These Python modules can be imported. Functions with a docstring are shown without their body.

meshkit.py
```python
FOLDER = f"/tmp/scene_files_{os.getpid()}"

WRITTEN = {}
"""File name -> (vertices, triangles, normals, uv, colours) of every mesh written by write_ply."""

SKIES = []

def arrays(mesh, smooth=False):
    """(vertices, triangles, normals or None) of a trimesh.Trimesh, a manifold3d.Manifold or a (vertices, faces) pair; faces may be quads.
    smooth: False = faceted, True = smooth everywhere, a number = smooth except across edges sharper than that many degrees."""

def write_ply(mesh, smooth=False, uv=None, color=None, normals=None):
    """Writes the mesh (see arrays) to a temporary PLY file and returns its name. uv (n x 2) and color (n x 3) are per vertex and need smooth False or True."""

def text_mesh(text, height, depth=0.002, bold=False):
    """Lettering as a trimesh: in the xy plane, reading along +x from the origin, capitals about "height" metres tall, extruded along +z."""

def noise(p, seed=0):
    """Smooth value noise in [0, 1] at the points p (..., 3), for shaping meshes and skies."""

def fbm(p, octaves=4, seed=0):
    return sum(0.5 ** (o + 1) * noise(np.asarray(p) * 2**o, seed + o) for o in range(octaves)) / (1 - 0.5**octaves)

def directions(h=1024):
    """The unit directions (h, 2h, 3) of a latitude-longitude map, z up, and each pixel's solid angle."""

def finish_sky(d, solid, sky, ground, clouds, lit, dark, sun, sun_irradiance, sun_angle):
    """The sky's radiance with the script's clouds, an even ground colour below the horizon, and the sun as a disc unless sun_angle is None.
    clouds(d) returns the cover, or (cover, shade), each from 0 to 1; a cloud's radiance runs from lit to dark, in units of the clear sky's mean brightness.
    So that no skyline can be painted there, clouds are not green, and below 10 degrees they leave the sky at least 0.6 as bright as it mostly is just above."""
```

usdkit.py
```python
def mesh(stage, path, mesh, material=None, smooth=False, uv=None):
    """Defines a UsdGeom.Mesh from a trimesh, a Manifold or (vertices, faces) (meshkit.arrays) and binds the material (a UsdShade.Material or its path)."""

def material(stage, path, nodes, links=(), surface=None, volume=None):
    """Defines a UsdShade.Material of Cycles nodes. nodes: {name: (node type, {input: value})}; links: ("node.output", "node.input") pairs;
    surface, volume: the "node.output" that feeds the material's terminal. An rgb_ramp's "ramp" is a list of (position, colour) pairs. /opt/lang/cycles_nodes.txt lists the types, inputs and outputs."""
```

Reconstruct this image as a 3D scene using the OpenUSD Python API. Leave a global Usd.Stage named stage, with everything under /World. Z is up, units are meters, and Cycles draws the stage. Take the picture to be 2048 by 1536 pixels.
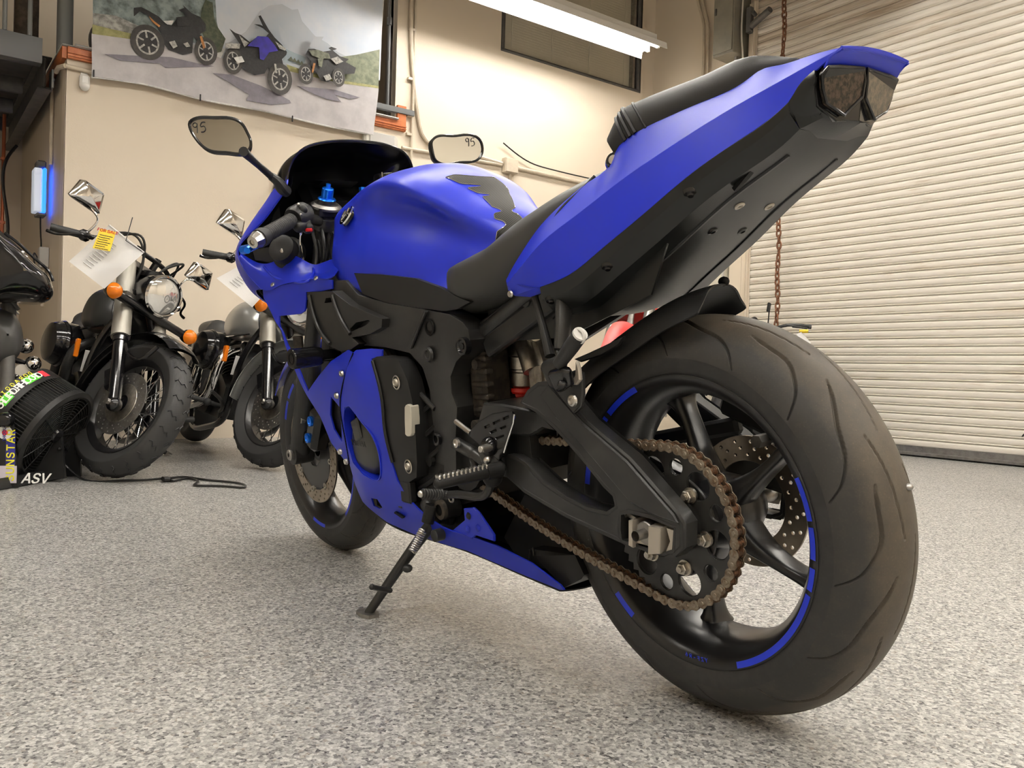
import math, random, numpy as np, trimesh, usdkit, meshkit
from shapely.geometry import Polygon, Point, MultiPoint, LineString
from shapely import prepare, contains_xy, unary_union
from scipy.interpolate import RBFInterpolator, CubicSpline, PchipInterpolator
from scipy.spatial import Delaunay
from pxr import Usd, UsdGeom, UsdLux, UsdShade, Gf, Sdf, Vt
A = lambda v: np.array(v, float)
PI = math.pi
stage = Usd.Stage.CreateInMemory()
UsdGeom.SetStageUpAxis(stage, UsdGeom.Tokens.z); UsdGeom.SetStageMetersPerUnit(stage, 1.0)
UsdGeom.Xform.Define(stage, '/World'); UsdGeom.Scope.Define(stage, '/World/Looks')

# ------------------------------------------------------------------ camera, light, exposure
cam = UsdGeom.Camera.Define(stage, '/World/camera')
cam.AddTransformOp().Set(Gf.Matrix4d(-0.5920, -0.8054, 0.0290, 0, 0.0273, 0.0159, 0.9995, 0, -0.8055, 0.5925, 0.0126, 0, -0.8894, 1.1082, 0.5255, 1))
cam.CreateHorizontalApertureAttr(36.0); cam.CreateVerticalApertureAttr(27.0); cam.CreateFocalLengthAttr(29.69)
cam.CreateClippingRangeAttr(Gf.Vec2f(0.05, 100)); cam.CreateExposureAttr(0.0)
LAMP_POWER = 6.4
# the tubes of the workshop's rows of fluorescent fixtures light the room; (x of the row, first y, last y)
LAMP_Z = 3.46
# ------------------------------------------------------------------ helpers
def J(*ms):
    out = []
    for m in ms:
        if isinstance(m, (list, tuple)): out += [J(*m)] if len(m) else []
        else: out.append(m)
    return trimesh.util.concatenate(out) if len(out) > 1 else out[0]
def T(v, f): return trimesh.Trimesh(np.asarray(v, float), np.asarray(f, int), process=False)
def unit(v): v = A(v); return v / np.linalg.norm(v)
def basis(d):
    d = unit(d); h = A([0, 0, 1]) if abs(d[2]) < .9 else A([1, 0, 0]); u = unit(np.cross(h, d)); return u, np.cross(d, u), d
def box(c, s, R=None, b=0.0):
    c, s = A(c), A(s) / 2
    b = min(b, .98 * s.min())
    P = []
    for sx in (-1, 1):
        for sy in (-1, 1):
            for sz in (-1, 1):
                q = A([sx, sy, sz]) * s
                if b: P += [q - A([sx * b, 0, 0]) - A([0, sy * b, 0]), q - A([sx * b, 0, sz * b]), q - A([0, sy * b, sz * b])]
                else: P.append(q)
    m = trimesh.convex.convex_hull(A(P))
    v = m.vertices if R is None else m.vertices @ A(R).T
    return T(v + c, m.faces)
def rot(ax, deg):
    return trimesh.transformations.rotation_matrix(math.radians(deg), ax)[:3, :3]
def xf(m, R=None, t=(0, 0, 0), s=None):
    v = np.array(m.vertices)
    if s is not None: v = v * A(s)
    if R is not None: v = v @ A(R).T
    f = m.faces
    if s is not None and np.prod(np.broadcast_to(A(s), 3)) < 0: f = f[:, ::-1]
    return T(v + A(t), f)
def mir(m): return xf(m, s=(1, -1, 1))
def hull(*ps): m = trimesh.convex.convex_hull(np.vstack([A(p).reshape(-1, 3) for p in ps])); return T(m.vertices, m.faces)
def ball(c, r, n=2, s=(1, 1, 1)): m = trimesh.creation.icosphere(n, 1.0); return T(m.vertices * A(s) * r + A(c), m.faces)
def spl(P, n, closed=False, lin=False):
    P = A(P)
    if closed: P = np.vstack([P, P[:1]])
    d = np.r_[0, np.cumsum(np.linalg.norm(np.diff(P, axis=0), axis=1) + 1e-9)]
    t = np.linspace(0, d[-1], n, endpoint=not closed)
    if lin or len(P) == 2: return np.stack([np.interp(t, d, P[:, k]) for k in range(P.shape[1])], 1)
    if closed: return CubicSpline(d, P, bc_type='periodic')(t)
    return PchipInterpolator(d, P)(t) if len(P) == 3 else CubicSpline(d, P, bc_type='natural')(t)
def grid(G, cu=False, cv=False, flip=False):
    G = A(G); m, n = G.shape[:2]; idx = np.arange(m * n).reshape(m, n)
    if cu: idx = np.vstack([idx, idx[:1]])
    if cv: idx = np.hstack([idx, idx[:, :1]])
    a, b, c, d = idx[:-1, :-1].ravel(), idx[1:, :-1].ravel(), idx[1:, 1:].ravel(), idx[:-1, 1:].ravel()
    f = np.vstack([np.c_[a, b, c], np.c_[a, c, d]])
    return T(G.reshape(-1, 3), f[:, ::-1] if flip else f)
def tube(P, r, n=10, sm=0, caps=True, closed=False, flat=1.0):
    P = A(P)
    if sm: P = spl(P, sm, closed)
    m = len(P); r = np.interp(np.linspace(0, 1, m), np.linspace(0, 1, len(r)), r) if np.ndim(r) else np.full(m, r)
    tg = np.gradient(P, axis=0) if not closed else np.roll(P, -1, 0) - np.roll(P, 1, 0)
    tg /= np.linalg.norm(tg, axis=1, keepdims=True)
    u = basis(tg[0])[0]; S = []
    a = np.linspace(0, 2 * PI, n, endpoint=False)
    for i in range(m):
        u = unit(u - tg[i] * (u @ tg[i])); w = np.cross(tg[i], u)
        S.append(P[i] + r[i] * (np.cos(a)[:, None] * u + flat * np.sin(a)[:, None] * w))
    g = grid(S, cu=closed, cv=True, flip=True)
    if caps and not closed:
        v = np.vstack([g.vertices, P[:1], P[-1:]]); k = m * n; i = np.arange(n); j = (i + 1) % n
        f = np.vstack([g.faces, np.c_[np.full(n, k), j, i], np.c_[np.full(n, k + 1), i + k - n, j + k - n]])
        g = T(v, f)
    return g
def cyl(a, b, r, n=20, r2=None): return tube([a, b], [r, r if r2 is None else r2], n)
def lathe(prof, c=(0, 0, 0), ax=(0, 1, 0), n=48, closed=False, a0=0, a1=360):
    u, w, d = basis(ax); full = abs(a1 - a0) >= 360
    a = np.radians(np.linspace(a0, a1, n, endpoint=not full)); P = A(prof)
    G = A(c) + P[None, :, :1] * (np.cos(a)[:, None, None] * u + np.sin(a)[:, None, None] * w) + P[None, :, 1:] * d
    return grid(G, cu=full, cv=closed, flip=False)
AXES = {'y': lambda p, h: np.stack([p[:, 0], np.full(len(p), h), p[:, 1]], 1), 'z': lambda p, h: np.stack([p[:, 0], p[:, 1], np.full(len(p), h)], 1), 'x': lambda p, h: np.stack([np.full(len(p), h), p[:, 0], p[:, 1]], 1)}
def poly(p, holes=()):
    g = p if isinstance(p, Polygon) else Polygon([tuple(q) for q in p], [[tuple(q) for q in h] for h in holes])
    g = g if g.is_valid else g.buffer(0)
    if g.geom_type != 'Polygon': g = max(g.geoms, key=lambda q: q.area)
    return g
def ring_inset(R, b):
    e = np.roll(R, -1, 0) - R; e /= np.linalg.norm(e, axis=1, keepdims=True) + 1e-12
    nrm = np.c_[-e[:, 1], e[:, 0]]; m = nrm + np.roll(nrm, 1, 0); l = (m * m).sum(1, keepdims=True)
    return R + b * np.clip(2 / np.maximum(l, .4), 1, 3) * m / 2 * 1.0
def prism(p, a, b, ax='y', bev=0.0015, holes=()):
    """extrusion of a 2-D outline between a and b along an axis, its edges chamfered"""
    from shapely.geometry.polygon import orient
    g = orient(poly(p, holes)); bev = min(bev, abs(b - a) * .45); ms = []
    F = AXES[ax]; lo, hi = min(a, b), max(a, b)
    rings = [A(r.coords)[:-1, :2] for r in [g.exterior, *g.interiors]]
    ins = [ring_inset(r, bev) for r in rings]
    for r, q in zip(rings, ins):
        G = [F(q, lo), F(r, lo + bev), F(r, hi - bev), F(q, hi)] if bev else [F(r, lo), F(r, hi)]
        ms.append(grid(G, cv=True, flip=(ax == 'y')))
    gi = Polygon(ins[0], ins[1:]) if bev else g
    gi = gi if gi.is_valid else g
    v, f = trimesh.creation.triangulate_polygon(gi, engine='earcut')
    s = (ax == 'y')
    ms.append(T(F(v, hi), f if not s else f[:, ::-1])); ms.append(T(F(v, lo), f[:, ::-1] if not s else f))
    m = J(*ms); m.merge_vertices(); return T(m.vertices, m.faces)
def panel(out, ctrl=None, holes=(), th=.003, e=.018, smooth=0.0, side=1):
    """a thin bodywork panel: outline in side view (x, z), its y interpolated from the outline's and the control points' y"""
    out = A(out); P = out if ctrl is None else np.vstack([out, A(ctrl)])
    k = np.unique(np.round(P[:, [0, 2]], 4), axis=0, return_index=True)[1]; P = P[k]
    Y = RBFInterpolator(P[:, [0, 2]], P[:, 1], kernel='thin_plate_spline', smoothing=smooth)
    return sheet(out[:, [0, 2]], lambda q: Y(q), [A(h)[:, [0, 2]] for h in holes], th, e, side)
def sheet(o2, yf, holes=(), th=.003, e=.018, side=1, F=None):
    g = poly(o2, holes)
    def dens(r):
        r = A(r.coords)[:, :2]; q = []
        for a, b in zip(r[:-1], r[1:]):
            k = max(1, int(np.ceil(np.linalg.norm(b - a) / e))); q += [a + (b - a) * t / k for t in range(k)]
        return A(q)
    R = [dens(r) for r in [g.exterior, *g.interiors]]
    x0, y0, x1, y1 = g.bounds; gx, gy = np.meshgrid(np.arange(x0 + e / 2, x1, e), np.arange(y0 + e / 2, y1, e * .87))
    gx = gx + (np.arange(gx.shape[0]) % 2)[:, None] * e / 2
    q = np.c_[gx.ravel(), gy.ravel()]; gin = g.buffer(-e * .55); q = q[contains_xy(gin, q[:, 0], q[:, 1])] if not gin.is_empty else q[:0]
    P = np.vstack(R + [q]); f = Delaunay(P).simplices; c = P[f].mean(1); f = f[contains_xy(g, c[:, 0], c[:, 1])]
    e1, e2 = P[f[:, 1]] - P[f[:, 0]], P[f[:, 2]] - P[f[:, 0]]; ar = e1[:, 0] * e2[:, 1] - e1[:, 1] * e2[:, 0]; f = f[np.abs(ar) > 1e-10]; ar = ar[np.abs(ar) > 1e-10]
    f[ar > 0] = f[ar > 0][:, ::-1]                      # faces look towards +y
    y = yf(P); n = len(P)
    top = np.c_[P[:, 0], y, P[:, 1]]; bot = np.c_[P[:, 0], y - th, P[:, 1]]
    E = np.vstack([f[:, [0, 1]], f[:, [1, 2]], f[:, [2, 0]]]); key = {tuple(x) for x in E.tolist()}
    B = A([x for x in key if (x[1], x[0]) not in key]).astype(int)
    fs = [f, f[:, ::-1] + n]
    if len(B): fs += [np.c_[B[:, 0], B[:, 1] + n, B[:, 1]], np.c_[B[:, 0], B[:, 0] + n, B[:, 1] + n]]
    v = np.vstack([top, bot])
    if F is not None: v = F(v)
    m = T(v, np.vstack(fs))
    return m if side > 0 else mir(m)
def shell(G, th, cu=False, flip=False):
    """a grid surface thickened inwards along its normals"""
    G = A(G); g = grid(G, cu=cu, flip=flip); nn = trimesh.Trimesh(g.vertices, g.faces, process=False).vertex_normals
    m, n = G.shape[:2]; H = (g.vertices - nn * th).reshape(m, n, 3)
    parts = [g, grid(H, cu=cu, flip=not flip)]
    for a, b, fl in ((G[:, 0], H[:, 0], not flip), (G[:, -1], H[:, -1], flip)):
        parts.append(grid([np.vstack([a, a[:1]]) if cu else a, np.vstack([b, b[:1]]) if cu else b], flip=not fl))
    if not cu:
        for a, b, fl in ((G[0], H[0], flip), (G[-1], H[-1], not flip)): parts.append(grid([a, b], flip=not fl))
    r = J(*parts); r.merge_vertices(); return T(r.vertices, r.faces)
def strip(rails, n=40, th=.003, sub=1, flip=False, lin=False):
    """bodywork lofted over rails given from front to rear; the rails stay crisp folds"""
    R = [spl(r, n, lin=lin) for r in rails]; G = []
    for a, b in zip(R[:-1], R[1:]): G += [a + (b - a) * t / sub for t in range(sub)]
    return shell(A(G + [R[-1]]), th, flip=flip)
def body(st, n=28, m=40, lin=False):
    """closed body: stations (x, [(y, z) from the top centre round the left side to the bottom centre]), mirrored"""
    S = []
    for x, q in st:
        h = spl(q, n, lin=lin) if len(q) > 3 or lin else spl(q, n)
        h = np.vstack([h, (h * A([-1, 1]))[1:-1][::-1]]); S.append(np.c_[np.full(len(h), x), h])
    S = A(S); x = A([s[0] for s in st]); d = np.r_[0, np.cumsum(np.abs(np.diff(x)))]
    G = PchipInterpolator(d, S)(np.linspace(0, d[-1], m)); return capgrid(G, x[0] < x[-1])
def capgrid(G, fl=False):
    m, k = G.shape[:2]; g = grid(G, cv=True, flip=fl); v = np.vstack([g.vertices, G[:1].mean(1), G[-1:].mean(1)]); i = np.arange(k); j = (i + 1) % k
    a, b = np.c_[np.full(k, m * k), i, j], np.c_[np.full(k, m * k + 1), j + (m - 1) * k, i + (m - 1) * k]
    if fl: a, b = a[:, ::-1], b[:, ::-1]
    return T(v, np.vstack([g.faces, a, b]))
def text(s, h, o, ex, ey, d=.0006, bold=False, center=True, slant=0):
    """raised lettering: height h, at o, reading along ex, up along ey"""
    m = meshkit.text_mesh(s, h, d, bold); ex, ey = unit(ex), unit(ey); v = np.array(m.vertices)
    if center: v[:, 0] -= (v[:, 0].min() + v[:, 0].max()) / 2
    v[:, 0] += slant * v[:, 1]
    return T(A(o) + v[:, :1] * ex + v[:, 1:2] * ey + v[:, 2:] * np.cross(ex, ey), m.faces)
def bolt(c, ax, r=.006, h=.004, hexa=False):
    n = 6 if hexa else 14
    return J(lathe([(0, h), (r * .45, h), (r * .45, h * .55), (r * .62, h * .55), (r * .75, h), (r, h * .6), (r, 0)][::1] if not hexa else [(0, h), (r * .8, h), (r, h * .8), (r, 0)], c, ax, n))
def plane_pts(c, ex, ey, P): P = A(P); return A(c) + P[:, :1] * unit(ex) + P[:, 1:2] * unit(ey)
def slab(P, nrm, th):
    """flat plate through the 3-D outline P, thickness th along nrm (None: its best plane, facing backwards)"""
    P = A(P)
    if nrm is None: nrm = np.linalg.svd(P - P.mean(0))[2][2]; nrm = -nrm * np.sign(nrm[0])
    n = unit(nrm); u, w, d = basis(n); o = P.mean(0); q = np.c_[(P - o) @ u, (P - o) @ w]
    m = prism(q, -th / 2, th / 2, 'z', min(.0012, th * .3)); v = m.vertices; return T(o + v[:, :1] * u + v[:, 1:2] * w + v[:, 2:] * d, m.faces)
def drape(V, F, P, d):
    """the first point of mesh (V, F) hit from each P along d"""
    d = unit(d); a, b, c = V[F[:, 0]], V[F[:, 1]], V[F[:, 2]]; e1, e2 = b - a, c - a; h = np.cross(d, e2); det = (e1 * h).sum(1); out = []
    for p in P:
        s = p - a
        with np.errstate(all='ignore'):
            u = (s * h).sum(1) / det; q = np.cross(s, e1); v = (q @ d) / det; t = (e2 * q).sum(1) / det
        ok = (u >= -1e-6) & (v >= -1e-6) & (u + v <= 1 + 1e-6) & np.isfinite(t)
        out.append(p + d * t[ok].min() if ok.any() else p)
    return A(out)
# ------------------------------------------------------------------ scene tree
TAKEN = {}
def numbered(parent, name):
    k = TAKEN.get((parent, name), 0); TAKEN[(parent, name)] = k + 1
    return f'{parent}/{name}' + (f'_{k:03d}' if k else '')
def tag(path, label=None, cat=None, group=None, kind=None):
    p = stage.GetPrimAtPath(path)
    for k, v in (('label', label), ('category', cat), ('group', group), ('kind', kind)):
        if v: p.SetCustomDataByKey(k, v)
    return path
def thing(name, label, cat, loc=(0, 0, 0), rz=0.0, rx=0.0, ry=0.0, group=None):
    path = numbered('/World', name); x = UsdGeom.Xform.Define(stage, path); x.AddTranslateOp().Set(Gf.Vec3d(*map(float, loc)))
    if rz: x.AddRotateZOp().Set(rz)
    if ry: x.AddRotateYOp().Set(ry)
    if rx: x.AddRotateXOp().Set(rx)
    return tag(path, label, cat, group)
def part(parent, name, mesh, mat, smooth=32, label=None, kind=None):
    path = numbered(parent, name)
    if smooth and len(mesh.faces) > 1: mesh = trimesh.Trimesh(mesh.vertices, mesh.faces, process=False); mesh.merge_vertices(); mesh.update_faces(mesh.nondegenerate_faces())
    usdkit.mesh(stage, path, mesh, MAT[mat], smooth)
    return tag(path, label, kind=kind)
def xpart(parent, name, label=None):
    path = numbered(parent, name); UsdGeom.Xform.Define(stage, path); return tag(path, label)
def solo(name, mesh, mat, label, cat, smooth=32, group=None):
    return tag(part('/World', name, mesh, mat, smooth), label, cat, group)
def struct(name, mesh, mat, parent='/World', smooth=32):
    p = part(parent, name, mesh, mat, smooth)
    if parent == '/World': tag(p, kind='structure')
    return p
# ------------------------------------------------------------------ materials
MAT = {}
def mat(name, col, rough=.5, metal=0.0, bev=0.0, spec=.5, noise=None, bump=None, coat=0.0, trans=0.0, emit=None, coord='object', rvar=0.0):
    """principled look; noise=(scale, second colour, contrast lo, hi), bump=(scale, strength)"""
    n = {'p': ('principled_bsdf', dict(base_color=col, roughness=rough, metallic=metal, specular_ior_level=spec, coat_weight=coat, coat_roughness=.08, transmission_weight=trans))}; l = []
    if emit: n['p'][1].update(emission_color=emit[0], emission_strength=emit[1])
    if noise or bump: n['tc'] = ('texture_coordinate', {})
    if noise:
        sc, c2, lo, hi = noise
        n['n'] = ('noise_texture', dict(scale=sc, detail=5.0, roughness=.6)); n['r'] = ('rgb_ramp', dict(ramp=[(0, col), (lo, col), (hi, c2), (1, c2)]))
        l += [(f'tc.{coord}', 'n.vector'), ('n.fac', 'r.fac'), ('r.color', 'p.base_color')]
        if rvar:
            n['mr'] = ('map_range', dict(from_min=.3, from_max=.7, to_min=rough - rvar, to_max=rough + rvar)); l += [('n.fac', 'mr.value'), ('mr.result', 'p.roughness')]
    nl = None
    if bev: n['bv'] = ('bevel', dict(radius=bev, samples=4)); nl = 'bv.bevel'
    if bump:
        n['bn'] = ('noise_texture', dict(scale=bump[0], detail=3.0)); n['bu'] = ('bump', dict(strength=bump[1], distance=.002))
        l += [(f'tc.{coord}', 'bn.vector'), ('bn.fac', 'bu.height')]
        if nl: l.append((nl, 'bu.normal'))
        nl = 'bu.normal'
    if nl: l.append((nl, 'p.normal'))
    MAT[name] = usdkit.material(stage, f'/World/Looks/{name}', n, l, surface='p.BSDF')
mat('blue', (.006, .021, .47), .36, bev=.0015, bump=(900, .06))
mat('blue_plate', (.012, .03, .5), .42, bev=.001)
mat('anodized_blue', (.005, .16, .8), .25, .7, bev=.0008)
mat('satin_black', (.019, .019, .019), .33, spec=.38, bev=.002, noise=(9, (.036, .036, .034), .45, .75), bump=(500, .08))
mat('gloss_black', (.006, .006, .007), .12, bev=.0012)
mat('cowl_inside', (.003, .003, .003), .5, spec=.2)
mat('wheel_black', (.011, .011, .012), .3, bev=.002)
mat('plastic_black', (.011, .011, .011), .46, spec=.35, bev=.001, bump=(700, .1))
mat('tray_black', (.009, .01, .01), .3, spec=.38, bev=.001, bump=(400, .05))
mat('engine_black', (.008, .008, .008), .48, .0, spec=.3, bev=.001)
mat('engine_grime', (.06, .048, .036), .62, .3, bev=.001, noise=(40, (.02, .017, .014), .4, .6))
mat('cover_grey', (.055, .057, .052), .42, .2, bev=.001)
mat('rubber', (.02, .02, .02), .62, bump=(300, .08))
mat('hose', (.012, .012, .012), .4)
mat('vinyl', (.018, .018, .018), .46, spec=.4, bev=.001, bump=(1600, .15))
mat('vinyl_worn', (.036, .036, .034), .46, spec=.4, bev=.001, bump=(1500, .12))
mat('steel', (.62, .6, .56), .28, 1.0, bev=.0006)
mat('alloy', (.55, .52, .46), .36, 1.0, bev=.0008, noise=(60, (.36, .33, .28), .4, .7))
mat('alloy_dull', (.36, .35, .33), .42, 1.0, bev=.001, noise=(25, (.24, .23, .22), .4, .7))
mat('raw_alloy', (.5, .46, .4), .5, .6, bev=.0008)
mat('disc_steel', (.36, .31, .25), .38, 1.0, noise=(30, (.27, .23, .18), .4, .7))
mat('chain_steel', (.27, .235, .185), .45, .85, noise=(130, (.16, .11, .07), .4, .65))
mat('chain_rust', (.2, .095, .045), .65, .4, noise=(150, (.07, .045, .028), .35, .6))
mat('rust', (.22, .085, .035), .8, 0, noise=(90, (.1, .05, .03), .4, .6))
mat('chrome', (.8, .8, .8), .06, 1.0)
mat('mirror', (.6, .61, .59), .05, 1.0)
mat('white_paint', (.78, .77, .74), .4)
mat('off_white', (.62, .6, .54), .5)
mat('red', (.45, .008, .008), .35)
mat('spring_red', (.75, .02, .012), .35, bev=.001)
mat('teal', (.01, .28, .3), .3, .3)
mat('amber', (.8, .2, .01), .12, trans=.25)
mat('lens_dark', (.016, .013, .011), .2, spec=.3, noise=(160, (.06, .042, .03), .42, .62))
mat('lens_smoke', (.06, .052, .04), .2, spec=.35, noise=(120, (.14, .115, .08), .4, .66))
mat('lens_chrome', (.5, .5, .47), .1, .8)
mat('gauge_white', (.6, .57, .48), .35)
mat('ink', (.01, .01, .012), .5)
# ------------------------------------------------------------------ the room's own materials
def floor_mat():
    n = {'g': ('geometry', {}), 'v': ('voronoi_texture', dict(scale=165, feature='f1')), 'v2': ('voronoi_texture', dict(scale=330)), 's': ('separate_color', {}), 's2': ('separate_color', {}),
         'r': ('rgb_ramp', dict(interpolate=False, ramp=[(0, (.02, .019, .024)), (.10, (.12, .118, .118)), (.22, (.27, .266, .255)), (.48, (.40, .395, .378)), (.74, (.62, .615, .59)), (.96, (.30, .26, .22))])),
         'r2': ('rgb_ramp', dict(interpolate=False, ramp=[(0, (.03, .028, .032)), (.10, (.25, .246, .236)), (.4, (.40, .395, .378)), (.72, (.58, .575, .55))])),
         'm': ('mix_color', dict(fac=.36)), 'big': ('noise_texture', dict(scale=.9, detail=3.0)), 'br': ('rgb_ramp', dict(ramp=[(0, (.9, .9, .9)), (1, (1.06, 1.06, 1.06))])), 'mm': ('mix_color', dict(blend_type='multiply', fac=1.0)),
         'bu': ('bump', dict(strength=.25, distance=.0012)), 'rr': ('map_range', dict(from_min=0, from_max=1, to_min=.2, to_max=.42)), 'p': ('principled_bsdf', dict(roughness=.3, specular_ior_level=.5))}
    l = [('g.position', 'v.vector'), ('g.position', 'v2.vector'), ('v.color', 's.color'), ('v2.color', 's2.color'), ('s.r', 'r.fac'), ('s2.r', 'r2.fac'), ('r.color', 'm.a'), ('r2.color', 'm.b'), ('g.position', 'big.vector'), ('big.fac', 'br.fac'),
         ('m.result', 'mm.a'), ('br.color', 'mm.b'), ('mm.result', 'p.base_color'), ('v.distance', 'bu.height'), ('bu.normal', 'p.normal'), ('s2.g', 'rr.value'), ('rr.result', 'p.roughness')]
    MAT['floor_flake'] = usdkit.material(stage, '/World/Looks/floor_flake', n, l, surface='p.BSDF')
floor_mat()
def wall_mat(name, c, c2):
    n = {'g': ('geometry', {}), 'a': ('noise_texture', dict(scale=1.3, detail=4.0)), 'r': ('rgb_ramp', dict(ramp=[(.3, c), (.75, c2)])), 'b': ('noise_texture', dict(scale=85, detail=3.0)), 'bu': ('bump', dict(strength=.22, distance=.002)),
         'sc': ('noise_texture', dict(scale=9, detail=6.0, roughness=.7)), 'sr': ('rgb_ramp', dict(ramp=[(0, (1, 1, 1)), (.7, (1, 1, 1)), (.8, (.86, .84, .8))])), 'm': ('mix_color', dict(blend_type='multiply', fac=1.0)), 'p': ('principled_bsdf', dict(roughness=.55, specular_ior_level=.3))}
    l = [('g.position', 'a.vector'), ('a.fac', 'r.fac'), ('g.position', 'b.vector'), ('b.fac', 'bu.height'), ('bu.normal', 'p.normal'), ('g.position', 'sc.vector'), ('sc.fac', 'sr.fac'), ('r.color', 'm.a'), ('sr.color', 'm.b'), ('m.result', 'p.base_color')]
    MAT[name] = usdkit.material(stage, f'/World/Looks/{name}', n, l, surface='p.BSDF')
wall_mat('wall_cream', (.72, .635, .52), (.68, .595, .48))
wall_mat('wall_tan', (.64, .55, .43), (.58, .5, .39))  # tan paint of the return wall and the far wall
def slat_mat():  # browner with height: real grime, plus shade of the upper slats put into the colour
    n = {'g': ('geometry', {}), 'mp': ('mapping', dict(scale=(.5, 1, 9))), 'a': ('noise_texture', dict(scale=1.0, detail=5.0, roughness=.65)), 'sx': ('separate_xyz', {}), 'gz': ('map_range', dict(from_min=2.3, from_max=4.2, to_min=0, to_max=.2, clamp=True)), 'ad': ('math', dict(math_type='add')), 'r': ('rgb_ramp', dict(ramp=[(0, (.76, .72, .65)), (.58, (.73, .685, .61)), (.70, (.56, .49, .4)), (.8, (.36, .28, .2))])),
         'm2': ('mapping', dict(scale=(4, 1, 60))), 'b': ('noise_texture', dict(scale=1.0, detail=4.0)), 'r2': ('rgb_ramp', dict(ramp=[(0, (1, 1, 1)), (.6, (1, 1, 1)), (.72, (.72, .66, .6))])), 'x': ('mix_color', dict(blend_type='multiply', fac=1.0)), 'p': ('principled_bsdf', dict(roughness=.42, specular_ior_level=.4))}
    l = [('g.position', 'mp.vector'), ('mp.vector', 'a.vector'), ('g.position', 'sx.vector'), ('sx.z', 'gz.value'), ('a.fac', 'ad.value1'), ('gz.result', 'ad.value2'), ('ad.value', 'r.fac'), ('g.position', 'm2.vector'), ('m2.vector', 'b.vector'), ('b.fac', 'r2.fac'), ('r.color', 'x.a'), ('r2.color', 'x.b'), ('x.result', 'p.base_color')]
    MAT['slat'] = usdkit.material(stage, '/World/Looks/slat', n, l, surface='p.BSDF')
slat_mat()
mat('ceiling_paint', (.66, .62, .55), .8)
mat('conduit', (.6, .52, .41), .45, noise=(14, (.5, .43, .34), .4, .7))
mat('box_grey', (.25, .235, .19), .45, noise=(8, (.2, .19, .16), .4, .7))
mat('steel_dark', (.07, .07, .068), .5, noise=(12, (.12, .11, .1), .4, .7))
mat('rail_grey', (.11, .115, .12), .45)
mat('rail_light', (.2, .21, .21), .45)
mat('wood_dark', (.05, .036, .026), .7, noise=(22, (.1, .075, .055), .4, .65))
mat('wood_orange', (.46, .13, .03), .42, noise=(18, (.34, .085, .018), .4, .7))
mat('copper', (.42, .13, .06), .45, .6)
mat('glass_dark', (.02, .02, .02), .1)
mat('blind', (.5, .46, .36), .45)
mat('dark_interior', (.12, .095, .07), .8)
mat('plastic_beige', (.66, .62, .54), .4)
mat('plastic_grey', (.5, .49, .47), .45)
mat('lamp_white', (.8, .79, .76), .35)
mat('lamp_tube', (1, 1, 1), .4, emit=((1, .955, .885), LAMP_POWER * 9))
mat('neon_blue', (.02, .05, .5), .3, emit=((.01, .09, 1), 5.0))
mat('sign_face', (.75, .78, .85), .35, emit=((.75, .85, 1), .35))
WXB, WYD = 5.23, -5.06                                             # the back wall's and the shutter wall's planes
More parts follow.
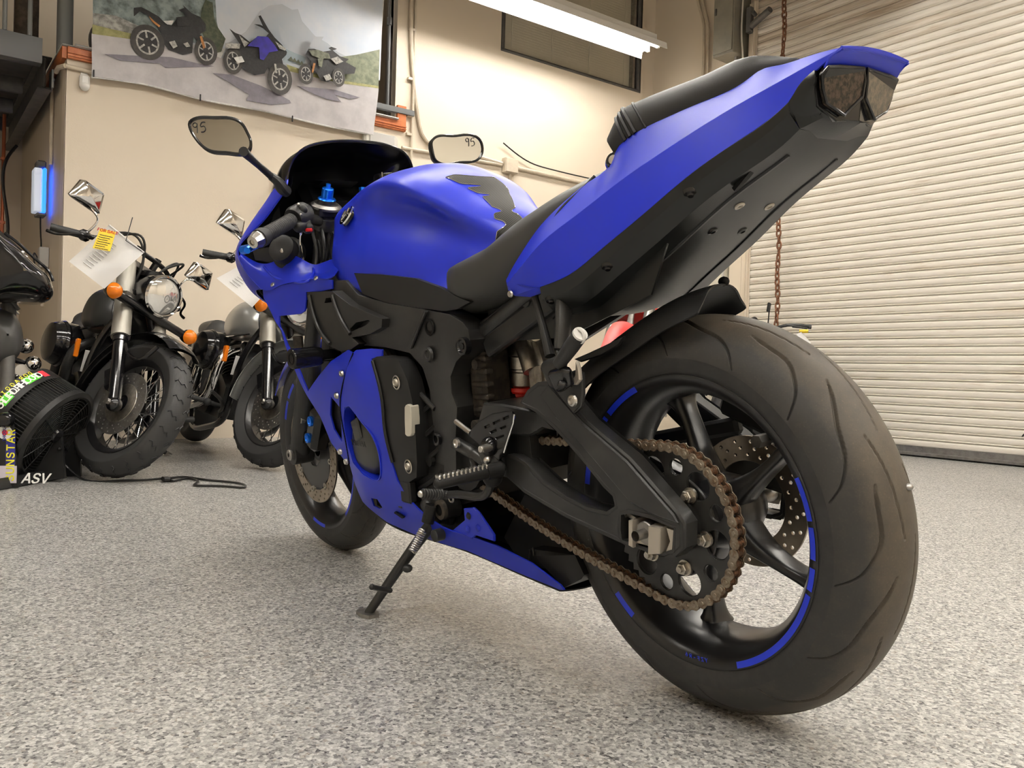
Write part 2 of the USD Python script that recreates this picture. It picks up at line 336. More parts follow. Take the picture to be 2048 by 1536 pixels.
# ------------------------------------------------------------------ floor, walls, ceiling
struct('floor', box((1.6, -.6, -.05), (12.6, 11, .1)), 'floor_flake', smooth=0)
g_back = Polygon([(-5.06, 0), (.23, 0), (.23, 2.53), (-2.14, 2.53), (-2.14, 4.9), (-5.06, 4.9)], [[(-4.88, 3.36), (-3.165, 3.36), (-3.165, 4.45), (-4.88, 4.45)]])
struct('wall_back', prism(g_back, WXB, WXB + .14, 'x', 0), 'wall_cream', smooth=0)
struct('wall_return', prism([(5.371, .0901), (7.5, .0901), (7.5, .23), (5.371, .23)], 0, 2.53, 'z', 0), 'wall_tan', smooth=0)
struct('wall_far', box((7.57, -.2, 2.45), (.14, 9.5, 4.9)), 'wall_tan', smooth=0)
struct('wall_shutter', prism(Polygon([(-4.6, 0), (7.5, 0), (7.5, 4.9), (-4.6, 4.9)], [[(.2, .001), (3.86, .001), (3.86, 4.1), (.2, 4.1)]]), WYD - .16, WYD, 'y', 0), 'wall_cream', smooth=0)
struct('wall_left', box((1.5, 4.6, 2.45), (12.2, .14, 4.9)), 'wall_cream', smooth=0)
struct('wall_front', box((-4.67, -.3, 2.45), (.14, 9.8, 4.9)), 'wall_cream', smooth=0)
struct('ceiling', box((1.5, -.3, 4.97), (12.4, 9.8, .14)), 'ceiling_paint', smooth=0)
struct('trim_1', box((5.31, .19, 1.265), (.12, .085, 2.52)), 'wall_cream')   # corner bead standing proud of the return wall
# ------------------------------------------------------------------ roller shutter
d1 = struct('door_1', box((2.03, -5.2, 2.05), (3.9, .02, 4.1)), 'dark_interior', smooth=0)
SP = .0622
prof = [(0, 0), (.005, .003), (.0085, .012), (.0095, .026), (.0085, .039), (.0045, .0445), (-.004, .0465), (-.004, .0485), (.004, .05), (.0095, .0535), (.0105, .057), (.005, .0605), (.0, SP)]
def slat_mesh(k):
    z0 = .075 + k * SP; r = random.Random(k); dy = r.uniform(-.0015, .0015)
    G = [[(x, -4.985 + dy + q[0], z0 + q[1]) for q in prof] for x in (.16, 3.9)]
    B = [[(x, -4.995, z0 + q[1]) for q in prof] for x in (.16, 3.9)]
    return J(grid(G), grid(B, flip=True), grid([[a, b] for a, b in zip(G[0], B[0])], flip=True), grid([[a, b] for a, b in zip(G[1], B[1])]))
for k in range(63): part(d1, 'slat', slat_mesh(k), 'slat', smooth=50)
part(d1, 'bottom_bar', J(prism([(-4.985, .012), (-4.945, .012), (-4.945, .03), (-4.972, .034), (-4.972, .078), (-4.985, .078)], .16, 3.9, 'x', .001), [bolt((x, -4.972, .055), (0, 1, 0), .006, .004) for x in np.arange(.5, 3.8, .45)]), 'alloy_dull')
part(d1, 'bottom_seal', box((2.03, -4.972, .008), (3.74, .02, .016)), 'rubber', smooth=0)
for x, s in ((3.9, 1), (.16, -1)):
    part(d1, 'guide', J(box((x + s * .035, -4.975, 1.93), (.09, .012, 3.85)), box((x + s * .08, -5.02, 1.93), (.012, .09, 3.85)), box((x + s * .01, -4.955, 1.93), (.012, .03, 3.85))), 'wall_cream', smooth=0)
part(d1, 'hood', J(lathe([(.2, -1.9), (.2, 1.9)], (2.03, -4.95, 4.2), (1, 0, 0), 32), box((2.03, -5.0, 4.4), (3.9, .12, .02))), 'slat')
part(d1, 'guide_bracket', J(box((3.94, -4.93, 3.69), (.05, .06, .22), b=.004), cyl((3.9, -4.9, 3.62), (3.68, -4.86, 3.68), .028), cyl((3.86, -4.9, 3.7), (3.86, -4.86, 3.72), .018)), 'steel_dark')
struct('trim_2', box((4.06, -5.02, 1.7), (.14, .08, 3.4), b=.004), 'wall_cream', smooth=0)
cp = thing('door_panel', 'pale green steel cabinet panel standing beside the roller shutter guide', 'panel', (4.34, -5.0, 0))
part(cp, 'board', box((0, 0, .8), (.36, .1, 1.6), b=.004), 'gauge_white'); part(cp, 'seam', box((.02, .052, .8), (.006, .004, 1.58)), 'plastic_grey'); part(cp, 'frame', J(box((-.17, .053, .8), (.02, .012, 1.6)), box((.17, .053, .8), (.02, .012, 1.6))), 'plastic_grey')
# rusty hand chain of the shutter
ch = thing('hand_chain', 'rusty steel hand chain hanging in front of the white roller shutter', 'chain', (3.53, -4.89, .85))
def chain_link(z, q, j):
    a = np.linspace(0, 2 * PI, 12, endpoint=False); L, w = .034, .017
    P = np.c_[w * np.cos(a), 0 * a, L * np.sin(a)]; P = P @ rot((0, 0, 1), q).T + A([j, 0, z]); return tube(P, .0075, 6, closed=True)
rg = random.Random(4)
for k in range(68): part(ch, 'link', chain_link(k * .051, 90 * (k % 2) + rg.uniform(-25, 25), .006 * math.sin(k * .7) + .028 * math.sin(k * .023)), 'rust')
part(ch, 'hook', tube([(0, 0, 3.46), (.01, -.01, 3.5), (.0, -.02, 3.54)], .01, 8), 'rust')
# ------------------------------------------------------------------ electrical box and conduits of the shutter wall
eb = thing('electrical_cabinet', 'grey steel electrical cabinet high on the wall beside the shutter hood', 'electrical box', (4.149, -5.055, 3.42))
part(eb, 'body', box((0, .115, .42), (.23, .23, .84), b=.006), 'box_grey'); part(eb, 'door', box((-.0, .236, .42), (.21, .012, .8), b=.003), 'box_grey'); part(eb, 'latch', box((.08, .246, .4), (.02, .012, .06), b=.003), 'steel_dark'); part(eb, 'cable_gland', cyl((-.05, .1, -.06), (-.05, .1, .0), .02), 'alloy_dull')
for i, (o, nm) in enumerate(((0, 'bent pair outer'), (.05, 'bent pair inner'))):
    solo('conduit', J(tube([(4.68 - o, -5.03, 4.3), (4.62 - o, -5.03, 4.05), (4.56 - o, -5.03, 3.86), (4.555 - o, -5.03, 3.8), (4.555 - o, -5.03, 3.2 - .05 * i), (4.555 - o, -5.03, 2.2)], .014, 8, sm=30), box((4.555 - o, -5.03, 3.3), (.045, .03, .02))), 'conduit', ('outer' if not i else 'inner') + ' of the two bent steel conduits left of the grey electrical cabinet', 'conduit')
solo('cable', tube([(4.0, -4.9, 4.3), (4.005, -4.9, 3.8), (4.0, -4.9, 3.5), (4.01, -4.93, 3.35), (4.06, -4.96, 3.25)], .008, 8, sm=40), 'off_white', 'white cable running down between the electrical cabinet and the shutter guide', 'cable')
# ------------------------------------------------------------------ window with blinds, high in the back wall
w1 = struct('window_1', J(box((5.26, -3.19, 3.9), (.05, .04, 1.08)), box((5.26, -4.86, 3.9), (.05, .04, 1.08)), box((5.26, -4.02, 3.375), (.06, 1.7, .03)), box((5.26, -4.02, 4.44), (.06, 1.7, .03))), 'steel_dark', smooth=0)
part(w1, 'window_frame', box((5.275, -4.8, 3.9), (.05, .03, 1.06)), 'alloy_dull')
part(w1, 'pane', box((5.345, -4.02, 3.9), (.006, 1.64, 1.04)), 'glass_dark', smooth=0)
for k in range(44):
    z = 3.395 + k * .0238
    part(w1, 'blind_slat', T(*(lambda m: (m.vertices, m.faces))(xf(box((0, 0, 0), (.027, 1.6, .0016)), rot((0, 1, 0), 62), (5.305, -4.0, z)))), 'blind', smooth=0)
for y in (-3.32, -3.78, -4.24, -4.7): part(w1, 'ladder_cord', cyl((5.287, y, 3.39), (5.287, y, 4.43), .0025, 6), 'gauge_white')
# ------------------------------------------------------------------ mezzanine opening: timber sill, posts, railing, platform
solo('timber_sill', J(box((WXB - .012, -1.0, 2.5), (.03, 2.46, .075), b=.002), box((WXB - .02, -1.0, 2.478), (.03, 2.46, .006)), box((WXB - .02, -1.0, 2.497), (.03, 2.46, .006)), box((6.1, .245, 2.5), (1.75, .03, .075), b=.002), box((WXB - .012, -2.19, 2.6), (.03, .08, .13), b=.002)), 'wood_orange', 'orange stained moulded timber trim along the top of the low back wall', 'trim')
solo('sill_board', J(box((WXB + .05, -.98, 2.547), (.2, 2.34, .014)), box((6.1, .2, 2.547), (1.75, .12, .014))), 'white_paint', 'white board capping the orange timber trim on the low back wall', 'sill', 0)
struct('trim_3', J(box((5.36, -2.18, 3.7), (.12, .08, 2.3))), 'dark_interior', smooth=0)
lf = thing('loft_railing', 'dark grey steel railing behind the motorcycle banner', 'railing', (5.3, -1.0, 2.56))
part(lf, 'bottom_rail', box((-.09, -.2, .06), (.04, 2.2, .045), b=.003), 'rail_grey'); part(lf, 'top_rail', box((-.09, -.2, 1.02), (.04, 2.2, .05), b=.003), 'rail_grey')
for k in range(9): part(lf, 'post', J(cyl((-.09, -1.06 + k * .26, .06), (-.09, -1.06 + k * .26, 1.0), .012, 10), cyl((-.09, -1.06 + k * .26, .72), (-.09, -1.06 + k * .26, .78), .02, 10)), 'rail_grey')
lp = thing('loft_platform', 'dark steel loft platform with channel beams at the top left corner', 'platform', (5.4, 1.6, 2.5))
part(lp, 'deck', box((1.05, 0, .04), (2.08, 2.5, .05)), 'steel_dark', smooth=0); part(lp, 'edge_channel', J(box((.0, 0, .03), (.02, 2.5, .16)), box((.04, 0, -.045), (.09, 2.5, .012)), box((.04, 0, .105), (.09, 2.5, .012))), 'rail_grey', smooth=0)
for k, y in enumerate((-1.27, -.4, .5)): part(lp, 'beam', J(box((1.05, y, -.1), (2.08, .012, .2)), box((1.05, y, -.2), (2.08, .08, .012)), box((1.05, y, 0), (2.08, .08, .012))), 'steel_dark', smooth=0)
for k in range(3): part(lp, 'joist', box((.55 + .6 * k, 0, -.07), (.06, 2.4, .1)), 'steel_dark', smooth=0)
part(lp, 'bolt_plate', J(box((.1, -1.32, -.12), (.12, .012, .12)), [bolt((.07 + .06 * k, -1.326, -.12), (0, -1, 0), .012, .01) for k in range(2)]), 'rail_light')
lr = thing('platform_railing', 'light grey steel guard rail standing on the loft platform edge', 'railing', (5.42, 1.0, 2.618))
for k, y in enumerate((-.58, -.44, 0.0, .5)): part(lr, 'post', J(cyl((0, y, 0), (0, y, 1.1), .014, 10), cyl((0, y, .72), (0, y, .78), .024, 10)), 'rail_light')
part(lr, 'top_rail', box((0, .1, 1.1), (.04, 1.5, .05)), 'rail_light')
solo('timber_post', box((6.0, .38, 3.32), (.14, .14, 1.5)), 'wood_dark', 'rough dark timber post standing on the loft platform', 'post', 0)
for k, (x, y, r) in enumerate(((5.55, .2, .05), (5.66, .19, .045), (5.77, .18, .04))):
    solo('standpipe', cyl((x, y, 2.56), (x, y, 4.8), r, 16), 'rail_light', ('nearest', 'middle', 'rearmost')[k] + ' of the three grey steel pipes rising behind the orange sill corner', 'pipe')
dk = thing('loft_equipment', 'dark grey tank shaped equipment lying behind the banner corner on the loft', 'equipment', (5.75, -.25, 2.556))
part(dk, 'tank', J(cyl((0, -.2, .25), (0, .2, .25), .12, 24), ball((0, .2, .25), .12, 2, (1, .6, 1))), 'rail_grey'); part(dk, 'cradle', box((-.05, 0, .06), (.16, .5, .12), b=.01), 'steel_dark'); part(dk, 'rail', box((-.2, 0, .16), (.03, .5, .04)), 'rail_light')
# ------------------------------------------------------------------ wall fittings
solo('copper_pipe', J(cyl((6.9, .42, .3), (6.9, .42, 2.45), .013, 10), [box((6.9, .42, z), (.04, .04, .02)) for z in (1.6, 2.1)]), 'copper', 'copper pipe rising behind the neon sign under the loft platform', 'pipe')
solo('black_cable', tube([(6.8, .34, 2.2), (6.8, .4, 2.1), (6.8, .42, 1.8), (6.8, .39, 1.5), (6.8, .43, 1.25), (6.8, .42, .9)], .012, 8, sm=40), 'hose', 'black cable sagging beside the copper pipe', 'cable')
ns = thing('neon_sign', 'small upright light box sign with blue glowing edges on the wall corner', 'sign', (5.8, .262, 1.53))
part(ns, 'face', box((-.005, .055, .16), (.13, .05, .3), b=.006), 'sign_face'); part(ns, 'glow_strip', box((0, .015, .16), (.15, .022, .31), b=.008), 'neon_blue'); part(ns, 'top_cap', box((0, .035, .34), (.13, .06, .05), b=.01), 'steel_dark'); part(ns, 'bottom_cap', box((0, .03, -.005), (.13, .06, .02), b=.005), 'steel_dark')
solo('hanging_cord', tube([(5.8, .29, 1.52), (5.85, .28, 1.4), (5.9, .27, 1.3), (5.95, .28, 1.24), (5.97, .3, 1.28), (5.93, .31, 1.24), (5.88, .31, 1.2)], .005, 6, sm=50), 'hose', 'thin black cord looping from the light box sign to the outlet', 'cord')
ob = thing('power_outlet', 'white wall outlet box with grey conduit under the light box sign', 'outlet', (5.96, .232, 1.0))
part(ob, 'box', box((0, .03, .1), (.11, .06, .16), b=.006), 'off_white'); part(ob, 'cover', box((.0, .065, .1), (.075, .008, .12), b=.003), 'plastic_grey'); part(ob, 'upper_box', box((-.12, .03, .24), (.09, .06, .14), b=.005), 'plastic_grey'); part(ob, 'conduit', cyl((-.12, .03, -.1), (-.12, .03, .18), .012), 'conduit')
solo('sign_conduit', cyl((5.72, .245, 1.87), (5.72, .245, 2.46), .012, 10), 'conduit', 'painted conduit rising from the light box sign to the sill', 'conduit')
ms = thing('motion_sensor', 'small white motion sensor under the banner at the wall corner', 'sensor', (WXB, .13, 2.28))
part(ms, 'body', J(box((-.03, 0, .05), (.05, .06, .09), b=.014), ball((-.035, 0, .02), .03, 2)), 'white_paint'); part(ms, 'mount', box((-.006, 0, .1), (.012, .04, .04)), 'white_paint')
solo('corner_conduit', J(cyl((WXB - .02, .24, 2.41), (WXB - .02, .02, 2.4), .015), tube([(WXB - .02, .24, 2.41), (WXB + .05, .27, 2.41), (5.38, .27, 2.41)], .016, 8)), 'conduit', 'painted conduit wrapping the wall corner below the orange trim', 'conduit')
sp = thing('wall_speaker', 'small white rectangular device box on the back wall under the banner end', 'device', (WXB, -2.0, 2.28))
part(sp, 'body', box((-.03, 0, 0), (.06, .3, .24), b=.016), 'off_white'); part(sp, 'front', box((-.064, -.0, 0), (.01, .22, .23), b=.004), 'plastic_grey'); part(sp, 'ridge', tube([(-.07, -.09, -.005), (-.075, 0, .012), (-.07, .09, -.005)], .005, 6, sm=9), 'plastic_grey')
for k, (y0, r, nm) in enumerate(((-2.285, .012, 'thin painted conduit beside the timber opening'), (-2.36, .018, 'thicker painted conduit bending right above the blue motorcycle tank'))):
    P = [(WXB - .02, y0, 4.8), (WXB - .02, y0 - .01, 3.0), (WXB - .02, y0, 2.0)] if not k else [(WXB - .02, y0, 4.8), (WXB - .02, y0, 2.55), (WXB - .02, y0 - .03, 2.47), (WXB - .02, y0 - .1, 2.41), (WXB - .02, y0 - .3, 2.39), (WXB - .02, -3.2, 2.37)]
    solo('wall_conduit', J(tube(P, r, 8, sm=50 if k else 0), [box((WXB - .015, y0 + .02, z), (.03, .05, .02)) for z in ((3.3, 2.9, 2.6, 2.45) if not k else ())]), 'conduit', nm, 'conduit')
solo('cross_conduit', cyl((WXB - .02, -2.2, 2.33), (WXB - .02, -3.2, 2.36), .014, 10), 'conduit', 'level painted conduit leading to the square junction box', 'conduit')
solo('long_conduit', J(cyl((WXB - .02, -3.352, 2.36), (WXB - .02, -5.0, 2.34), .018, 10), cyl((WXB - .02, -3.29, 2.292), (WXB - .02, -3.29, 1.2), .012)), 'conduit', 'painted conduit running right from the square junction box behind the seat', 'conduit')
jb = thing('junction_box', 'square cream junction box on the wall behind the blue tank', 'junction box', (WXB, -3.28, 2.36)); part(jb, 'box', box((-.03, 0, 0), (.06, .14, .13), b=.005), 'conduit'); part(jb, 'lid', box((-.064, 0, 0), (.008, .13, .12), b=.003), 'conduit')
solo('wall_wire', tube([(WXB - .03, -3.2, 2.55), (WXB - .03, -3.5, 2.43), (WXB - .03, -3.7, 2.41), (WXB - .03, -4.3, 2.4), (WXB - .03, -5.0, 2.4)], .006, 6, sm=40), 'hose', 'thin black wire strung along the long conduit on the back wall', 'wire')
w2 = struct('window_2', J(box((WXB - .01, -1.75, 1.3), (.03, 1.1, .05)), box((WXB - .01, -1.17, 1.3), (.03, .05, 1.1)), box((WXB - .01, -1.75, 1.84), (.03, 1.1, .06))), 'wall_cream', smooth=0)
part(w2, 'pane', box((WXB - .012, -1.75, 1.32), (.01, 1.1, .98)), 'dark_interior', smooth=0); part(w2, 'blind_box', box((WXB - .06, -1.75, 1.9), (.1, 1.15, .1), b=.01), 'off_white')
# ------------------------------------------------------------------ fluorescent fixtures
def lamp(x, y, label):
    t = thing('fluorescent_light', label, 'ceiling light', (x, y, LAMP_Z), group='ceiling lights')
    part(t, 'reflector', J(shell([[(u, v, w) for v in (-1.2, 1.2)] for u, w in ((-.16, -.055), (-.15, .0), (-.055, .035), (.055, .035), (.15, .0), (.16, -.055))], .004, flip=False)), 'lamp_white', smooth=20)
    part(t, 'housing', box((0, 0, .07), (.11, 2.36, .06), b=.006), 'lamp_white')
    for s in (-1, 1):
        part(t, 'tube', cyl((s * .06, -1.17, -.005), (s * .06, 1.17, -.005), .019, 12), 'lamp_tube'); part(t, 'end_cap', J(box((s * .06, -1.185, .005), (.03, .02, .06), b=.003), box((s * .06, 1.185, .005), (.03, .02, .06), b=.003)), 'lamp_white')
    for v in (-1.0, 1.0): part(t, 'hanger', cyl((0, v, .09), (0, v, 4.9 - LAMP_Z - .003), .005, 6), 'steel_dark')
for x in (4.5, 2.0, -.6, -3.2):
    for k, y in enumerate((-3.12, -.68, 1.76)):
        lab = 'white fluorescent fixture hanging by the blinds, its end nearer the corner' if (x, k) == (4.5, 0) else 'white fluorescent fixture with two tubes hung from the workshop ceiling'
        if x == 4.5 and k: continue
        if x != 4.5: lab = 'white two tube fluorescent fixture ' + {2.0: 'over the blue bike', -.6: 'in the third row', -3.2: 'near the front wall'}[x] + (', at the shutter end', ', in mid row', ', at the left wall end')[k]
        lamp(x, y, lab)

ll = thing('added_loft_light', 'unseen white fluorescent fixture added to light the loft behind the banner', 'ceiling light', (6.5, -.6, 4.4)); part(ll, 'housing', box((0, 0, .06), (.12, 1.25, .06), b=.006), 'lamp_white'); part(ll, 'tube', cyl((0, -.58, 0), (0, .58, 0), .016, 10), 'lamp_tube'); part(ll, 'hanger', cyl((0, .3, .09), (0, .3, .497), .005, 6), 'steel_dark')  # unseen lamp, added to brighten the dark loft opening
# ================================================================== the blue sport motorcycle
mat('tape_blue', (.008, .03, .55), .4)
mat('tyre_side', (.017, .017, .017), .55, noise=(60, (.026, .025, .024), .4, .7), bump=(350, .1))
def tread_mat():
    n = {'a': ('attribute', dict(attribute='dust')), 'tc': ('texture_coordinate', {}), 'n': ('noise_texture', dict(scale=38, detail=6.0, roughness=.7)), 'm1': ('math', dict(math_type='multiply_add', value2=.9, value3=-.45)), 'm2': ('math', dict(math_type='add', use_clamp=True)),
         'n2': ('noise_texture', dict(scale=420, detail=2.0)), 'r2': ('rgb_ramp', dict(ramp=[(0, (.8, .8, .8)), (.66, (1, 1, 1)), (.74, (1.5, 1.35, 1.2))])), 'mc': ('mix_color', dict(a=(.030, .029, .0275), b=(.098, .078, .054))), 'mm': ('mix_color', dict(blend_type='multiply', fac=1.0, use_clamp=False)), 'bu': ('bump', dict(strength=.12, distance=.001)), 'p': ('principled_bsdf', dict(roughness=.56, specular_ior_level=.4))}
    l = [('tc.object', 'n.vector'), ('tc.object', 'n2.vector'), ('n.fac', 'm1.value1'), ('m1.value', 'm2.value1'), ('a.fac', 'm2.value2'), ('m2.value', 'mc.fac'), ('n2.fac', 'r2.fac'), ('mc.result', 'mm.a'), ('r2.color', 'mm.b'), ('mm.result', 'p.base_color'), ('n.fac', 'bu.height'), ('bu.normal', 'p.normal')]
    MAT['tread'] = usdkit.material(stage, '/World/Looks/tread', n, l, surface='p.BSDF')
tread_mat()
def carbon_mat():
    n = {'tc': ('texture_coordinate', {}), 'mp': ('mapping', dict(rotation=(.6, .5, .8))), 'w': ('wave_texture', dict(wave_type='bands', bands_direction='diagonal', scale=110)), 'r': ('rgb_ramp', dict(ramp=[(.2, (.006, .006, .0055)), (.8, (.03, .028, .023))])), 'p': ('principled_bsdf', dict(roughness=.6, specular_ior_level=.25))}
    MAT['carbon'] = usdkit.material(stage, '/World/Looks/carbon', n, [('tc.object', 'mp.vector'), ('mp.vector', 'w.vector'), ('w.color', 'r.fac'), ('r.color', 'p.base_color')], surface='p.BSDF')
carbon_mat()
HERO = thing('sport_motorcycle', 'satin blue sport motorcycle with raised tail leaning on its side stand in the foreground', 'motorcycle', (0, 0, .0007), 1.203, -7.546)
RR, RW, FR, FW = .3159, .1598, .2987, .1214
RC, FC = A([0, 0, RR]), A([1.385, 0, FR])
def tyre_profile(t, R, W):
    Rs = .2159 + (R - .2159) * .3555; return Rs + (R - Rs) * np.clip(np.cos(t), 1e-6, 1) ** 1.1539, W / 2 * np.sin(t)
def tyre_mesh(c, R, W, grooves, nth, nt, depth=.004):
    """tyre with its tread grooves cut into the surface; grooves repeat every 360/7 degrees"""
    t = np.linspace(-1.5, 1.5, nt); th = np.linspace(0, 2 * PI, nth, endpoint=False); per = 2 * PI / 7
    r, y = tyre_profile(t, R, W); k = nth // 7; tt = np.degrees(th[:k]); D = np.zeros((k, nt))
    for pl, w0, w1 in grooves:
        pl = A(pl); q = spl(pl, 40) if len(pl) > 2 else spl(pl, 20); w = np.interp(np.linspace(0, 1, len(q)), [0, .12, .55, 1], [.35 * w0, w0, w0, w1])
        for off in (-2, -1, 0, 1, 2):
            a = (q[:, 0] + off * 360 / 7)
            if a.max() < -8 or a.min() > 360 / 7 + 8: continue
            for (a1, t1), (a2, t2), ww in zip(np.c_[a, q[:, 1]][:-1], np.c_[a, q[:, 1]][1:], w):
                i0, i1 = np.searchsorted(tt, [min(a1, a2) - 3, max(a1, a2) + 3]); j0, j1 = np.searchsorted(t, [min(t1, t2) - .12, max(t1, t2) + .12])
                if i0 >= i1 or j0 >= j1: continue
                X, Y = np.meshgrid(np.radians(tt[i0:i1]) * R * .95, t[j0:j1] * W * .6, indexing='ij'); p1, p2 = A([math.radians(a1) * R * .95, t1 * W * .6]), A([math.radians(a2) * R * .95, t2 * W * .6]); e = p2 - p1
                s = np.clip(((X - p1[0]) * e[0] + (Y - p1[1]) * e[1]) / (e @ e + 1e-12), 0, 1); d = np.hypot(X - p1[0] - s * e[0], Y - p1[1] - s * e[1])
                D[i0:i1, j0:j1] = np.maximum(D[i0:i1, j0:j1], np.clip((ww - d) / .0012, 0, 1))
    D = np.tile(D, (7, 1)) * depth; rr = r[None] - D * np.cos(t)[None] ** .5; yy = y[None] - D * np.sin(t)[None] * .6
    G = np.stack([rr * np.cos(th)[:, None], yy, rr * np.sin(th)[:, None]], -1) + c
    m = grid(G, cu=True, flip=True); dust = np.broadcast_to(np.clip((.92 - np.abs(t)) / .5, 0, 1) ** .7 * .62, (nth, nt)) + 0
    side = [grid(np.stack([rb[None] * np.cos(th)[::4, None], yb[None] + 0 * th[::4, None], rb[None] * np.sin(th)[::4, None]], -1) + c, cu=True, flip=fl) for rb, yb, fl in ((A([r[-1], .238, .2325, .2285, .2255]), A([y[-1], y[-1] * .985, y[-1] * .955, y[-1] * .93, y[-1] * .86]), True), (A([r[0], .238, .2325, .2285, .2255]), A([y[0], y[0] * .985, y[0] * .955, y[0] * .93, y[0] * .86]), False))]
    return m, dust.ravel(), J(*side)
def mirror_g(gs, sh): return [([(a + sh, -t) for a, t in g], w0, w1) for g, w0, w1 in gs]
LONG = [(134.8, .32), (139.3, .46), (147.8, .73), (155.5, .86), (159, .97), (161.8, 1.11), (165.2, 1.39)]; SHORT = [(112, .54), (120, .6), (125.5, .62), (132, .85), (135.2, 1.04), (138.5, 1.42)]
DASH = [(99.2, .37), (111, .24), (119, .2), (126.3, .15)]; DASH2 = [(125.7, -.2), (138, -.1), (151.2, .03)]
sh = lambda g: [(a % 1e9 - 102.857, t) for a, t in g]
GR = [(sh(LONG), .0032, .0014), (sh(SHORT), .0032, .0014), (sh(DASH), .0017, .0014), (sh(DASH2), .0017, .0014)]; GR += mirror_g([GR[0], GR[1]], 25.7)
def ring_holes(c, r, hr, n, a0=0): return [[(c[0] + r * math.cos(a) + hr * math.cos(b), c[1] + r * math.sin(a) + hr * math.sin(b)) for b in np.linspace(0, 2 * PI, 8, endpoint=False)] for a in np.radians(a0 + np.arange(n) * 360 / n)]
def annulus(ro, ri, n=96, holes=(), wave=0): a = np.linspace(0, 2 * PI, n, endpoint=False); return Polygon(np.c_[ro * np.cos(a), ro * np.sin(a)], [np.c_[ri * np.cos(a), ri * np.sin(a)], *holes])
def wheel(parent, name, c, R, W, hw, phase, nsp, tape, label, hi):
    k = hw / .0749
    pr = [(.2294, .0749), (.2294, .069), (.217, .064), (.207, .046), (.203, .02), (.203, -.02), (.207, -.046), (.217, -.064), (.2294, -.069), (.2294, -.0749), (.2265, -.0762), (.2165, -.0735), (.209, -.064), (.198, -.045), (.193, -.02), (.193, .02), (.198, .045), (.209, .064), (.2165, .0735), (.2265, .0762)]
    w = part(parent, name, lathe([(r, y * k) for r, y in pr], c, (0, 1, 0), 120, closed=True), 'wheel_black', 40, label)
    m, dust, side = tyre_mesh(c, R, W, GR, 1442 if hi else 700, 132 if hi else 72, .0042 if hi else .003)
    p = part(w, 'tyre', m, 'tread', True); pv = UsdGeom.PrimvarsAPI(stage.GetPrimAtPath(p)).CreatePrimvar('dust', Sdf.ValueTypeNames.FloatArray, 'vertex')
    n = len(UsdGeom.Mesh(stage.GetPrimAtPath(p)).GetPointsAttr().Get()); pv.Set(Vt.FloatArray.FromNumpy((dust if hi else dust * .25).astype(np.float32)) if n == len(dust) else Vt.FloatArray([0.4] * n))
    part(w, 'sidewall', side, 'tyre_side', 40)
    for i in range(nsp):
        a = math.radians(phase + 360 / nsp * i); u, v = A([math.cos(a), 0, math.sin(a)]), A([-math.sin(a), 0, math.cos(a)]); yy = A([0, 1, 0]); S = []
        for r, wd, ht, cy, bow in ((.045, .052, .034, 0, 0), (.075, .036, .03, 0, .004), (.11, .023, .024, -.004, .007), (.15, .02, .021, -.01, .006), (.18, .026, .023, -.014, .002), (.198, .046, .034, -.014, 0)):
            b = np.linspace(0, 2 * PI, 16, endpoint=False); ca, sa = np.cos(b), np.sin(b); S.append(c + u * r + v * bow + np.outer(np.sign(ca) * np.abs(ca) ** .7 * wd / 2 * 1.0, v) + np.outer(np.sign(sa) * np.abs(sa) ** .7 * ht * k + (cy - .012) * k, yy))
        S = A(S); S = CubicSpline(np.linspace(0, 1, len(S)), S)(np.linspace(0, 1, 16)); part(w, 'spoke', capgrid(S, False), 'wheel_black', 50)
        o = c + u * .155 + v * .005; q = [(0.03, -.0035), (.03, .0035), (-.03, .0025), (-.03, -.0025)]
    part(w, 'hub', J(lathe([(.018, .075 * k), (.03, .075 * k), (.034, .06 * k), (.05, .03 * k), (.06, .0), (.06, -.03 * k), (.05, -.06 * k), (.04, -.08 * k), (.018, -.08 * k)], c, (0, 1, 0), 48)), 'wheel_black', 40)
    for a0, a1 in tape:
        for s in (1, -1) if hi else (1,):
            part(w, 'rim_tape', lathe([(.2174, s * .0742 * k), (.2176, s * (.0742 * k + .0006)), (.2262, s * (.0768 * k)), (.2264, s * .0761 * k)][::s], c, (0, 1, 0), 26, a0=-a1 if 0 else 0, a1=1) if 0 else arc_band(c, k, a0, a1, s), 'tape_blue', 30)
    return w
def arc_band(c, k, a0, a1, s):
    a = np.radians(np.linspace(a0, a1, max(4, int(abs(a1 - a0)) + 2))); f = np.clip(np.minimum(np.arange(len(a)), np.arange(len(a))[::-1]) / 3, .25, 1)
    G = [[c + A([r * math.cos(x), s * (y * k + .0007), r * math.sin(x)]) for x in a] for r, y in ((.2168, .0736), (.2215, .0749), (.2262, .0762))]
    g = grid(G, flip=s > 0); return g
RW_ = wheel(HERO, 'rear_wheel', RC, RR, RW, .0749, 64.6, 5, [(46.1, 66.8), (34, 43.6), (8.4, 24), (155.3, 170.7), (172.9, 184.4), (187.5, 196), (197.8, 247.5), (304.9, 317.3)], 'black five spoke rear wheel with blue rim tape', True)
# a scrap of blue rim lettering: YZF-R6
for i, chh in enumerate('YZF-R6'):
    a = math.radians(262.5 + 2.1 * i); e = A([-math.sin(a), 0, math.cos(a)])
    part(RW_, 'rim_letter', text(chh, .0065, RC + A([.2185 * math.cos(a), .0775, .2185 * math.sin(a)]), -e * -1, A([-math.cos(a), 0, -math.sin(a)]), .0008, True), 'tape_blue', 0)
part(RW_, 'pebble', ball(RC + A([-.305, -.02, .075]), .006, 1, (1, 1.2, .8)), 'alloy_dull')
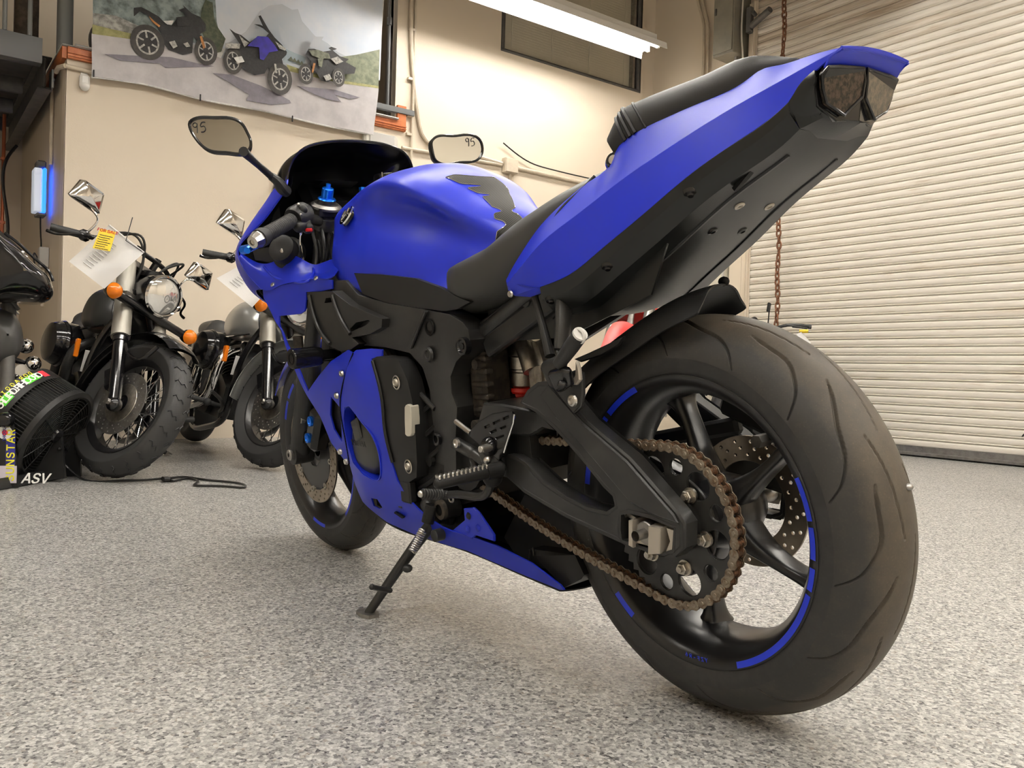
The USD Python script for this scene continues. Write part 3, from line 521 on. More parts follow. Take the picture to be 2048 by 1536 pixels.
# rear brake disc, on the far side
part(RW_, 'brake_disc', xf(prism(annulus(.11, .068, 90, sum([ring_holes((0, 0), r, .0032, 20, o) for r, o in ((.079, 0), (.09, 9), (.101, 4))], [])), -.0025, .0025, 'y', .0005), t=RC - A([0, .088, 0])), 'disc_steel', 30)
rb = part(HERO, 'rear_brake', J(box((-.09, -.098, .425), (.07, .05, .06), rot((0, 1, 0), -35), b=.012), box((-.02, -.098, .45), (.16, .025, .035), rot((0, 1, 0), -20), b=.008), box((.12, -.1, .42), (.2, .022, .03), rot((0, 1, 0), 12), b=.006), cyl((-.11, -.06, .44), (-.11, -.13, .44), .014), cyl((-.06, -.06, .47), (-.06, -.13, .47), .012)), 'engine_black', label='black rear brake caliper')
part(rb, 'bolt', cyl((-.045, -.05, .425), (-.045, -.08, .425), .011, 6), 'alloy_dull'); part(rb, 'bolt', cyl((-.13, -.05, .4), (-.13, -.08, .4), .01, 6), 'alloy_dull')
# ---- sprocket and chain
SY = .1
CS, CF, RS, RF = A([0.004, .3159]), A([.525, .37]), .1225, .042
n_t = 48; a = np.linspace(0, 2 * PI, n_t * 4, endpoint=False); tooth = RS - .003 + .0042 * np.cos(a * n_t)
hl = [[(r * math.cos(x) + h * math.cos(b) * sx, r * math.sin(x) + h * math.sin(b)) for b in np.linspace(0, 2 * PI, 20, endpoint=False)] for x, r, h, sx in [(math.radians(a0), .088, .0215, 1) for a0 in (10, 70, 130, 190, 250, 310)] + [(math.radians(a0), .094, .0125, 1) for a0 in (40, 100, 160, 220, 280, 340)]]
spk = part(HERO, 'sprocket', xf(prism(Polygon(np.c_[tooth * np.cos(a), tooth * np.sin(a)], [[(.03 * math.cos(b), .03 * math.sin(b)) for b in np.linspace(0, 2 * PI, 30, endpoint=False)]] + hl), -.003, .003, 'y', .0008), t=(CS[0], SY, CS[1])), 'satin_black', 30, label='black rear sprocket with round lightening holes')
part(spk, 'carrier', lathe([(.03, .05), (.05, .05), (.074, .085), (.08, .092), (.08, .097), (.03, .097)], (CS[0], 0, CS[1]), (0, 1, 0), 48), 'wheel_black', 40)
for k in range(6):
    b = math.radians(68.6 + 60 * k); o = A([CS[0] + .066 * math.cos(b), SY, CS[1] + .066 * math.sin(b)])
    part(spk, 'nut', J(cyl(o, o + A([0, .005, 0]), .0125, 20), xf(lathe([(.0098, 0), (.0098, .008), (.0085, .0095), (.005, .0095)], (0, 0, 0), (0, 1, 0), 6), t=o + A([0, .005, 0])), cyl(o, o + A([0, .019, 0]), .005, 12)), 'alloy', 20)
part(HERO, 'front_sprocket', xf(prism(annulus(.043, .012, 40), -.004, .004, 'y', .001), t=(CF[0], SY, CF[1])), 'satin_black', 30)
def chain_path():
    d = CF - CS; L = np.linalg.norm(d); th = math.atan2(d[1], d[0]); al = math.acos((RS - RF) / L)
    P = [CS + RS * A([math.cos(t), math.sin(t)]) for t in np.linspace(th + al, th + 2 * PI - al, 200)]
    up = CS + RS * A([math.cos(th + al), math.sin(th + al)]), CF + RF * A([math.cos(th + al), math.sin(th + al)]); lo = CF + RF * A([math.cos(th - al), math.sin(th - al)])
    P += [P[-1] + (lo - P[-1]) * t - A([0, .012 * math.sin(PI * t)]) for t in np.linspace(0, 1, 60)[1:]]
    P += [CF + RF * A([math.cos(t), math.sin(t)]) for t in np.linspace(th - al, th + al - 0, 60)[1:]] if False else [CF + RF * A([math.cos(t), math.sin(t)]) for t in np.linspace(th - al, th - al + 2 * al, 60)[1:]]
    P += [up[1] + (up[0] - up[1]) * t for t in np.linspace(0, 1, 60)[1:-1]]; return A(P)
cpth = chain_path(); cl = np.r_[0, np.cumsum(np.linalg.norm(np.diff(np.vstack([cpth, cpth[:1]]), axis=0), axis=1))]; NL = int(round(cl[-1] / .01588 / 2)) * 2
pins = np.stack([np.interp(np.linspace(0, cl[-1], NL, endpoint=False), cl, np.r_[cpth[:, k], cpth[0, k]]) for k in (0, 1)], 1)
def plate2(w, h):
    b = np.linspace(-PI / 2, PI / 2, 7); r = h / 2
    top = [(w / 2 + r * math.cos(x), r * math.sin(x)) for x in b]; bot = [(-w / 2 - r * math.cos(x), -r * math.sin(x)) for x in b]
    return top + [(0, r * .68)] + bot + [(0, -r * .68)]
chn = xpart(HERO, 'drive_chain', 'rusty steel drive chain')
for i in range(NL):
    p, q = pins[i], pins[(i + 1) % NL]; m, d = (p + q) / 2, q - p; ang = math.degrees(math.atan2(d[1], d[0])); R = rot((0, 1, 0), -ang); w = np.linalg.norm(d)
    if i % 2 == 0:
        ms = [prism(plate2(w, .0165), s * .0085 - .001, s * .0085 + .001, 'y', .0005) for s in (1, -1)] + [lathe([(0, s * .0112), (.0034, s * .0108), (.004, s * .0095)][::s], (x, 0, 0), (0, 1, 0), 8) for s in (1, -1) for x in (-w / 2, w / 2)]
        part(chn, 'outer_link', xf(J(*ms), R, (m[0], SY, m[1])), 'chain_steel', 25)
    else:
        ms = [prism(plate2(w, .015), s * .0058 - .001, s * .0058 + .001, 'y', .0004) for s in (1, -1)] + [cyl((x, -.005, 0), (x, .005, 0), .0052, 10) for x in (-w / 2, w / 2)]
        part(chn, 'inner_link', xf(J(*ms), R, (m[0], SY, m[1])), 'chain_rust', 25)
# ---- swingarm
SWO = A([(0.297,0.15,0.4973),(0.2732,0.15,0.521),(0.2429,0.15,0.5357),(0.2138,0.15,0.5365),(0.1817,0.15,0.5158),(0.1324,0.15,0.475),(0.0389,0.15,0.4234),(-0.0502,0.15,0.3525),(-0.0622,0.15,0.3376),(-0.0595,0.15,0.3018),(-0.0393,0.15,0.2838),(0.0062,0.15,0.2833),(0.0692,0.15,0.2881),(0.1948,0.15,0.3083),(0.305,0.15,0.3365),(0.3565,0.15,0.3603),(0.353,0.15,0.3995),(0.3232,0.15,0.4005),(0.2955,0.15,0.3916),(0.2438,0.15,0.3621),(0.191,0.15,0.3447),(0.1417,0.15,0.3341),(0.0952,0.15,0.3336),(0.0751,0.15,0.3454),(0.0792,0.15,0.3607),(0.0984,0.15,0.3718),(0.1437,0.15,0.4097),(0.2058,0.15,0.456),(0.2543,0.15,0.4828)])
SLOT = A([(0.063,0.15,0.3329),(0.0453,0.15,0.338),(0.0018,0.15,0.337),(-0.0437,0.15,0.3293),(-0.0383,0.15,0.2971),(-0.0192,0.15,0.289),(0.0644,0.15,0.293),(0.0663,0.15,0.3086)])
sw = part(HERO, 'swingarm', prism(SWO[:, [0, 2]], .112, .15, 'y', .007, [SLOT[:, [0, 2]]]), 'satin_black', 34, label='satin black braced swingarm')
part(sw, 'brace_facet', prism(A([(0.2118,0.152,0.5334),(0.1339,0.152,0.4736),(0.0393,0.152,0.4206),(-0.0481,0.152,0.3519),(-0.0557,0.152,0.3399),(-0.0105,0.152,0.3431),(0.0376,0.152,0.3559),(0.1226,0.152,0.4219),(0.1999,0.152,0.4777),(0.2349,0.152,0.5141)])[:, [0, 2]], .149, .1545, 'y', .005), 'satin_black', 30)
part(sw, 'arm', mir(prism(SWO[:, [0, 2]], .112, .15, 'y', .007, [SLOT[:, [0, 2]]])), 'satin_black', 34)
part(sw, 'cross_member', J(hull(*[[(x, y, z) for y in (-.13, .13)] for x, z in ((.40, .47), (.38, .36), (.30, .37), (.305, .47), (.36, .485))]), prism(A([(0.4249,0.14,0.4901),(0.3698,0.14,0.4908),(0.2624,0.14,0.4836),(0.2167,0.14,0.452),(0.2523,0.14,0.4529),(0.2856,0.14,0.4381),(0.3172,0.14,0.4356),(0.4572,0.14,0.4345)])[:, [0, 2]], .03, .14, 'y', .004)), 'satin_black', 30)
part(sw, 'pivot', cyl((.44, -.15, .385), (.44, .15, .385), .03), 'satin_black'); part(sw, 'front_arm', J(box((.45, 0, .385), (.03, .24, .03)), hull(*[[(x, y, z) for y in (.09, .13)] for x, z in ((.46, .41), (.46, .355), (.34, .35), (.34, .44))]), hull(*[[(x, -y, z) for y in (.09, .13)] for x, z in ((.46, .41), (.46, .355), (.34, .35), (.34, .44))])), 'satin_black')
ab = part(sw, 'axle_block', J(prism([(c[0], c[2]) for c in A([(0.0409,0.14,0.3295),(0.0313,0.14,0.331),(0.035,0.14,0.2872),(0.0444,0.14,0.2895)])], .118, .157, 'y', .0012), prism([(c[0], c[2]) for c in A([(-0.0002,0.14,0.3275),(-0.0241,0.14,0.3283),(-0.019,0.14,0.288),(0.0044,0.14,0.2828)])], .118, .157, 'y', .0012), prism([(c[0], c[2]) for c in A([(0.032,0.14,0.323),(0.0002,0.14,0.322),(0.0026,0.14,0.2924),(0.0345,0.14,0.2928)])], .118, .148, 'y', .0012)), 'raw_alloy', 30)
part(ab, 'axle', J(lathe([(.008, .02), (.008, .0), (.0165, 0), (.018, -.002), (.018, -.02)], (.014, .151, .3125), (0, 1, 0), 28), cyl((.0, -.16, RR), (.0, .14, RR), .012)), 'alloy_dull'); part(ab, 'adjuster_bolt', J(cyl((.045, .132, .325), (.085, .132, .34), .006, 10), cyl((.062, .132, .331), (.074, .132, .336), .011, 6)), 'alloy_dull')
part(ab, 'end_plate', prism(A([(-0.0279,0.14,0.3275),(-0.0488,0.14,0.3257),(-0.0469,0.14,0.2993),(-0.0306,0.14,0.2864),(-0.023,0.14,0.2895),(-0.0332,0.14,0.308)])[:, [0, 2]], .12, .1485, 'y', .001), 'raw_alloy', 30)
part(HERO, 'axle_nut', cyl((0, -.17, RR), (0, -.15, RR), .02, 6), 'alloy', 20)
# ---- hugger over the rear tyre
def hug(l):
    G = []
    for x, z, w, zl, wl in l:
        h = [(x + .02, -wl, zl), (x + .015, -w, z - .022), (x + .005, -w * .6, z - .006), (x, 0, z + .002), (x - .005, w * .6, z - .004), (x - .015, w, z - .016), (x - .02, wl, zl)]; G.append(spl(h, 21))
    return shell(CubicSpline(np.arange(len(G)), A(G))(np.linspace(0, len(G) - 1, 40)), .003, flip=True)
part(HERO, 'hugger', J(hug([(-.035, .672, .06, .636, .082), (-.01, .669, .068, .625, .088), (.04, .655, .075, .605, .093), (.1, .628, .08, .575, .097), (.17, .592, .083, .54, .1), (.235, .553, .086, .49, .1), (.28, .512, .086, .43, .1)]), prism(A([(0.1955,0.105,0.5707),(0.1798,0.105,0.5657),(0.1284,0.105,0.5766),(0.0871,0.105,0.5933),(0.0748,0.105,0.6073),(0.1575,0.105,0.5815)])[:, [0, 2]], .1, .108, 'y', .002), ball((-.03, -.01, .68), .008, 1, (1.4, .4, 1))), 'plastic_black', 40, label='black hugger mudguard over the rear tyre')
# ---- rear shock absorber
sk = part(HERO, 'shock_absorber', J(lathe([(0, .0), (.03, .0), (.033, .004), (.033, .03), (.03, .032), (.03, .036), (.034, .038), (.034, .062), (.031, .064), (.028, .08), (.02, .09), (0, .09)], (.475, 0, .505), (-.1, 0, 1), 40)), 'alloy', 35, label='silver rear shock absorber')
part(sk, 'spring', tube([(.487 + .031 * math.cos(t) - (t / 40) * .0, .031 * math.sin(t), .395 + t * .0034) for t in np.linspace(0, 10.2 * PI, 200)], .0065, 8), 'spring_red', 40); part(sk, 'collar', lathe([(.0, 0), (.037, 0), (.039, .004), (.037, .011), (0, .011)], (.478, 0, .494), (-.1, 0, 1), 40), 'spring_red')
part(sk, 'body', cyl((.5, 0, .36), (.475, 0, .51), .022), 'alloy_dull'); part(sk, 'reservoir', J(cyl((.50, .025, .607), (.395, .025, .613), .017, 20), cyl((.43, .025, .6), (.40, .03, .54), .022, 16)), 'alloy', 30); part(sk, 'adjuster', lathe([(0, .014), (.012, .013), (.0165, .008), (.0165, -.004)], (.503, .025, .607), (1, 0, -.05), 20), 'teal')
part(sk, 'clevis', J(prism([(.44, .60), (.425, .61), (.385, .55), (.385, .50), (.40, .50), (.41, .55)], -.03, .04, 'y', .003), [box((.395 - .001 * k, -.02 + .014 * k, .525), (.03, .006, .05)) for k in range(5)]), 'alloy', 30)
# ---- subframe, frame, side covers
FRM = A([(0.964,0.17,0.73),(0.9478,0.17,0.7556),(0.8816,0.17,0.7533),(0.8234,0.17,0.7163),(0.7129,0.165,0.693),(0.5773,0.16,0.6743),(0.4895,0.155,0.6598),(0.4551,0.15,0.6431),(0.4389,0.15,0.6285),(0.435,0.15,0.6098),(0.4511,0.15,0.5892),(0.4881,0.15,0.5681),(0.5146,0.148,0.5393),(0.519,0.146,0.5064),(0.5052,0.145,0.4782),(0.5243,0.142,0.4149),(0.5365,0.14,0.3396),(0.6034,0.14,0.3267),(0.6062,0.14,0.3579),(0.6014,0.142,0.4056),(0.6001,0.144,0.4423),(0.5963,0.148,0.511),(0.6095,0.152,0.5562),(0.6494,0.156,0.5863),(0.739,0.16,0.5986),(0.8478,0.165,0.6054),(0.8909,0.168,0.6061),(0.9304,0.17,0.6414)])
fr = part(HERO, 'frame', panel(FRM, th=.045, e=.02), 'satin_black', 34, label='satin black twin spar frame'); part(fr, 'spar', mir(panel(FRM, th=.045, e=.02)), 'satin_black', 34)
BRC = A([(1.0439,0.195,0.7371),(0.9637,0.195,0.7335),(0.901,0.195,0.731),(0.829,0.19,0.6957),(0.7054,0.182,0.6602),(0.7145,0.18,0.6425),(0.764,0.182,0.6299),(0.8438,0.185,0.6239),(0.8176,0.184,0.609),(0.8572,0.186,0.5961),(0.9036,0.188,0.5942),(0.9618,0.19,0.6087),(1.0129,0.193,0.657)])
fb = part(HERO, 'frame_brace', panel(BRC, holes=[A([(0.938,0.19,0.7169),(0.9041,0.19,0.7173),(0.9065,0.19,0.7061),(0.9484,0.19,0.7059)]), A([(0.8471,0.187,0.6364),(0.7747,0.184,0.6497),(0.755,0.184,0.6578),(0.7635,0.184,0.6602),(0.8161,0.186,0.6565),(0.8481,0.187,0.6431)])], th=.03), 'satin_black', 34, label='black frame brace with two slots'); part(fb, 'brace_ridge', J(tube(A([(1.0169,0.199,0.7286),(0.9973,0.197,0.6628),(0.9395,0.194,0.6111)]), .005, 8, sm=12), tube(A([(0.9008,0.196,0.722),(0.8851,0.193,0.6816),(0.844,0.189,0.632)]), .005, 8, sm=12)), 'satin_black')
part(fr, 'weld_seam', tube(A([(0.5568,0.165,0.6698),(0.5917,0.163,0.6381),(0.6347,0.16,0.5979)]), .004, 8, sm=20), 'satin_black')
for u in (((858, 655, .159), .013, 1), ((857, 709, .158), .012, 0), ((928, 692, .153), .012, 0), ((872, 880, .147), .011, 0)):
    pass
HOLES = A([(0.5589,0.16,0.637),(0.5707,0.158,0.5833),(0.4506,0.154,0.599),(0.5888,0.146,0.4094)])
part(fr, 'frame_hole', lathe([(0, -.004), (.012, -.003), (.0125, .0008), (.0155, .001), (.017, -.001)][::-1], HOLES[0], (0, 1, 0), 24), 'cowl_inside'); part(fr, 'frame_cap', lathe([(0, .003), (.008, .002), (.009, .005), (.0135, .0055), (.016, 0)][::-1], HOLES[1], (0, 1, 0), 24), 'satin_black'); part(fr, 'frame_bolt', J(lathe([(.017, -.006), (.017, .007), (.013, .008), (.011, .004), (.006, .003), (.006, .006), (0, .006)], HOLES[2], (0, 1, 0), 20)), 'gloss_black'); part(fr, 'frame_bolt', lathe([(.014, -.003), (.013, .003), (.008, .003), (.007, -.003), (0, -.003)], HOLES[3], (0, 1, 0), 20), 'gloss_black')
part(HERO, 'tank_side_cover', panel(A([(0.8389,0.168,0.7657),(0.7222,0.168,0.7537),(0.5827,0.168,0.7354),(0.4995,0.165,0.7122),(0.4582,0.16,0.6935),(0.4222,0.152,0.6801),(0.4652,0.152,0.669),(0.5057,0.154,0.667),(0.5772,0.16,0.6753),(0.7145,0.164,0.6941),(0.81,0.167,0.7176)]), th=.01), 'plastic_black', 34)
part(HERO, 'subframe', J(cyl((.3, -.12, .675), (.3, .12, .675), .012), [cyl((.45, s * .11, .62), (.16, s * .12, .74), .014, 12) for s in (1, -1)], [box((.30, s * .105, .665), (.32, .02, .07), rot((0, 1, 0), 22), b=.004) for s in (1, -1)]), 'satin_black', 30)
# ---- tail section
R0 = A([(0.2896,0.166,0.7119),(0.2787,0.162,0.7279),(0.2562,0.152,0.7576),(0.2237,0.137,0.7953),(0.1799,0.117,0.8303),(0.136,0.1,0.8558),(0.1057,0.088,0.873),(0.0841,0.085,0.8999),(0.0496,0.085,0.9135),(-0.0108,0.085,0.9219),(-0.0797,0.08,0.9307),(-0.1327,0.075,0.938),(-0.1529,0.072,0.945),(-0.1677,0.07,0.9512),(-0.2007,0.07,0.9502),(-0.2455,0.072,0.9496),(-0.2918,0.078,0.9459)])
R1 = A([(0.2811,0.172,0.7048),(0.241,0.172,0.7294),(0.1922,0.166,0.7629),(0.122,0.15,0.7986),(0.0399,0.13,0.8395),(-0.0387,0.116,0.8706),(-0.1335,0.1,0.9035),(-0.2132,0.09,0.9249),(-0.2659,0.083,0.9386),(-0.2924,0.0785,0.9451)])
R1b = A([(0.2729,0.172,0.6925),(0.2257,0.176,0.7038),(0.1641,0.172,0.7271),(0.074,0.156,0.7715),(-0.0144,0.139,0.8165),(-0.0927,0.123,0.8534),(-0.1629,0.108,0.8861),(-0.2167,0.096,0.9112),(-0.2635,0.085,0.9331),(-0.293,0.079,0.9446)])
R2 = A([(0.2729,0.162,0.6843),(0.2037,0.163,0.6944),(0.1217,0.158,0.7138),(0.0819,0.152,0.7347),(-0.0117,0.139,0.7843),(-0.0918,0.124,0.8293),(-0.1504,0.113,0.8556),(-0.2037,0.1,0.8798),(-0.2261,0.094,0.895),(-0.2408,0.09,0.9132),(-0.2604,0.086,0.9255),(-0.2752,0.082,0.935),(-0.2936,0.0795,0.9441)])
def tail_side(): return strip([R0, R1, R2], 60, .003, 5)
tl = part(HERO, 'tail_cowl', tail_side(), 'blue', 9, label='satin blue tail cowl'); part(tl, 'right_side', mir(tail_side()), 'blue', 9)
def across(L, n=15, crown=.004):
    """sections from the left point over to its mirror image, slightly crowned"""
    s = np.linspace(1, -1, n)[:, None]; L = A(L); return np.hstack([np.full((n, 1), L[0]), L[1] * s, L[2] + crown * (1 - s ** 2)])
part(tl, 'top_deck', shell(A([across(q) for q in spl(R0[10:], 16)]), .003), 'blue', 25)
LT = A([(-0.2927,0.0785,0.9444),(-0.2786,0.082,0.9353),(-0.2653,0.083,0.9263)])
part(tl, 'rear_lip', shell(A([across(p, 15, c) for p, c in ((R0[-1] + A([-.002, 0, .001]), .006), (LT[0], .004), (A([-.279, .0825, .936]), .004), (A([-.272, .0825, .926]), .006))]), .003, flip=False), 'blue', 25)
lk = part(tl, 'seat_lock', lathe([(0, .004), (.0075, .004), (.008, .002), (.0105, .002), (.012, .004), (.0135, .002), (.0135, -.02)][::-1], A([(0.0946,0.085,0.8812)])[0], (-.35, .9, .25), 24), 'gloss_black', label='seat lock with steel barrel'); part(lk, 'barrel', J(lathe([(0, .0055), (.0075, .005), (.0078, 0)][::-1], A([(0.0946,0.085,0.8812)])[0], (-.35, .9, .25), 20)), 'alloy'); part(lk, 'boss', lathe([(.0135, 0), (.017, -.004), (.019, -.02)][::-1], A([(0.0946,0.085,0.8812)])[0], (-.35, .9, .25), 24), 'blue')
part(tl, 'front_lower', panel(A([(0.2898,0.166,0.7102),(0.2364,0.168,0.6984),(0.2014,0.165,0.6935),(0.208,0.155,0.6853),(0.2476,0.15,0.6798),(0.282,0.155,0.6836),(0.2939,0.16,0.6948)]), th=.004), 'blue', 30)
part(tl, 'fastener', lathe([(0, .003), (.005, .003), (.0065, 0)][::-1], A([(0.2773,0.168,0.6875)])[0], (0, 1, 0), 16), 'steel')
# undertail tray
U = []
for q in spl(R2[1:9], 36):
    x, y, z = q; f = np.clip((x + .26) / .5, 0, 1) * np.clip((.34 - x) / .2, .1, 1)
    h = [(x, y - .002, z), (x, y * .97, z - .012 - .012 * f), (x - .004, y * .84, z - .03 - .018 * f), (x - .004, y * .6, z - .03 - .026 * f), (x, .035, z - .036 - .03 * f), (x, 0, z - .036 - .03 * f)]
    h = A(h); U.append(np.vstack([h, (h * A([1, -1, 1]))[:-1][::-1]]))
ut = part(HERO, 'undertail', shell(A(U), .003), 'tray_black', 20, label='black undertail tray')
UP = A(U)
def on_tray(u, v):      # point of the tray under a station fraction u and section index v
    i = u * (len(UP) - 1); i0 = int(i); f = i - i0; c = UP[i0] * (1 - f) + UP[min(i0 + 1, len(UP) - 1)] * f; j0 = int(v); g = v - j0; return c[j0] * (1 - g) + c[min(j0 + 1, 10)] * g
for u, v in ((.66, 1.2), (.30, 1.3), (.03, 1.2), (.66, 8.8), (.34, 8.7)): part(ut, 'rivet', lathe([(0, .006), (.004, .006), (.005, .004), (.009, .003), (.011, -.002)][::-1], on_tray(u, v), (-.3, .35 if v < 5 else -.35, -.85), 18), 'gloss_black')
for u, v, m in ((.70, 4.0, 'raw_alloy'), (.70, 6.0, 'raw_alloy'), (.58, 4.0, 'gloss_black'), (.58, 6.0, 'gloss_black')): part(ut, 'screw', lathe([(0, .002), (.0035, .002), (.004, .005), (.008, .004), (.009, -.002)][::-1], on_tray(u, v), (-.45, 0, -.89), 16), m)
part(ut, 'wire_hole', lathe([(0, .0015), (.012, .0015), (.0135, -.001)][::-1], on_tray(.695, 5.0), (-.45, 0, -.89), 24), 'cowl_inside')
part(ut, 'rib', J(*[tube([on_tray(a, v) + A([0, 0, -.002]) for a in np.linspace(.12, .92, 12)], .004, 6) for v in (3.2, 6.8)]), 'tray_black')
part(ut, 'slot', box(on_tray(.82, 2.4) + A([0, 0, -.001]), (.06, .01, .006), rot((0, 1, 0), 38)), 'cowl_inside')
# tray ahead of the undertail, over the tyre
part(ut, 'inner_fender', J(sheet([(-.02, .745), (.02, .668), (.12, .637), (.222, .606), (.27, .606), (.44, .60), (.44, .66), (.2, .74), (.05, .80)], lambda q: 0 * q[:, 0] + .1, th=.004), shell([[(x, y, z) for y in (-.1, .1)] for x, z in ((-.02, .77), (.05, .735), (.2, .69), (.45, .625))], .003)), 'tray_black', 25)
part(ut, 'tray_slot', J(*[prism([(x, z) for x, z in ((a, b), (a + .02, b - .007), (a + .02, b - .011), (a, b - .004))], .1, .1015, 'y', 0) for a, b in ((.06, .72), (.1, .70), (.19, .665), (.23, .65))], lathe([(0, .0015), (.009, .001)][::-1], (.035, .1, .735), (0, 1, 0), 16)), 'cowl_inside', 0)
# tail lamp: two dark smoked lenses in a gloss frame
LL = A([(-0.2609,0.084,0.9196),(-0.2675,0.081,0.9274),(-0.2701,0.06,0.9293),(-0.2695,0.004,0.9335),(-0.2696,0.003,0.9168),(-0.266,0.004,0.8982),(-0.2592,0.036,0.8748),(-0.2567,0.07,0.8875),(-0.2583,0.08,0.905)])
tlp = part(HERO, 'tail_light', J(slab(A([LL[0] + A([.006, .003, 0]), LL[1] + A([.006, .002, .004]), (LL[3] + A([0, 0, .006])) * A([1, 0, 1]), (LL[5] + A([0, 0, -.028])) * A([1, 0, 1]), LL[6] + A([.006, .004, -.006]), LL[7] + A([.006, .005, -.002])]), None, .008), mir(slab(A([LL[0] + A([.006, .003, 0]), LL[1] + A([.006, .002, .004]), (LL[3] + A([0, 0, .006])) * A([1, 0, 1]), (LL[5] + A([0, 0, -.028])) * A([1, 0, 1]), LL[6] + A([.006, .004, -.006]), LL[7] + A([.006, .005, -.002])]), None, .008))), 'gloss_black', 20, label='dark smoked twin tail light')
for s, m in ((1, 'lens_dark'), (-1, 'lens_smoke')):
    q = LL * A([1, s, 1]); part(tlp, 'lens', slab(q + A([-.004, 0, 0]), None, .008), m, 25); part(tlp, 'lens_rim', tube(q + A([-.008, 0, 0]), .0022, 6, closed=True), 'gloss_black')
    part(tlp, 'top_strip', slab(A([q[0] * .6 + q[8] * .4, q[0], q[1], q[2], q[3], q[3] * .55 + q[4] * .45]) + A([-.0062, 0, 0]), None, .007), 'gloss_black')
def tf(sg):
    e = UP[-1]; A1 = spl(R2[7:11], 12) - A([0, .002, 0]); B1 = spl([LL[6], LL[7], LL[8], LL[0]], 12, lin=True) + A([.004, 0, 0]); A0 = np.vstack([A1[:1], A1]); B0 = np.vstack([B1[:1], B1])
    m = shell(A([A1 * (1 - t) + B1 * t + A([-.004, .004, -.004]) * math.sin(PI * t) for t in np.linspace(0, 1, 6)]), .003, flip=True)
    c0 = A([e[0], e[2], e[3], e[4], e[5]]); c1 = A([LL[7], LL[6] * .6 + LL[7] * .4, LL[6], LL[6] * .5 + LL[5] * .5 + A([0, 0, -.014]), LL[5] * A([1, 0, 1]) + A([0, 0, -.028])]); g = shell(A([c0 * (1 - t) + c1 * t for t in np.linspace(0, 1, 8)]), .003)
    return J(m, g) if sg > 0 else mir(J(m, g))
part(ut, 'tail_fairing', tf(1), 'tray_black', 25); part(ut, 'tail_fairing', tf(-1), 'tray_black', 25)
part(ut, 'groove', tube([R2[8] * .35 + LL[6] * .65 + A([-.004, .006, -.002]), UP[-8][3] + A([0, .006, 0])], .003, 6), 'cowl_inside')
# passenger seat, rider's seat
def saddle(Ls, Ts, drop=.012, n=13):
    G = []
    for L, t in zip(spl(A(Ls), 30, lin=True), spl(A(Ts), 30, lin=True)):
        w = L[1]; zt, xt = t[2], t[0]
        h = [(L[0], w * .9, L[2] - drop), (L[0], w, L[2]), (L[0] * .8 + xt * .2, w * 1.0, L[2] + .45 * (zt - L[2])), (L[0] * .5 + xt * .5, w * .86, L[2] + .82 * (zt - L[2])), (xt * .8 + L[0] * .2, w * .55, zt - .004), (xt, 0, zt)]
        h = spl(h, n); G.append(np.vstack([h, (h * A([1, -1, 1]))[:-1][::-1]]))
    return capgrid(A(G), False)
PS_L = A([(0.0985,0.086,0.9003),(0.0831,0.086,0.8997),(0.0487,0.086,0.9125),(-0.0107,0.085,0.9212),(-0.0796,0.08,0.93),(-0.1327,0.075,0.9373),(-0.1497,0.071,0.944),(-0.1648,0.066,0.9523),(-0.1856,0.05,0.9576),(-0.1966,0.03,0.9633)])
PS_T = A([(0.1382,0.05,0.9455),(0.1352,0.045,0.958),(0.1114,0.045,0.9685),(0.0454,0.048,0.9728),(-0.0547,0.046,0.9773),(-0.1102,0.042,0.9846),(-0.1378,0.04,0.9827),(-0.162,0.035,0.9766),(-0.1803,0.028,0.9705),(-0.1976,0.02,0.9654)])
PS_T[0] = A([.135, 0, .925]); PS_T[1] = A([.128, 0, .947])
ps = part(HERO, 'passenger_seat', saddle(PS_L, PS_T), 'vinyl', 40, label='black vinyl passenger seat pad')
def seam(u, r): 
    L, t = spl(PS_L, 30, lin=True)[u], spl(PS_T, 30, lin=True)[u]; w = L[1]
    return tube(spl([(L[0], w, L[2]), (L[0] * .8 + t[0] * .2, w * 1.005, L[2] + .45 * (t[2] - L[2])), (L[0] * .5 + t[0] * .5, w * .865, L[2] + .82 * (t[2] - L[2])), (t[0] * .8 + L[0] * .2, w * .55, t[2] - .003), (t[0], 0, t[2] + .001)], 16), r, 6)
for k in (3, 4, 5): part(ps, 'ridge', J(seam(k, .004), mir(seam(k, .004))), 'vinyl')
for k in (7,): part(ps, 'stitch_seam', J(seam(k, .0022), mir(seam(k, .0022))), 'vinyl')
RS_ = [(.515, .69, .71, .13, .70, .675), (.485, .735, .768, .158, .732, .668), (.44, .752, .782, .167, .735, .672), (.38, .772, .795, .166, .745, .68), (.32, .808, .822, .16, .765, .695), (.26, .842, .845, .146, .79, .715), (.20, .872, .868, .12, .82, .76), (.13, .895, .885, .09, .85, .82)]
rs = body([(x, [(0, zt), (w * .4, zs), (w * .78, zs - .018), (w * .97, zw + .012), (w, zw - .012), (w * .95, (zw + zb) / 2 - .01), (w * .8, zb), (0, zb)]) for x, zt, zs, w, zw, zb in RS_], 34, 40)
rst = part(HERO, 'rider_seat', rs, 'vinyl_worn', 40, label='black vinyl rider seat'); part(rst, 'piping', tube(A([(0.1962,0.139,0.7896),(0.178,0.125,0.8195),(0.1524,0.108,0.8416),(0.1322,0.092,0.8633)]), .003, 6, sm=16), 'vinyl')
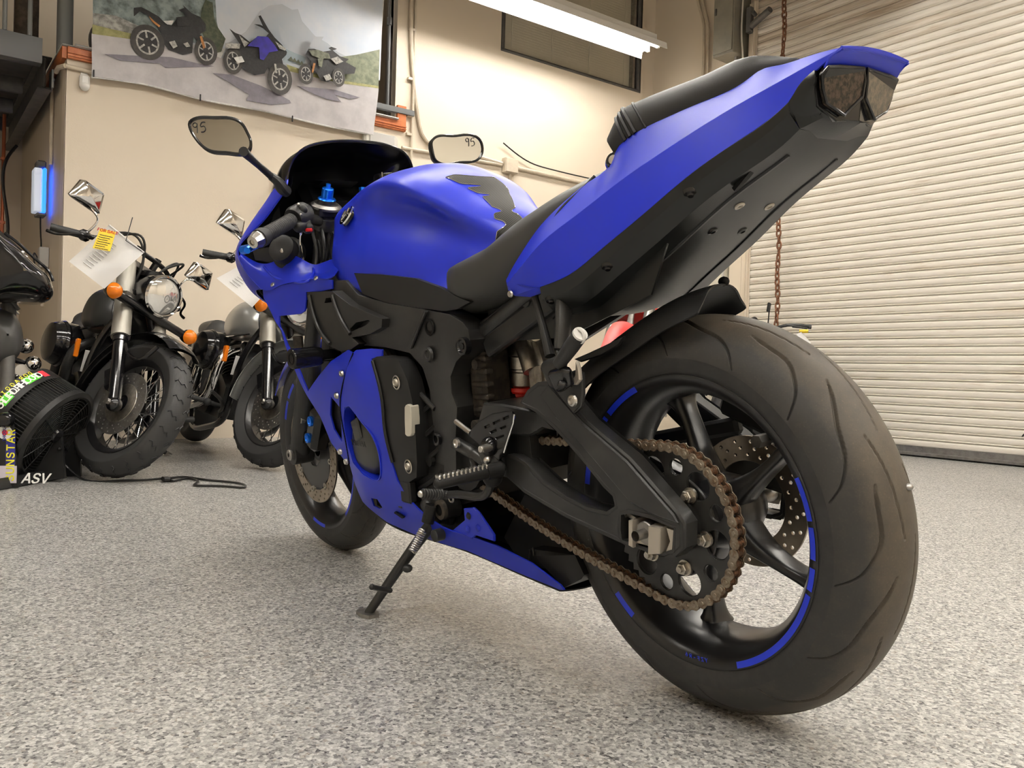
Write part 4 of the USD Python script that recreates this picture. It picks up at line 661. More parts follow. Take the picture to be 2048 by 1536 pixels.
# ---- fuel tank
TKS = [ # x, top z, shoulder y, z, ridge y, z, pocket y, z, belly y, z, low y, z
 (1.015, .868, .05, .862, .088, .85, .095, .835, .105, .80, .10, .775), (1.004, .90, .06, .895, .120, .882, .126, .86, .132, .81, .125, .757), (.96, .937, .066, .931, .138, .908, .140, .882, .155, .815, .146, .745), (.88, .966, .068, .958, .143, .925, .146, .896, .166, .80, .160, .727), (.80, .984, .072, .974, .153, .935, .146, .898, .170, .79, .164, .712),
 (.72, .988, .076, .977, .160, .94, .128, .893, .162, .78, .164, .702), (.65, .979, .074, .966, .155, .930, .114, .875, .150, .775, .160, .695), (.58, .951, .066, .938, .137, .898, .100, .85, .130, .76, .150, .688), (.51, .897, .057, .888, .106, .856, .092, .815, .112, .75, .138, .682), (.44, .848, .05, .841, .08, .815, .08, .79, .10, .74, .122, .68), (.40, .81, .035, .805, .055, .79, .058, .77, .075, .73, .09, .69)]
def tk_sec(r):
    x, zt, ys, zs, yr, zr, yp, zp, yb, zb, yl, zl = r; return (x, [(0, zt), (ys * .55, zt * .6 + zs * .4 + .001), (ys, zs), (yr * .75 + ys * .25, zr * .62 + zs * .38 + .003), (yr, zr), (yr * .55 + yp * .45, zr * .5 + zp * .5), (yp, zp), (yp * .5 + yb * .5, zp * .5 + zb * .5), (yb, zb), (yl * .6 + yb * .4, zb * .4 + zl * .6), (yl, zl + .01), (yl * .9, zl), (0, zl)])
tank = body([tk_sec(r) for r in TKS], 44, 60)
tk = part(HERO, 'fuel_tank', tank, 'blue', 50, label='satin blue fuel tank')
TV, TF = np.array(tank.vertices), np.array(tank.faces)
def drape_poly(out, d, th, e=.006, lift=.0006):
    """thin patch lying on the tank: its outline moved along d onto the tank's skin"""
    out = A(out); u, w, dd = basis(d); o = out.mean(0); q = np.c_[(out - o) @ u, (out - o) @ w]
    m = sheet(q, lambda p: 0 * p[:, 0] + 1.0, th=2.0, e=e); v = m.vertices; n = len(v) // 2
    P = o + v[:n, :1] * u + v[:n, 2:3] * w; H = drape(TV, TF, P - dd * .6, dd); up = -dd
    return T(np.vstack([H + up * (lift + th), H + up * lift * .2]), m.faces if True else m.faces)
E5 = lambda l: l
PADL = A([(0.643,0.0295,0.9449),(0.6402,0.0105,0.9502),(0.608,-0.0285,0.9425),(0.5911,-0.0528,0.94),(0.5695,-0.0552,0.9256),(0.5546,-0.0548,0.915),(0.5464,-0.0532,0.9085),(0.5334,-0.0447,0.8962),(0.5242,-0.0421,0.8887),(0.5015,-0.0304,0.8681),(0.4976,-0.0283,0.8646),(0.497,-0.0185,0.8604),(0.4904,-0.0154,0.8545),(0.4837,-0.0202,0.8517),(0.4695,-0.0209,0.8419),(0.4647,-0.0179,0.8373),(0.461,-0.0055,0.83),(0.4504,-0.0039,0.8219),(0.444,-0.0035,0.8172),(0.4422,0.0137,0.8094),(0.4457,0.0336,0.8042),(0.4471,0.0551,0.7969),(0.4498,0.0616,0.7963),(0.4669,0.0435,0.8153),(0.4699,0.0205,0.8263),(0.4736,0.016,0.8306),(0.4833,0.0155,0.8377),(0.4965,0.0251,0.8433),(0.508,0.0166,0.8547),(0.5047,0.0051,0.8568),(0.5036,-0.0005,0.8582),(0.5126,-0.0002,0.8643),(0.5243,0.007,0.8699),(0.557,0.005,0.8937),(0.557,0.0023,0.8947),(0.5509,-0.0112,0.8956),(0.5521,-0.0135,0.8973),(0.5601,-0.0055,0.8999),(0.571,0.0055,0.9033),(0.5938,0.0135,0.9163),(0.5934,0.01,0.9174),(0.5821,-0.0129,0.9182),(0.5834,-0.0166,0.9206),(0.5944,-0.0041,0.9235),(0.6118,0.0166,0.9278),(0.628,0.0225,0.9369)])
dpad = unit(PADL.mean(0) - A([-.866, 1.048, .668]))
pad = part(tk, 'tank_pad', drape_poly(PADL, dpad, .0015, .0045), 'carbon', 40, label='carbon look spiky tank pad')
part(pad, 'pad_rim', tube(drape(TV, TF, spl(PADL, 130, True, lin=True) - dpad * .6, dpad) - dpad * .0018, .0009, 5, closed=True), 'lens_chrome')
def on_tank(P, d=dpad, lift=.002): return drape(TV, TF, A(P) - unit(d) * .6, d) - unit(d) * lift
# round tuning-fork badge on the tank's front shoulder
BC = A([(1.513,-0.1803,0.9817)])[0]; bd = unit(BC - A([-.866, 1.048, .668])); BCt = drape(TV, TF, [BC - bd * .5], bd)[0]
bn = unit(A([.0, .83, .56])); bu, bw, _ = basis(bn)
bn = unit(A([.1, .84, .5])); bu, bw, _ = basis(bn); BCt = BCt + bn * .003
def badge_disc(r0, r1, h0, h1): return lathe([(0, h1), (r0, h1), (r1, h0)][::-1], BCt, bn, 40)
bg = part(tk, 'badge', badge_disc(.0245, .027, -.006, .0022), 'gloss_black', 30, label='round black and silver tuning fork emblem'); part(bg, 'badge_ring', lathe([(.0225, .002), (.0225, .0042), (.0272, .0042), (.0276, .0005)][::-1], BCt, bn, 40), 'chrome')
upv = unit(A([0, 0, 1]) - bn * bn[2]); rtv = np.cross(upv, bn)
for k in range(3):
    a0 = math.radians(90 + 120 * k); d1_ = upv * math.sin(a0) + rtv * math.cos(a0); s1 = np.cross(bn, d1_); o = BCt + bn * .003
    part(bg, 'tuning_fork', J(tube([o, o + d1_ * .0215], .0013, 5), tube([o + d1_ * .005, o + d1_ * .009 + s1 * .0045, o + d1_ * .0205 + s1 * .0045], .0013, 5), tube([o + d1_ * .005, o + d1_ * .009 - s1 * .0045, o + d1_ * .0205 - s1 * .0045], .0013, 5)), 'chrome')
part(tk, 'filler_cap', lathe([(0, .006), (.03, .006), (.034, .003), (.036, -.004)][::-1], (.845, 0, .972), (.12, 0, 1), 36), 'gloss_black')
# ---- side fairings
SF = A([(1.2352,0.225,0.7587),(1.138,0.218,0.7597),(1.0469,0.205,0.7627),(0.968,0.19,0.7625),(0.9349,0.176,0.7573),(0.9394,0.176,0.7369),(0.9808,0.187,0.7341),(1.0366,0.197,0.7367),(1.049,0.2,0.6922),(1.0699,0.203,0.686),(1.1659,0.217,0.6855),(1.1669,0.217,0.6568),(1.1359,0.213,0.606),(1.095,0.207,0.5437),(1.0747,0.2,0.4965),(1.0006,0.198,0.5407),(0.9407,0.195,0.5718),(0.8615,0.19,0.5965),(0.8361,0.19,0.5897),(0.907,0.19,0.5104),(0.9356,0.186,0.4621),(0.9435,0.177,0.3869),(0.9573,0.165,0.3225),(0.9753,0.165,0.3242),(1.0263,0.175,0.3701),(1.055,0.184,0.4336),(1.0902,0.198,0.487),(1.1219,0.209,0.5509),(1.1489,0.216,0.6126),(1.1714,0.221,0.6635),(1.2132,0.225,0.7157),(1.2325,0.226,0.7344)])
SFv = A([(0.9695,0.19,0.4871),(0.9361,0.187,0.4622),(0.9515,0.18,0.407),(0.966,0.176,0.3766),(0.9931,0.182,0.4056),(0.9961,0.186,0.441)])
sf = part(HERO, 'side_fairing', panel(SF, holes=[SFv], th=.004, e=.014), 'blue', 30, label='blue left side fairing'); part(sf, 'right_fairing', mir(panel(SF, holes=[SFv], th=.004, e=.014)), 'blue', 30)
part(sf, 'seam', tube(A([(0.8311,0.1925,0.59),(0.9008,0.193,0.511),(0.9293,0.189,0.4628),(0.9373,0.18,0.3879),(0.9511,0.168,0.3236)]), .0016, 6, sm=30), 'cowl_inside')
part(sf, 'vent_lining', panel(SFv + A([0, -.012, 0]), th=.003), 'cowl_inside')
LF = A([(0.8341,0.191,0.5898),(0.8243,0.188,0.5962),(0.7776,0.178,0.5983),(0.7391,0.17,0.5952),(0.7404,0.172,0.5804),(0.7711,0.18,0.5767),(0.7497,0.179,0.5335),(0.7432,0.178,0.4946),(0.7462,0.178,0.4302),(0.7311,0.176,0.3513),(0.7195,0.173,0.3126),(0.6779,0.166,0.2688),(0.6465,0.16,0.2484),(0.5889,0.154,0.2297),(0.553,0.15,0.2244),(0.4808,0.143,0.2211),(0.4206,0.138,0.2159),(0.3286,0.128,0.1976),(0.2658,0.115,0.1666),(0.2617,0.11,0.157),(0.2753,0.108,0.1534),(0.3628,0.118,0.1641),(0.5363,0.13,0.1823),(0.7233,0.142,0.187),(0.8265,0.148,0.1975),(0.8772,0.15,0.2111),(0.9318,0.153,0.2326),(0.9525,0.158,0.2733),(0.9532,0.167,0.3232),(0.9393,0.179,0.3876),(0.9314,0.188,0.4626),(0.9028,0.192,0.5108)])
LFh = A([(0.9054,0.188,0.4639),(0.8811,0.187,0.4696),(0.8552,0.187,0.4515),(0.8063,0.187,0.4207),(0.7773,0.185,0.387),(0.7755,0.18,0.3363),(0.7888,0.178,0.3086),(0.8147,0.176,0.3006),(0.8627,0.175,0.3086),(0.9211,0.172,0.331),(0.9329,0.178,0.3784),(0.9288,0.184,0.4269)])
LFs = A([(0.8583,0.165,0.2536),(0.8295,0.165,0.2552),(0.8197,0.162,0.2363),(0.8387,0.16,0.2296),(0.8643,0.16,0.2329)])
lf_ = lambda: panel(LF, A([(0.8106,0.192,0.5303),(0.8859,0.168,0.2574),(0.7414,0.16,0.2418)]), [LFh, LFs], .004, .014)
lo = part(HERO, 'lower_fairing', lf_(), 'blue', 30, label='blue lower fairing with round engine cover window'); part(lo, 'right_fairing', mir(lf_()), 'blue', 30)
part(lo, 'window_rim', shell(A([[p, p + A([0, -.028, .0])] for p in spl(LFh, 60, True)]), .003, cu=True), 'blue', 40); part(lo, 'slot_lining', panel(LFs + A([0, -.01, 0]), th=.003), 'cowl_inside')
part(lo, 'fairing_slit', prism(A([(0.759,0.163,0.2364),(0.7255,0.163,0.2293),(0.7305,0.163,0.2251),(0.7642,0.163,0.2323)])[:, [0, 2]], .157, .1635, 'y', 0), 'cowl_inside')
for q in ((684,747,.194), (674,791,.191), (685,903,.177), (694,923,.17)): part(sf, 'fastener', lathe([(0, .0035), (.003, .0035), (.004, .005), (.0065, .005), (.008, 0)][::-1], A([(0.892,0.194,0.5434),(0.9349,0.191,0.491),(0.9763,0.176,0.3527),(0.9638,0.169,0.3285)])[((684,747,.194), (674,791,.191), (685,903,.177), (694,923,.17)).index(q)], (0, 1, 0), 18), 'steel')
for q in A([(1.1641,0.224,0.7617),(0.9733,0.195,0.7631)]): part(sf, 'fastener', lathe([(0, .003), (.005, .003), (.0065, 0)][::-1], q + A([0, .002, .002]), (-.2, .7, .7), 16), 'steel')
# belly pan joining both sides; bracket tab
bx = A([(0.8966,0.14,0.206),(0.8453,0.138,0.1922),(0.7444,0.13,0.1806),(0.5546,0.118,0.176),(0.38,0.105,0.1571),(0.2911,0.095,0.1463)])
part(lo, 'belly_pan', shell(A([[(p[0], p[1] * s, p[2] - .012 * (1 - s * s)) for s in np.linspace(1, -1, 13)] for p in spl(bx, 24)]), .003), 'plastic_black', 30)
part(lo, 'belly_tray', J(hull(A([(0.3747,0.09,0.2061),(0.2483,0.09,0.2188),(0.2279,0.09,0.1866),(0.2353,0.09,0.1777),(0.2734,0.1,0.1554),(0.3542,0.1,0.1989)]), A([(0.3747,0.09,0.2061),(0.2483,0.09,0.2188),(0.2279,0.09,0.1866),(0.2353,0.09,0.1777),(0.2734,0.1,0.1554),(0.3542,0.1,0.1989)]) - A([0, .12, 0]))), 'plastic_black', 30)
part(lo, 'tray_lip', tube(A([(0.365,0.102,0.1876),(0.3666,0.1,0.2081),(0.358,0.098,0.2131),(0.3542,0.1,0.1989)]), .0025, 6), 'engine_black')
tab = part(lo, 'fairing_tab', prism(A([(0.5117,0.145,0.2759),(0.4779,0.145,0.2829),(0.4619,0.145,0.2764),(0.4161,0.145,0.2388),(0.4178,0.145,0.2258),(0.4771,0.145,0.2272),(0.4921,0.145,0.2175),(0.5608,0.145,0.223),(0.5115,0.145,0.2527)])[:, [0, 2]], .139, .145, 'y', .0015), 'blue', 25)
for i, q in enumerate(A([(0.4946,0.146,0.2636),(0.5019,0.146,0.2362),(0.4648,0.146,0.2444)])): part(lo, 'tab_rivet', lathe([(0, .001 if not i else .003), (.003, .001 if not i else .003), (.005, .0025), (.0075, 0)][::-1], q, (0, 1, 0), 16), 'gloss_black' if not i else 'blue')
# shelf between cowl and tank
SH_U = A([(1.2996,0.25,0.8539),(1.2814,0.236,0.8378),(1.2335,0.214,0.819),(1.1698,0.198,0.8256),(1.1082,0.182,0.827),(1.08,0.17,0.8108),(1.0622,0.162,0.8018),(1.0272,0.152,0.8022),(0.9802,0.132,0.8105)])
SH_M = A([(1.2906,0.254,0.8468),(1.2568,0.243,0.8206),(1.2078,0.228,0.7935),(1.1432,0.213,0.7869),(1.0834,0.197,0.7854),(1.0473,0.184,0.7786),(1.0331,0.174,0.776),(1.0013,0.163,0.7755),(0.9577,0.145,0.7914)])
SH_L = A([(1.2895,0.252,0.8326),(1.2582,0.243,0.7915),(1.2246,0.228,0.7569),(1.1359,0.219,0.7584),(1.0449,0.206,0.7615),(1.0057,0.198,0.762),(0.9682,0.19,0.7614),(0.9394,0.176,0.761),(0.9401,0.155,0.7776)])
part(sf, 'duct_panel', strip([SH_U, SH_M, SH_L], 50, .003, 6, flip=True), 'blue', 24); part(sf, 'right_duct_panel', mir(strip([SH_U, SH_M, SH_L], 50, .003, 6, flip=True)), 'blue', 24)
part(sf, 'duct_fold', J(tube(A([(1.218,0.222,0.8129),(1.1533,0.22,0.7793),(1.0813,0.209,0.7653),(1.0088,0.199,0.7634),(1.028,0.177,0.7816),(1.0504,0.167,0.7926)]), .0035, 6, sm=30)), 'blue')
# ---- nose cowl
CW = A([(1.1148,0.178,1.0227),(1.1059,0.187,0.997),(1.1304,0.205,0.9607),(1.1858,0.22,0.9253),(1.2436,0.24,0.8949),(1.2832,0.248,0.8791),(1.3068,0.251,0.8572),(1.2953,0.25,0.8317),(1.2582,0.243,0.7915),(1.2246,0.228,0.7569)])
c1 = spl(CW, 40)
c2 = spl([(1.29, .165, .985), (1.33, .185, .95), (1.36, .215, .90), (1.39, .225, .86), (1.40, .215, .82), (1.39, .2, .775), (1.37, .19, .755)], 40)
c3 = spl([(1.42, .105, .955), (1.48, .125, .915), (1.52, .145, .87), (1.55, .15, .82), (1.55, .14, .79), (1.53, .12, .75), (1.50, .11, .73)], 40)
c4 = spl([(1.47, 0, .935), (1.55, 0, .89), (1.60, 0, .84), (1.625, 0, .79), (1.62, 0, .76), (1.59, 0, .72), (1.56, 0, .70)], 40)
cwg = CubicSpline([0, 1, 2, 3], A([c1, c2, c3, c4]))(np.linspace(0, 3, 34))
cw = part(HERO, 'nose_cowl', shell(cwg, .004, flip=True), 'blue', 40, label='blue nose cowl'); part(cw, 'right_half', mir(shell(cwg, .004, flip=True)), 'blue', 40)
for s in (1, -1): part(cw, 'headlight', J(hull(*[[(1.545 + dx, s * y, z) for y, z in ((.045, .84), (.125, .85), (.135, .80), (.06, .775))] for dx in (0, .03)])), 'lens_chrome')
# dashboard and inner panels seen over the bars
part(cw, 'instrument_cluster', J(box((1.24, 0, .985), (.06, .2, .1), rot((0, 1, 0), 35), b=.02)), 'cowl_inside')
for s in (1, -1): part(cw, 'inner_panel', hull([(1.3, s * .17, .95), (1.45, s * .12, .90), (1.2, s * .175, .98), (1.33, s * .2, .80), (1.3, s * .12, .78), (1.5, s * .1, .8)]), 'cowl_inside')
# windscreen
s = np.linspace(-1, 1, 41); top = spl([(1.112, .187, .998), (1.113, .179, 1.03), (1.102, .166, 1.062), (1.09, .145, 1.084), (1.078, .105, 1.098), (1.066, .05, 1.104), (1.062, 0, 1.105)], 20); top = np.vstack([top, (top * A([1, -1, 1]))[:-1][::-1]])
bot = spl([(1.15, .19, .985), (1.24, .178, .985), (1.32, .16, .975), (1.38, .13, .96), (1.43, .08, .945), (1.46, .03, .938), (1.465, 0, .937)], 20); bot = np.vstack([bot, (bot * A([1, -1, 1]))[:-1][::-1]])
G = [top * (1 - t) + bot * t + A([0, 0, 1]) * .045 * math.sin(PI * t) * (1 - .5 * np.abs(np.linspace(-1, 1, len(top)))[:, None]) for t in np.linspace(0, 1, 16)]
wsn = part(HERO, 'windscreen', shell(A(G), .003, flip=True), 'gloss_black', 40, label='dark smoked windscreen')
part(wsn, 'edge_trim', tube(top + A([-.001, 0, .001]), .0028, 6), 'gloss_black')
part(wsn, 'air_intake', hull(*[[(x, y, z) for y in (-.03, .07)] for x, z in ((1.15, 1.02), (1.2, 1.03), (1.2, 1.01))]), 'cowl_inside')
# ---- mirrors
def mirror(outline, c, n, st, base, lab, num, side):
    q = spl(outline, 60, True); nn = unit(n); o = q.mean(0)
    back = A([o + (p - o) * f - nn * d for f, d in ((1.03, -.004), (1.08, .004), (1.06, .018), (.85, .04), (.4, .052), (.05, .055)) for p in q]).reshape(6, -1, 3)
    m = part(HERO, 'mirror', grid(back, cv=True, flip=side), 'plastic_black', 50, label=lab)
    part(m, 'glass', slab(q, nn, .003), 'mirror', 20, label='mirror glass'); part(m, 'rim', tube(A([o + (p - o) * 1.035 + nn * .003 for p in q]), .0035, 6, closed=True), 'gloss_black')
    part(m, 'stalk', tube(st, [.011, .009, .008, .009], 12, sm=24), 'plastic_black'); part(m, 'stalk_base', tube(base, [.014, .017, .022, .02], 12, sm=12, flat=.7), 'plastic_black')
    up = unit(A([0, 0, 1]) - nn * nn[2]); rt = np.cross(up, nn); k = [p for p in num]
    part(m, 'handwriting', J(*[tube([o + rt * a + up * b + nn * .0032 for a, b in st_], .0008, 5) for st_ in k]), 'ink')
# the digits 9 and 5 as pen strokes
def nine5(x, y, h):
    g = [[(.35, .62), (.25, .75), (.1, .72), (.06, .5), (.2, .42), (.33, .55), (.36, .7), (.33, .3), (.3, 0)], [(.95, .78), (.66, .74), (.6, .45), (.78, .5), (.92, .32), (.8, .08), (.58, .05)]]
    return [spl([(x + a * h, y + b * h) for a, b in s_], 24) for s_ in g]
ML = A([(1.0999,0.4044,1.1307),(1.0957,0.3938,1.1382),(1.0788,0.3564,1.1395),(1.0625,0.3212,1.1362),(1.0545,0.3057,1.1244),(1.05,0.2987,1.1072),(1.0463,0.2938,1.0888),(1.0459,0.2956,1.0729),(1.0502,0.3071,1.0608),(1.0656,0.3407,1.0621),(1.081,0.3736,1.0678),(1.0889,0.3887,1.0807),(1.0942,0.3978,1.0957),(1.0986,0.4045,1.1127)])
MR = A([(1.1472,-0.2683,1.1352),(1.145,-0.2819,1.1478),(1.1363,-0.33,1.1516),(1.1254,-0.3897,1.1544),(1.1217,-0.4087,1.1436),(1.1202,-0.4148,1.1268),(1.1202,-0.413,1.1085),(1.1227,-0.397,1.0886),(1.1319,-0.3456,1.0811),(1.1412,-0.294,1.0765),(1.1451,-0.2742,1.0859),(1.1468,-0.2678,1.1105)])
mirror(ML, 0, (-.9, .41, .07), A([(0.9961,0.33,1.0518),(1.0502,0.29,1.0447),(1.0936,0.245,1.0288),(1.1053,0.222,1.015)]), A([(1.1096,0.226,1.0203),(1.1063,0.21,1.006),(1.1135,0.196,0.9908),(1.1173,0.186,0.9856)]), 'left rear view mirror with 95 written on the glass', nine5(-.06, .006, .03), True)
mirror(MR, 0, (-.93, .17, .02), [(1.14, -.33, 1.06), (1.16, -.29, 1.03), (1.18, -.25, 1.0), (1.19, -.22, .98)], [(1.185, -.225, .985), (1.19, -.205, .975), (1.19, -.19, .97), (1.185, -.18, .965)], 'right rear view mirror with 95 written on the glass', nine5(.028, .008, .03), True)
# ---- front fork and front wheel
ax = unit(A([-.317, 0, .666])); FW_ = wheel(HERO, 'front_wheel', FC, FR, FW, .054, 20, 5, [(40, 57), (20, 37), (-91, -71), (-170, -131)], 'black five spoke front wheel with blue rim tape', False)
for s in (1, -1):
    d_ = part(FW_, 'brake_disc', xf(prism(annulus(.149, .112, 100, sum([ring_holes((0, 0), r, .0032, 24, o) for r, o in ((.119, 0), (.13, 5), (.141, 10))], [])), -.0025, .0025, 'y', .0005), t=FC + A([0, s * .066, 0])), 'disc_steel', 30)
    part(FW_, 'disc_carrier', xf(prism(annulus(.112, .045, 10), -.003, .003, 'y', .001), t=FC + A([0, s * .064, 0])), 'wheel_black')
    for k in range(8): b = math.radians(45 * k + 10); part(FW_, 'disc_button', lathe([(.004, .004), (.008, .004), (.009, 0), (.009, -.004)][::-1], FC + A([.113 * math.cos(b), s * .068, .113 * math.sin(b)]), (0, s, 0), 14), 'alloy')
    fk = part(HERO, 'fork_leg', J(lathe([(0, 0), (.026, 0), (.03, .01), (.031, .30), (.033, .31), (.033, .325), (.026, .33)], FC + A([.008, s * .104, -.015]) , ax, 28), cyl(FC + A([0, s * .075, 0]), FC + A([0, s * .13, 0]), .03)), 'satin_black', 35, label='black lower fork leg')
    part(fk, 'fork_tube', cyl(FC + A([0, s * .104, 0]) + ax * .3, FC + A([0, s * .104, 0]) + ax * .735, .0215, 24), 'satin_black'); part(fk, 'fork_cap', J(lathe([(.0, .03), (.006, .03), (.006, .022), (.013, .02), (.0145, .018), (.0145, -.004), (.02, -.005), (.0225, -.008)][::-1], FC + A([0, s * .104, 0]) + ax * .742, ax, 20)), 'anodized_blue', label='blue anodised fork cap')
    part(fk, 'axle_pinch', lathe([(.006, .006), (.014, .006), (.016, .003), (.016, -.02)][::-1], FC + A([0, s * .135, 0]), (0, s, 0), 20), 'alloy_dull'); part(fk, 'clamp_ring', lathe([(.0225, .0), (.036, .0), (.038, .006), (.03, .012), (.022, .012)], FC + A([0, s * .104, 0]) + ax * .712, ax, 28), 'alloy_dull')
    cal = part(HERO, 'brake_caliper', J(box(FC + A([-.105, s * .088, .075]), (.06, .055, .13), rot((0, 1, 0), -30), b=.014), box(FC + A([-.07, s * .1, .05]), (.07, .03, .05), b=.01)), 'gloss_black', label='black front brake caliper with blue piston caps')
    for k in (0, 1): part(cal, 'piston_cap', lathe([(.0, .004), (.006, .004), (.008, .007), (.0135, .006), (.0145, 0)][::-1], FC + A([-.118 + .028 * k, s * .116, .1 - .048 * k]), (0, s, 0), 12), 'anodized_blue')
    part(cal, 'caliper_bolt', cyl(FC + A([-.07, s * .11, .1]), FC + A([-.07, s * .125, .1]), .009, 6), 'alloy')
fd = [(a, .302 + .0, .062) for a in np.radians(np.linspace(35, 168, 24))]
part(HERO, 'front_mudguard', shell(A([[FC + A([(.312 - .05 * abs(v) ** 3) * math.cos(a), .075 * v, (.312 - .05 * abs(v) ** 3) * math.sin(a)]) for v in np.linspace(-1, 1, 13)] for a, _, _ in fd]), .003), 'blue', 40)
tc = part(HERO, 'triple_clamp', J(hull(*[[FC + A([0, s * .104, 0]) + ax * (.685 + h) + A([dx, dy, 0]) for dx in (-.03, .03) for dy in (-.03, .03)] for s in (1, -1) for h in (0, .02)]), hull(*[[FC + A([0, s * .104, 0]) + ax * (.47 + h) + A([dx, dy, 0]) for dx in (-.03, .03) for dy in (-.03, .03)] for s in (1, -1) for h in (0, .03)]), cyl(FC + A([-.05, 0, .4]), FC + A([-.02, 0, .4]) + ax * .3, .03)), 'satin_black')
for q in A([(1.0814,0.1,0.9307),(1.0856,0.1,0.9116)]): part(tc, 'clamp_bolt', lathe([(0, .003), (.004, .003), (.005, .007), (.0085, .006), (.009, 0)][::-1], q, (-.5, .8, 0), 16), 'alloy')
part(tc, 'ignition_lock', lathe([(0, .02), (.012, .02), (.018, .012), (.02, 0)][::-1], FC + A([-.03, 0, 0]) + ax * .71, ax, 20), 'gloss_black')
# ---- handlebars
def bar(s):
    g0, g1 = A([(1.0163,0.205,0.9134),(0.9482,0.335,0.8543)]); sc = A([1, s, 1]); g0, g1 = g0 * sc, g1 * sc; d = unit(g1 - g0)
    h = part(HERO, 'handlebar', J(cyl(FC * A([1, 0, 1]) + A([0, s * .104, 0]) + ax * .66, FC * A([1, 0, 1]) + A([0, s * .104, 0]) + ax * .69, .034, 24), cyl(FC + A([0, s * .104, 0]) + ax * .675, g0, .013), cyl(g0, g1, .011)), 'satin_black', label='left clip-on handlebar' if s > 0 else 'right clip-on handlebar')
    part(h, 'grip', J(lathe([(.0165, .0), (.0165, .108), (.021, .112), (.0205, .126), (.012, .128)], g0 + d * .03, d, 24), [lathe([(.0165, -.0012), (.0175, 0), (.0165, .0012)], g0 + d * (.038 + .006 * k), d, 20) for k in range(16)]), 'rubber', 25, label='black rubber grip')
    part(h, 'bar_end', lathe([(.019, 0), (.0195, .004), (.014, .022), (.007, .024), (.0065, .019), (0, .019)], g1 + d * .0, d, 10), 'steel', 10); part(h, 'end_screw', lathe([(.0, .0205), (.005, .0205)][::-1], g1, d, 12), 'raw_alloy')
    hs = A([(1.0098,0.19,0.9172),(1.0187,0.2,0.9276),(1.0425,0.2,0.9484)])
    part(h, 'switchgear', J(tube([g0 - d * .03, g0 - d * .02, g0 + d * .015, g0 + d * .026], [.022, .0275, .0285, .024], 20), hull(*[ball(g0 + A([.0, 0, -.022]) - d * .012 * k + A([-.012, 0, 0]), .015, 1).vertices for k in (-1, 1)]), ball(g0 + A([-.022, .0, .012]), .012, 2), ball(g0 - d * .015 + A([-.02, 0, -.035]), .014, 2)), 'plastic_black', 35)
    part(h, 'switch_button', box(g0 - d * .012 + A([-.03, .0, -.04]), (.01, .016, .008), b=.002), 'red' if s > 0 else 'gloss_black'); part(h, 'switch_screw', J(ball(g0 + A([-.02, .008, .024]), .004, 1), ball(g0 + d * .012 + A([-.027, .0, .004]), .003, 1)), 'steel')
    part(h, 'lever', J(tube([g0 + A([.045, 0, -.004]), g0 + A([.05, 0, -.006]) + d * .06, g1 + A([.045, 0, -.012]), g1 + d * .02 + A([.04, 0, -.014])], [.008, .007, .0065, .008], 10, sm=20)), 'anodized_blue', label='blue anodised lever')
    part(h, 'lever_perch', tube([g0 - d * .01, g0 + A([.045, 0, -.004])], .011, 12), 'plastic_black')
    return g0, g1
gl0, gl1 = bar(1); bar(-1)
part(HERO, 'lever_adjuster', tube(A([(1.1149,0.31,0.8461),(1.0823,0.305,0.8475),(1.0559,0.3,0.8528)]), [.011, .0095, .010], 10), 'anodized_blue', 30, label='blue anodised adjuster beside the bar end')
bt = part(HERO, 'brake_reservoir', J(cyl((1.11, -.09, .985), (1.11, -.09, 1.01), .028, 24), lathe([(0, .012), (.031, .012), (.033, .008), (.033, -.008), (.03, -.01)][::-1], (1.11, -.09, 1.022), (0, 0, 1), 24)), 'gloss_black', label='brake fluid reservoir with black cap'); part(bt, 'clip', tube([(1.085, -.062, .985), (1.08, -.06, 1.01), (1.088, -.066, 1.035)], .0025, 6), 'chrome')
part(HERO, 'damper_adjuster', J(*[cyl((1.115 + .0 * k, -.02 - .018 * k, .975), (1.115, -.02 - .018 * k, 1.0 - .006 * k), .009, 8) for k in range(3)]), 'anodized_blue', 20, label='blue anodised fittings beside the screen'); part(HERO, 'red_wire', tube([(1.1, -.06, .97), (1.1, -.065, 1.0), (1.11, -.07, 1.015)], .002, 5, sm=8), 'red')
for k, P in enumerate(([(606,450,.17),(600,480,.17),(606,520,.17),(608,532,.17)], [(634,470,.12),(640,500,.12),(637,540,.12)], [(640,450,.12),(648,490,.13),(646,530,.13)], [(655,450,.1),(659,490,.1),(652,535,.1)], [(668,465,.1),(662,500,.1),(664,520,.1)], [(625,460,.14),(632,500,.14),(629,540,.15)])):
    part(HERO, 'control_cable', tube([A([(1.0765,0.17,0.8997),(1.1023,0.17,0.8664),(1.0962,0.17,0.8171),(1.0938,0.17,0.8023),(1.1106,0.12,0.879),(1.1017,0.12,0.841),(1.1213,0.12,0.793),(1.0882,0.12,0.9009),(1.0555,0.13,0.8488),(1.0717,0.13,0.8016),(1.088,0.1,0.9009),(1.0874,0.1,0.8515),(1.1192,0.1,0.7984),(1.0561,0.1,0.8788),(1.0817,0.1,0.8386),(1.0814,0.1,0.8139),(1.0907,0.14,0.8891),(1.0817,0.14,0.8394),(1.0796,0.15,0.7907)])[i] for i in ((0, 1, 2, 3), (4, 5, 6), (7, 8, 9), (10, 11, 12), (13, 14, 15), (16, 17, 18))[k]], .0045 if k else .003, 8, sm=16), 'chrome' if k == 0 else 'hose')
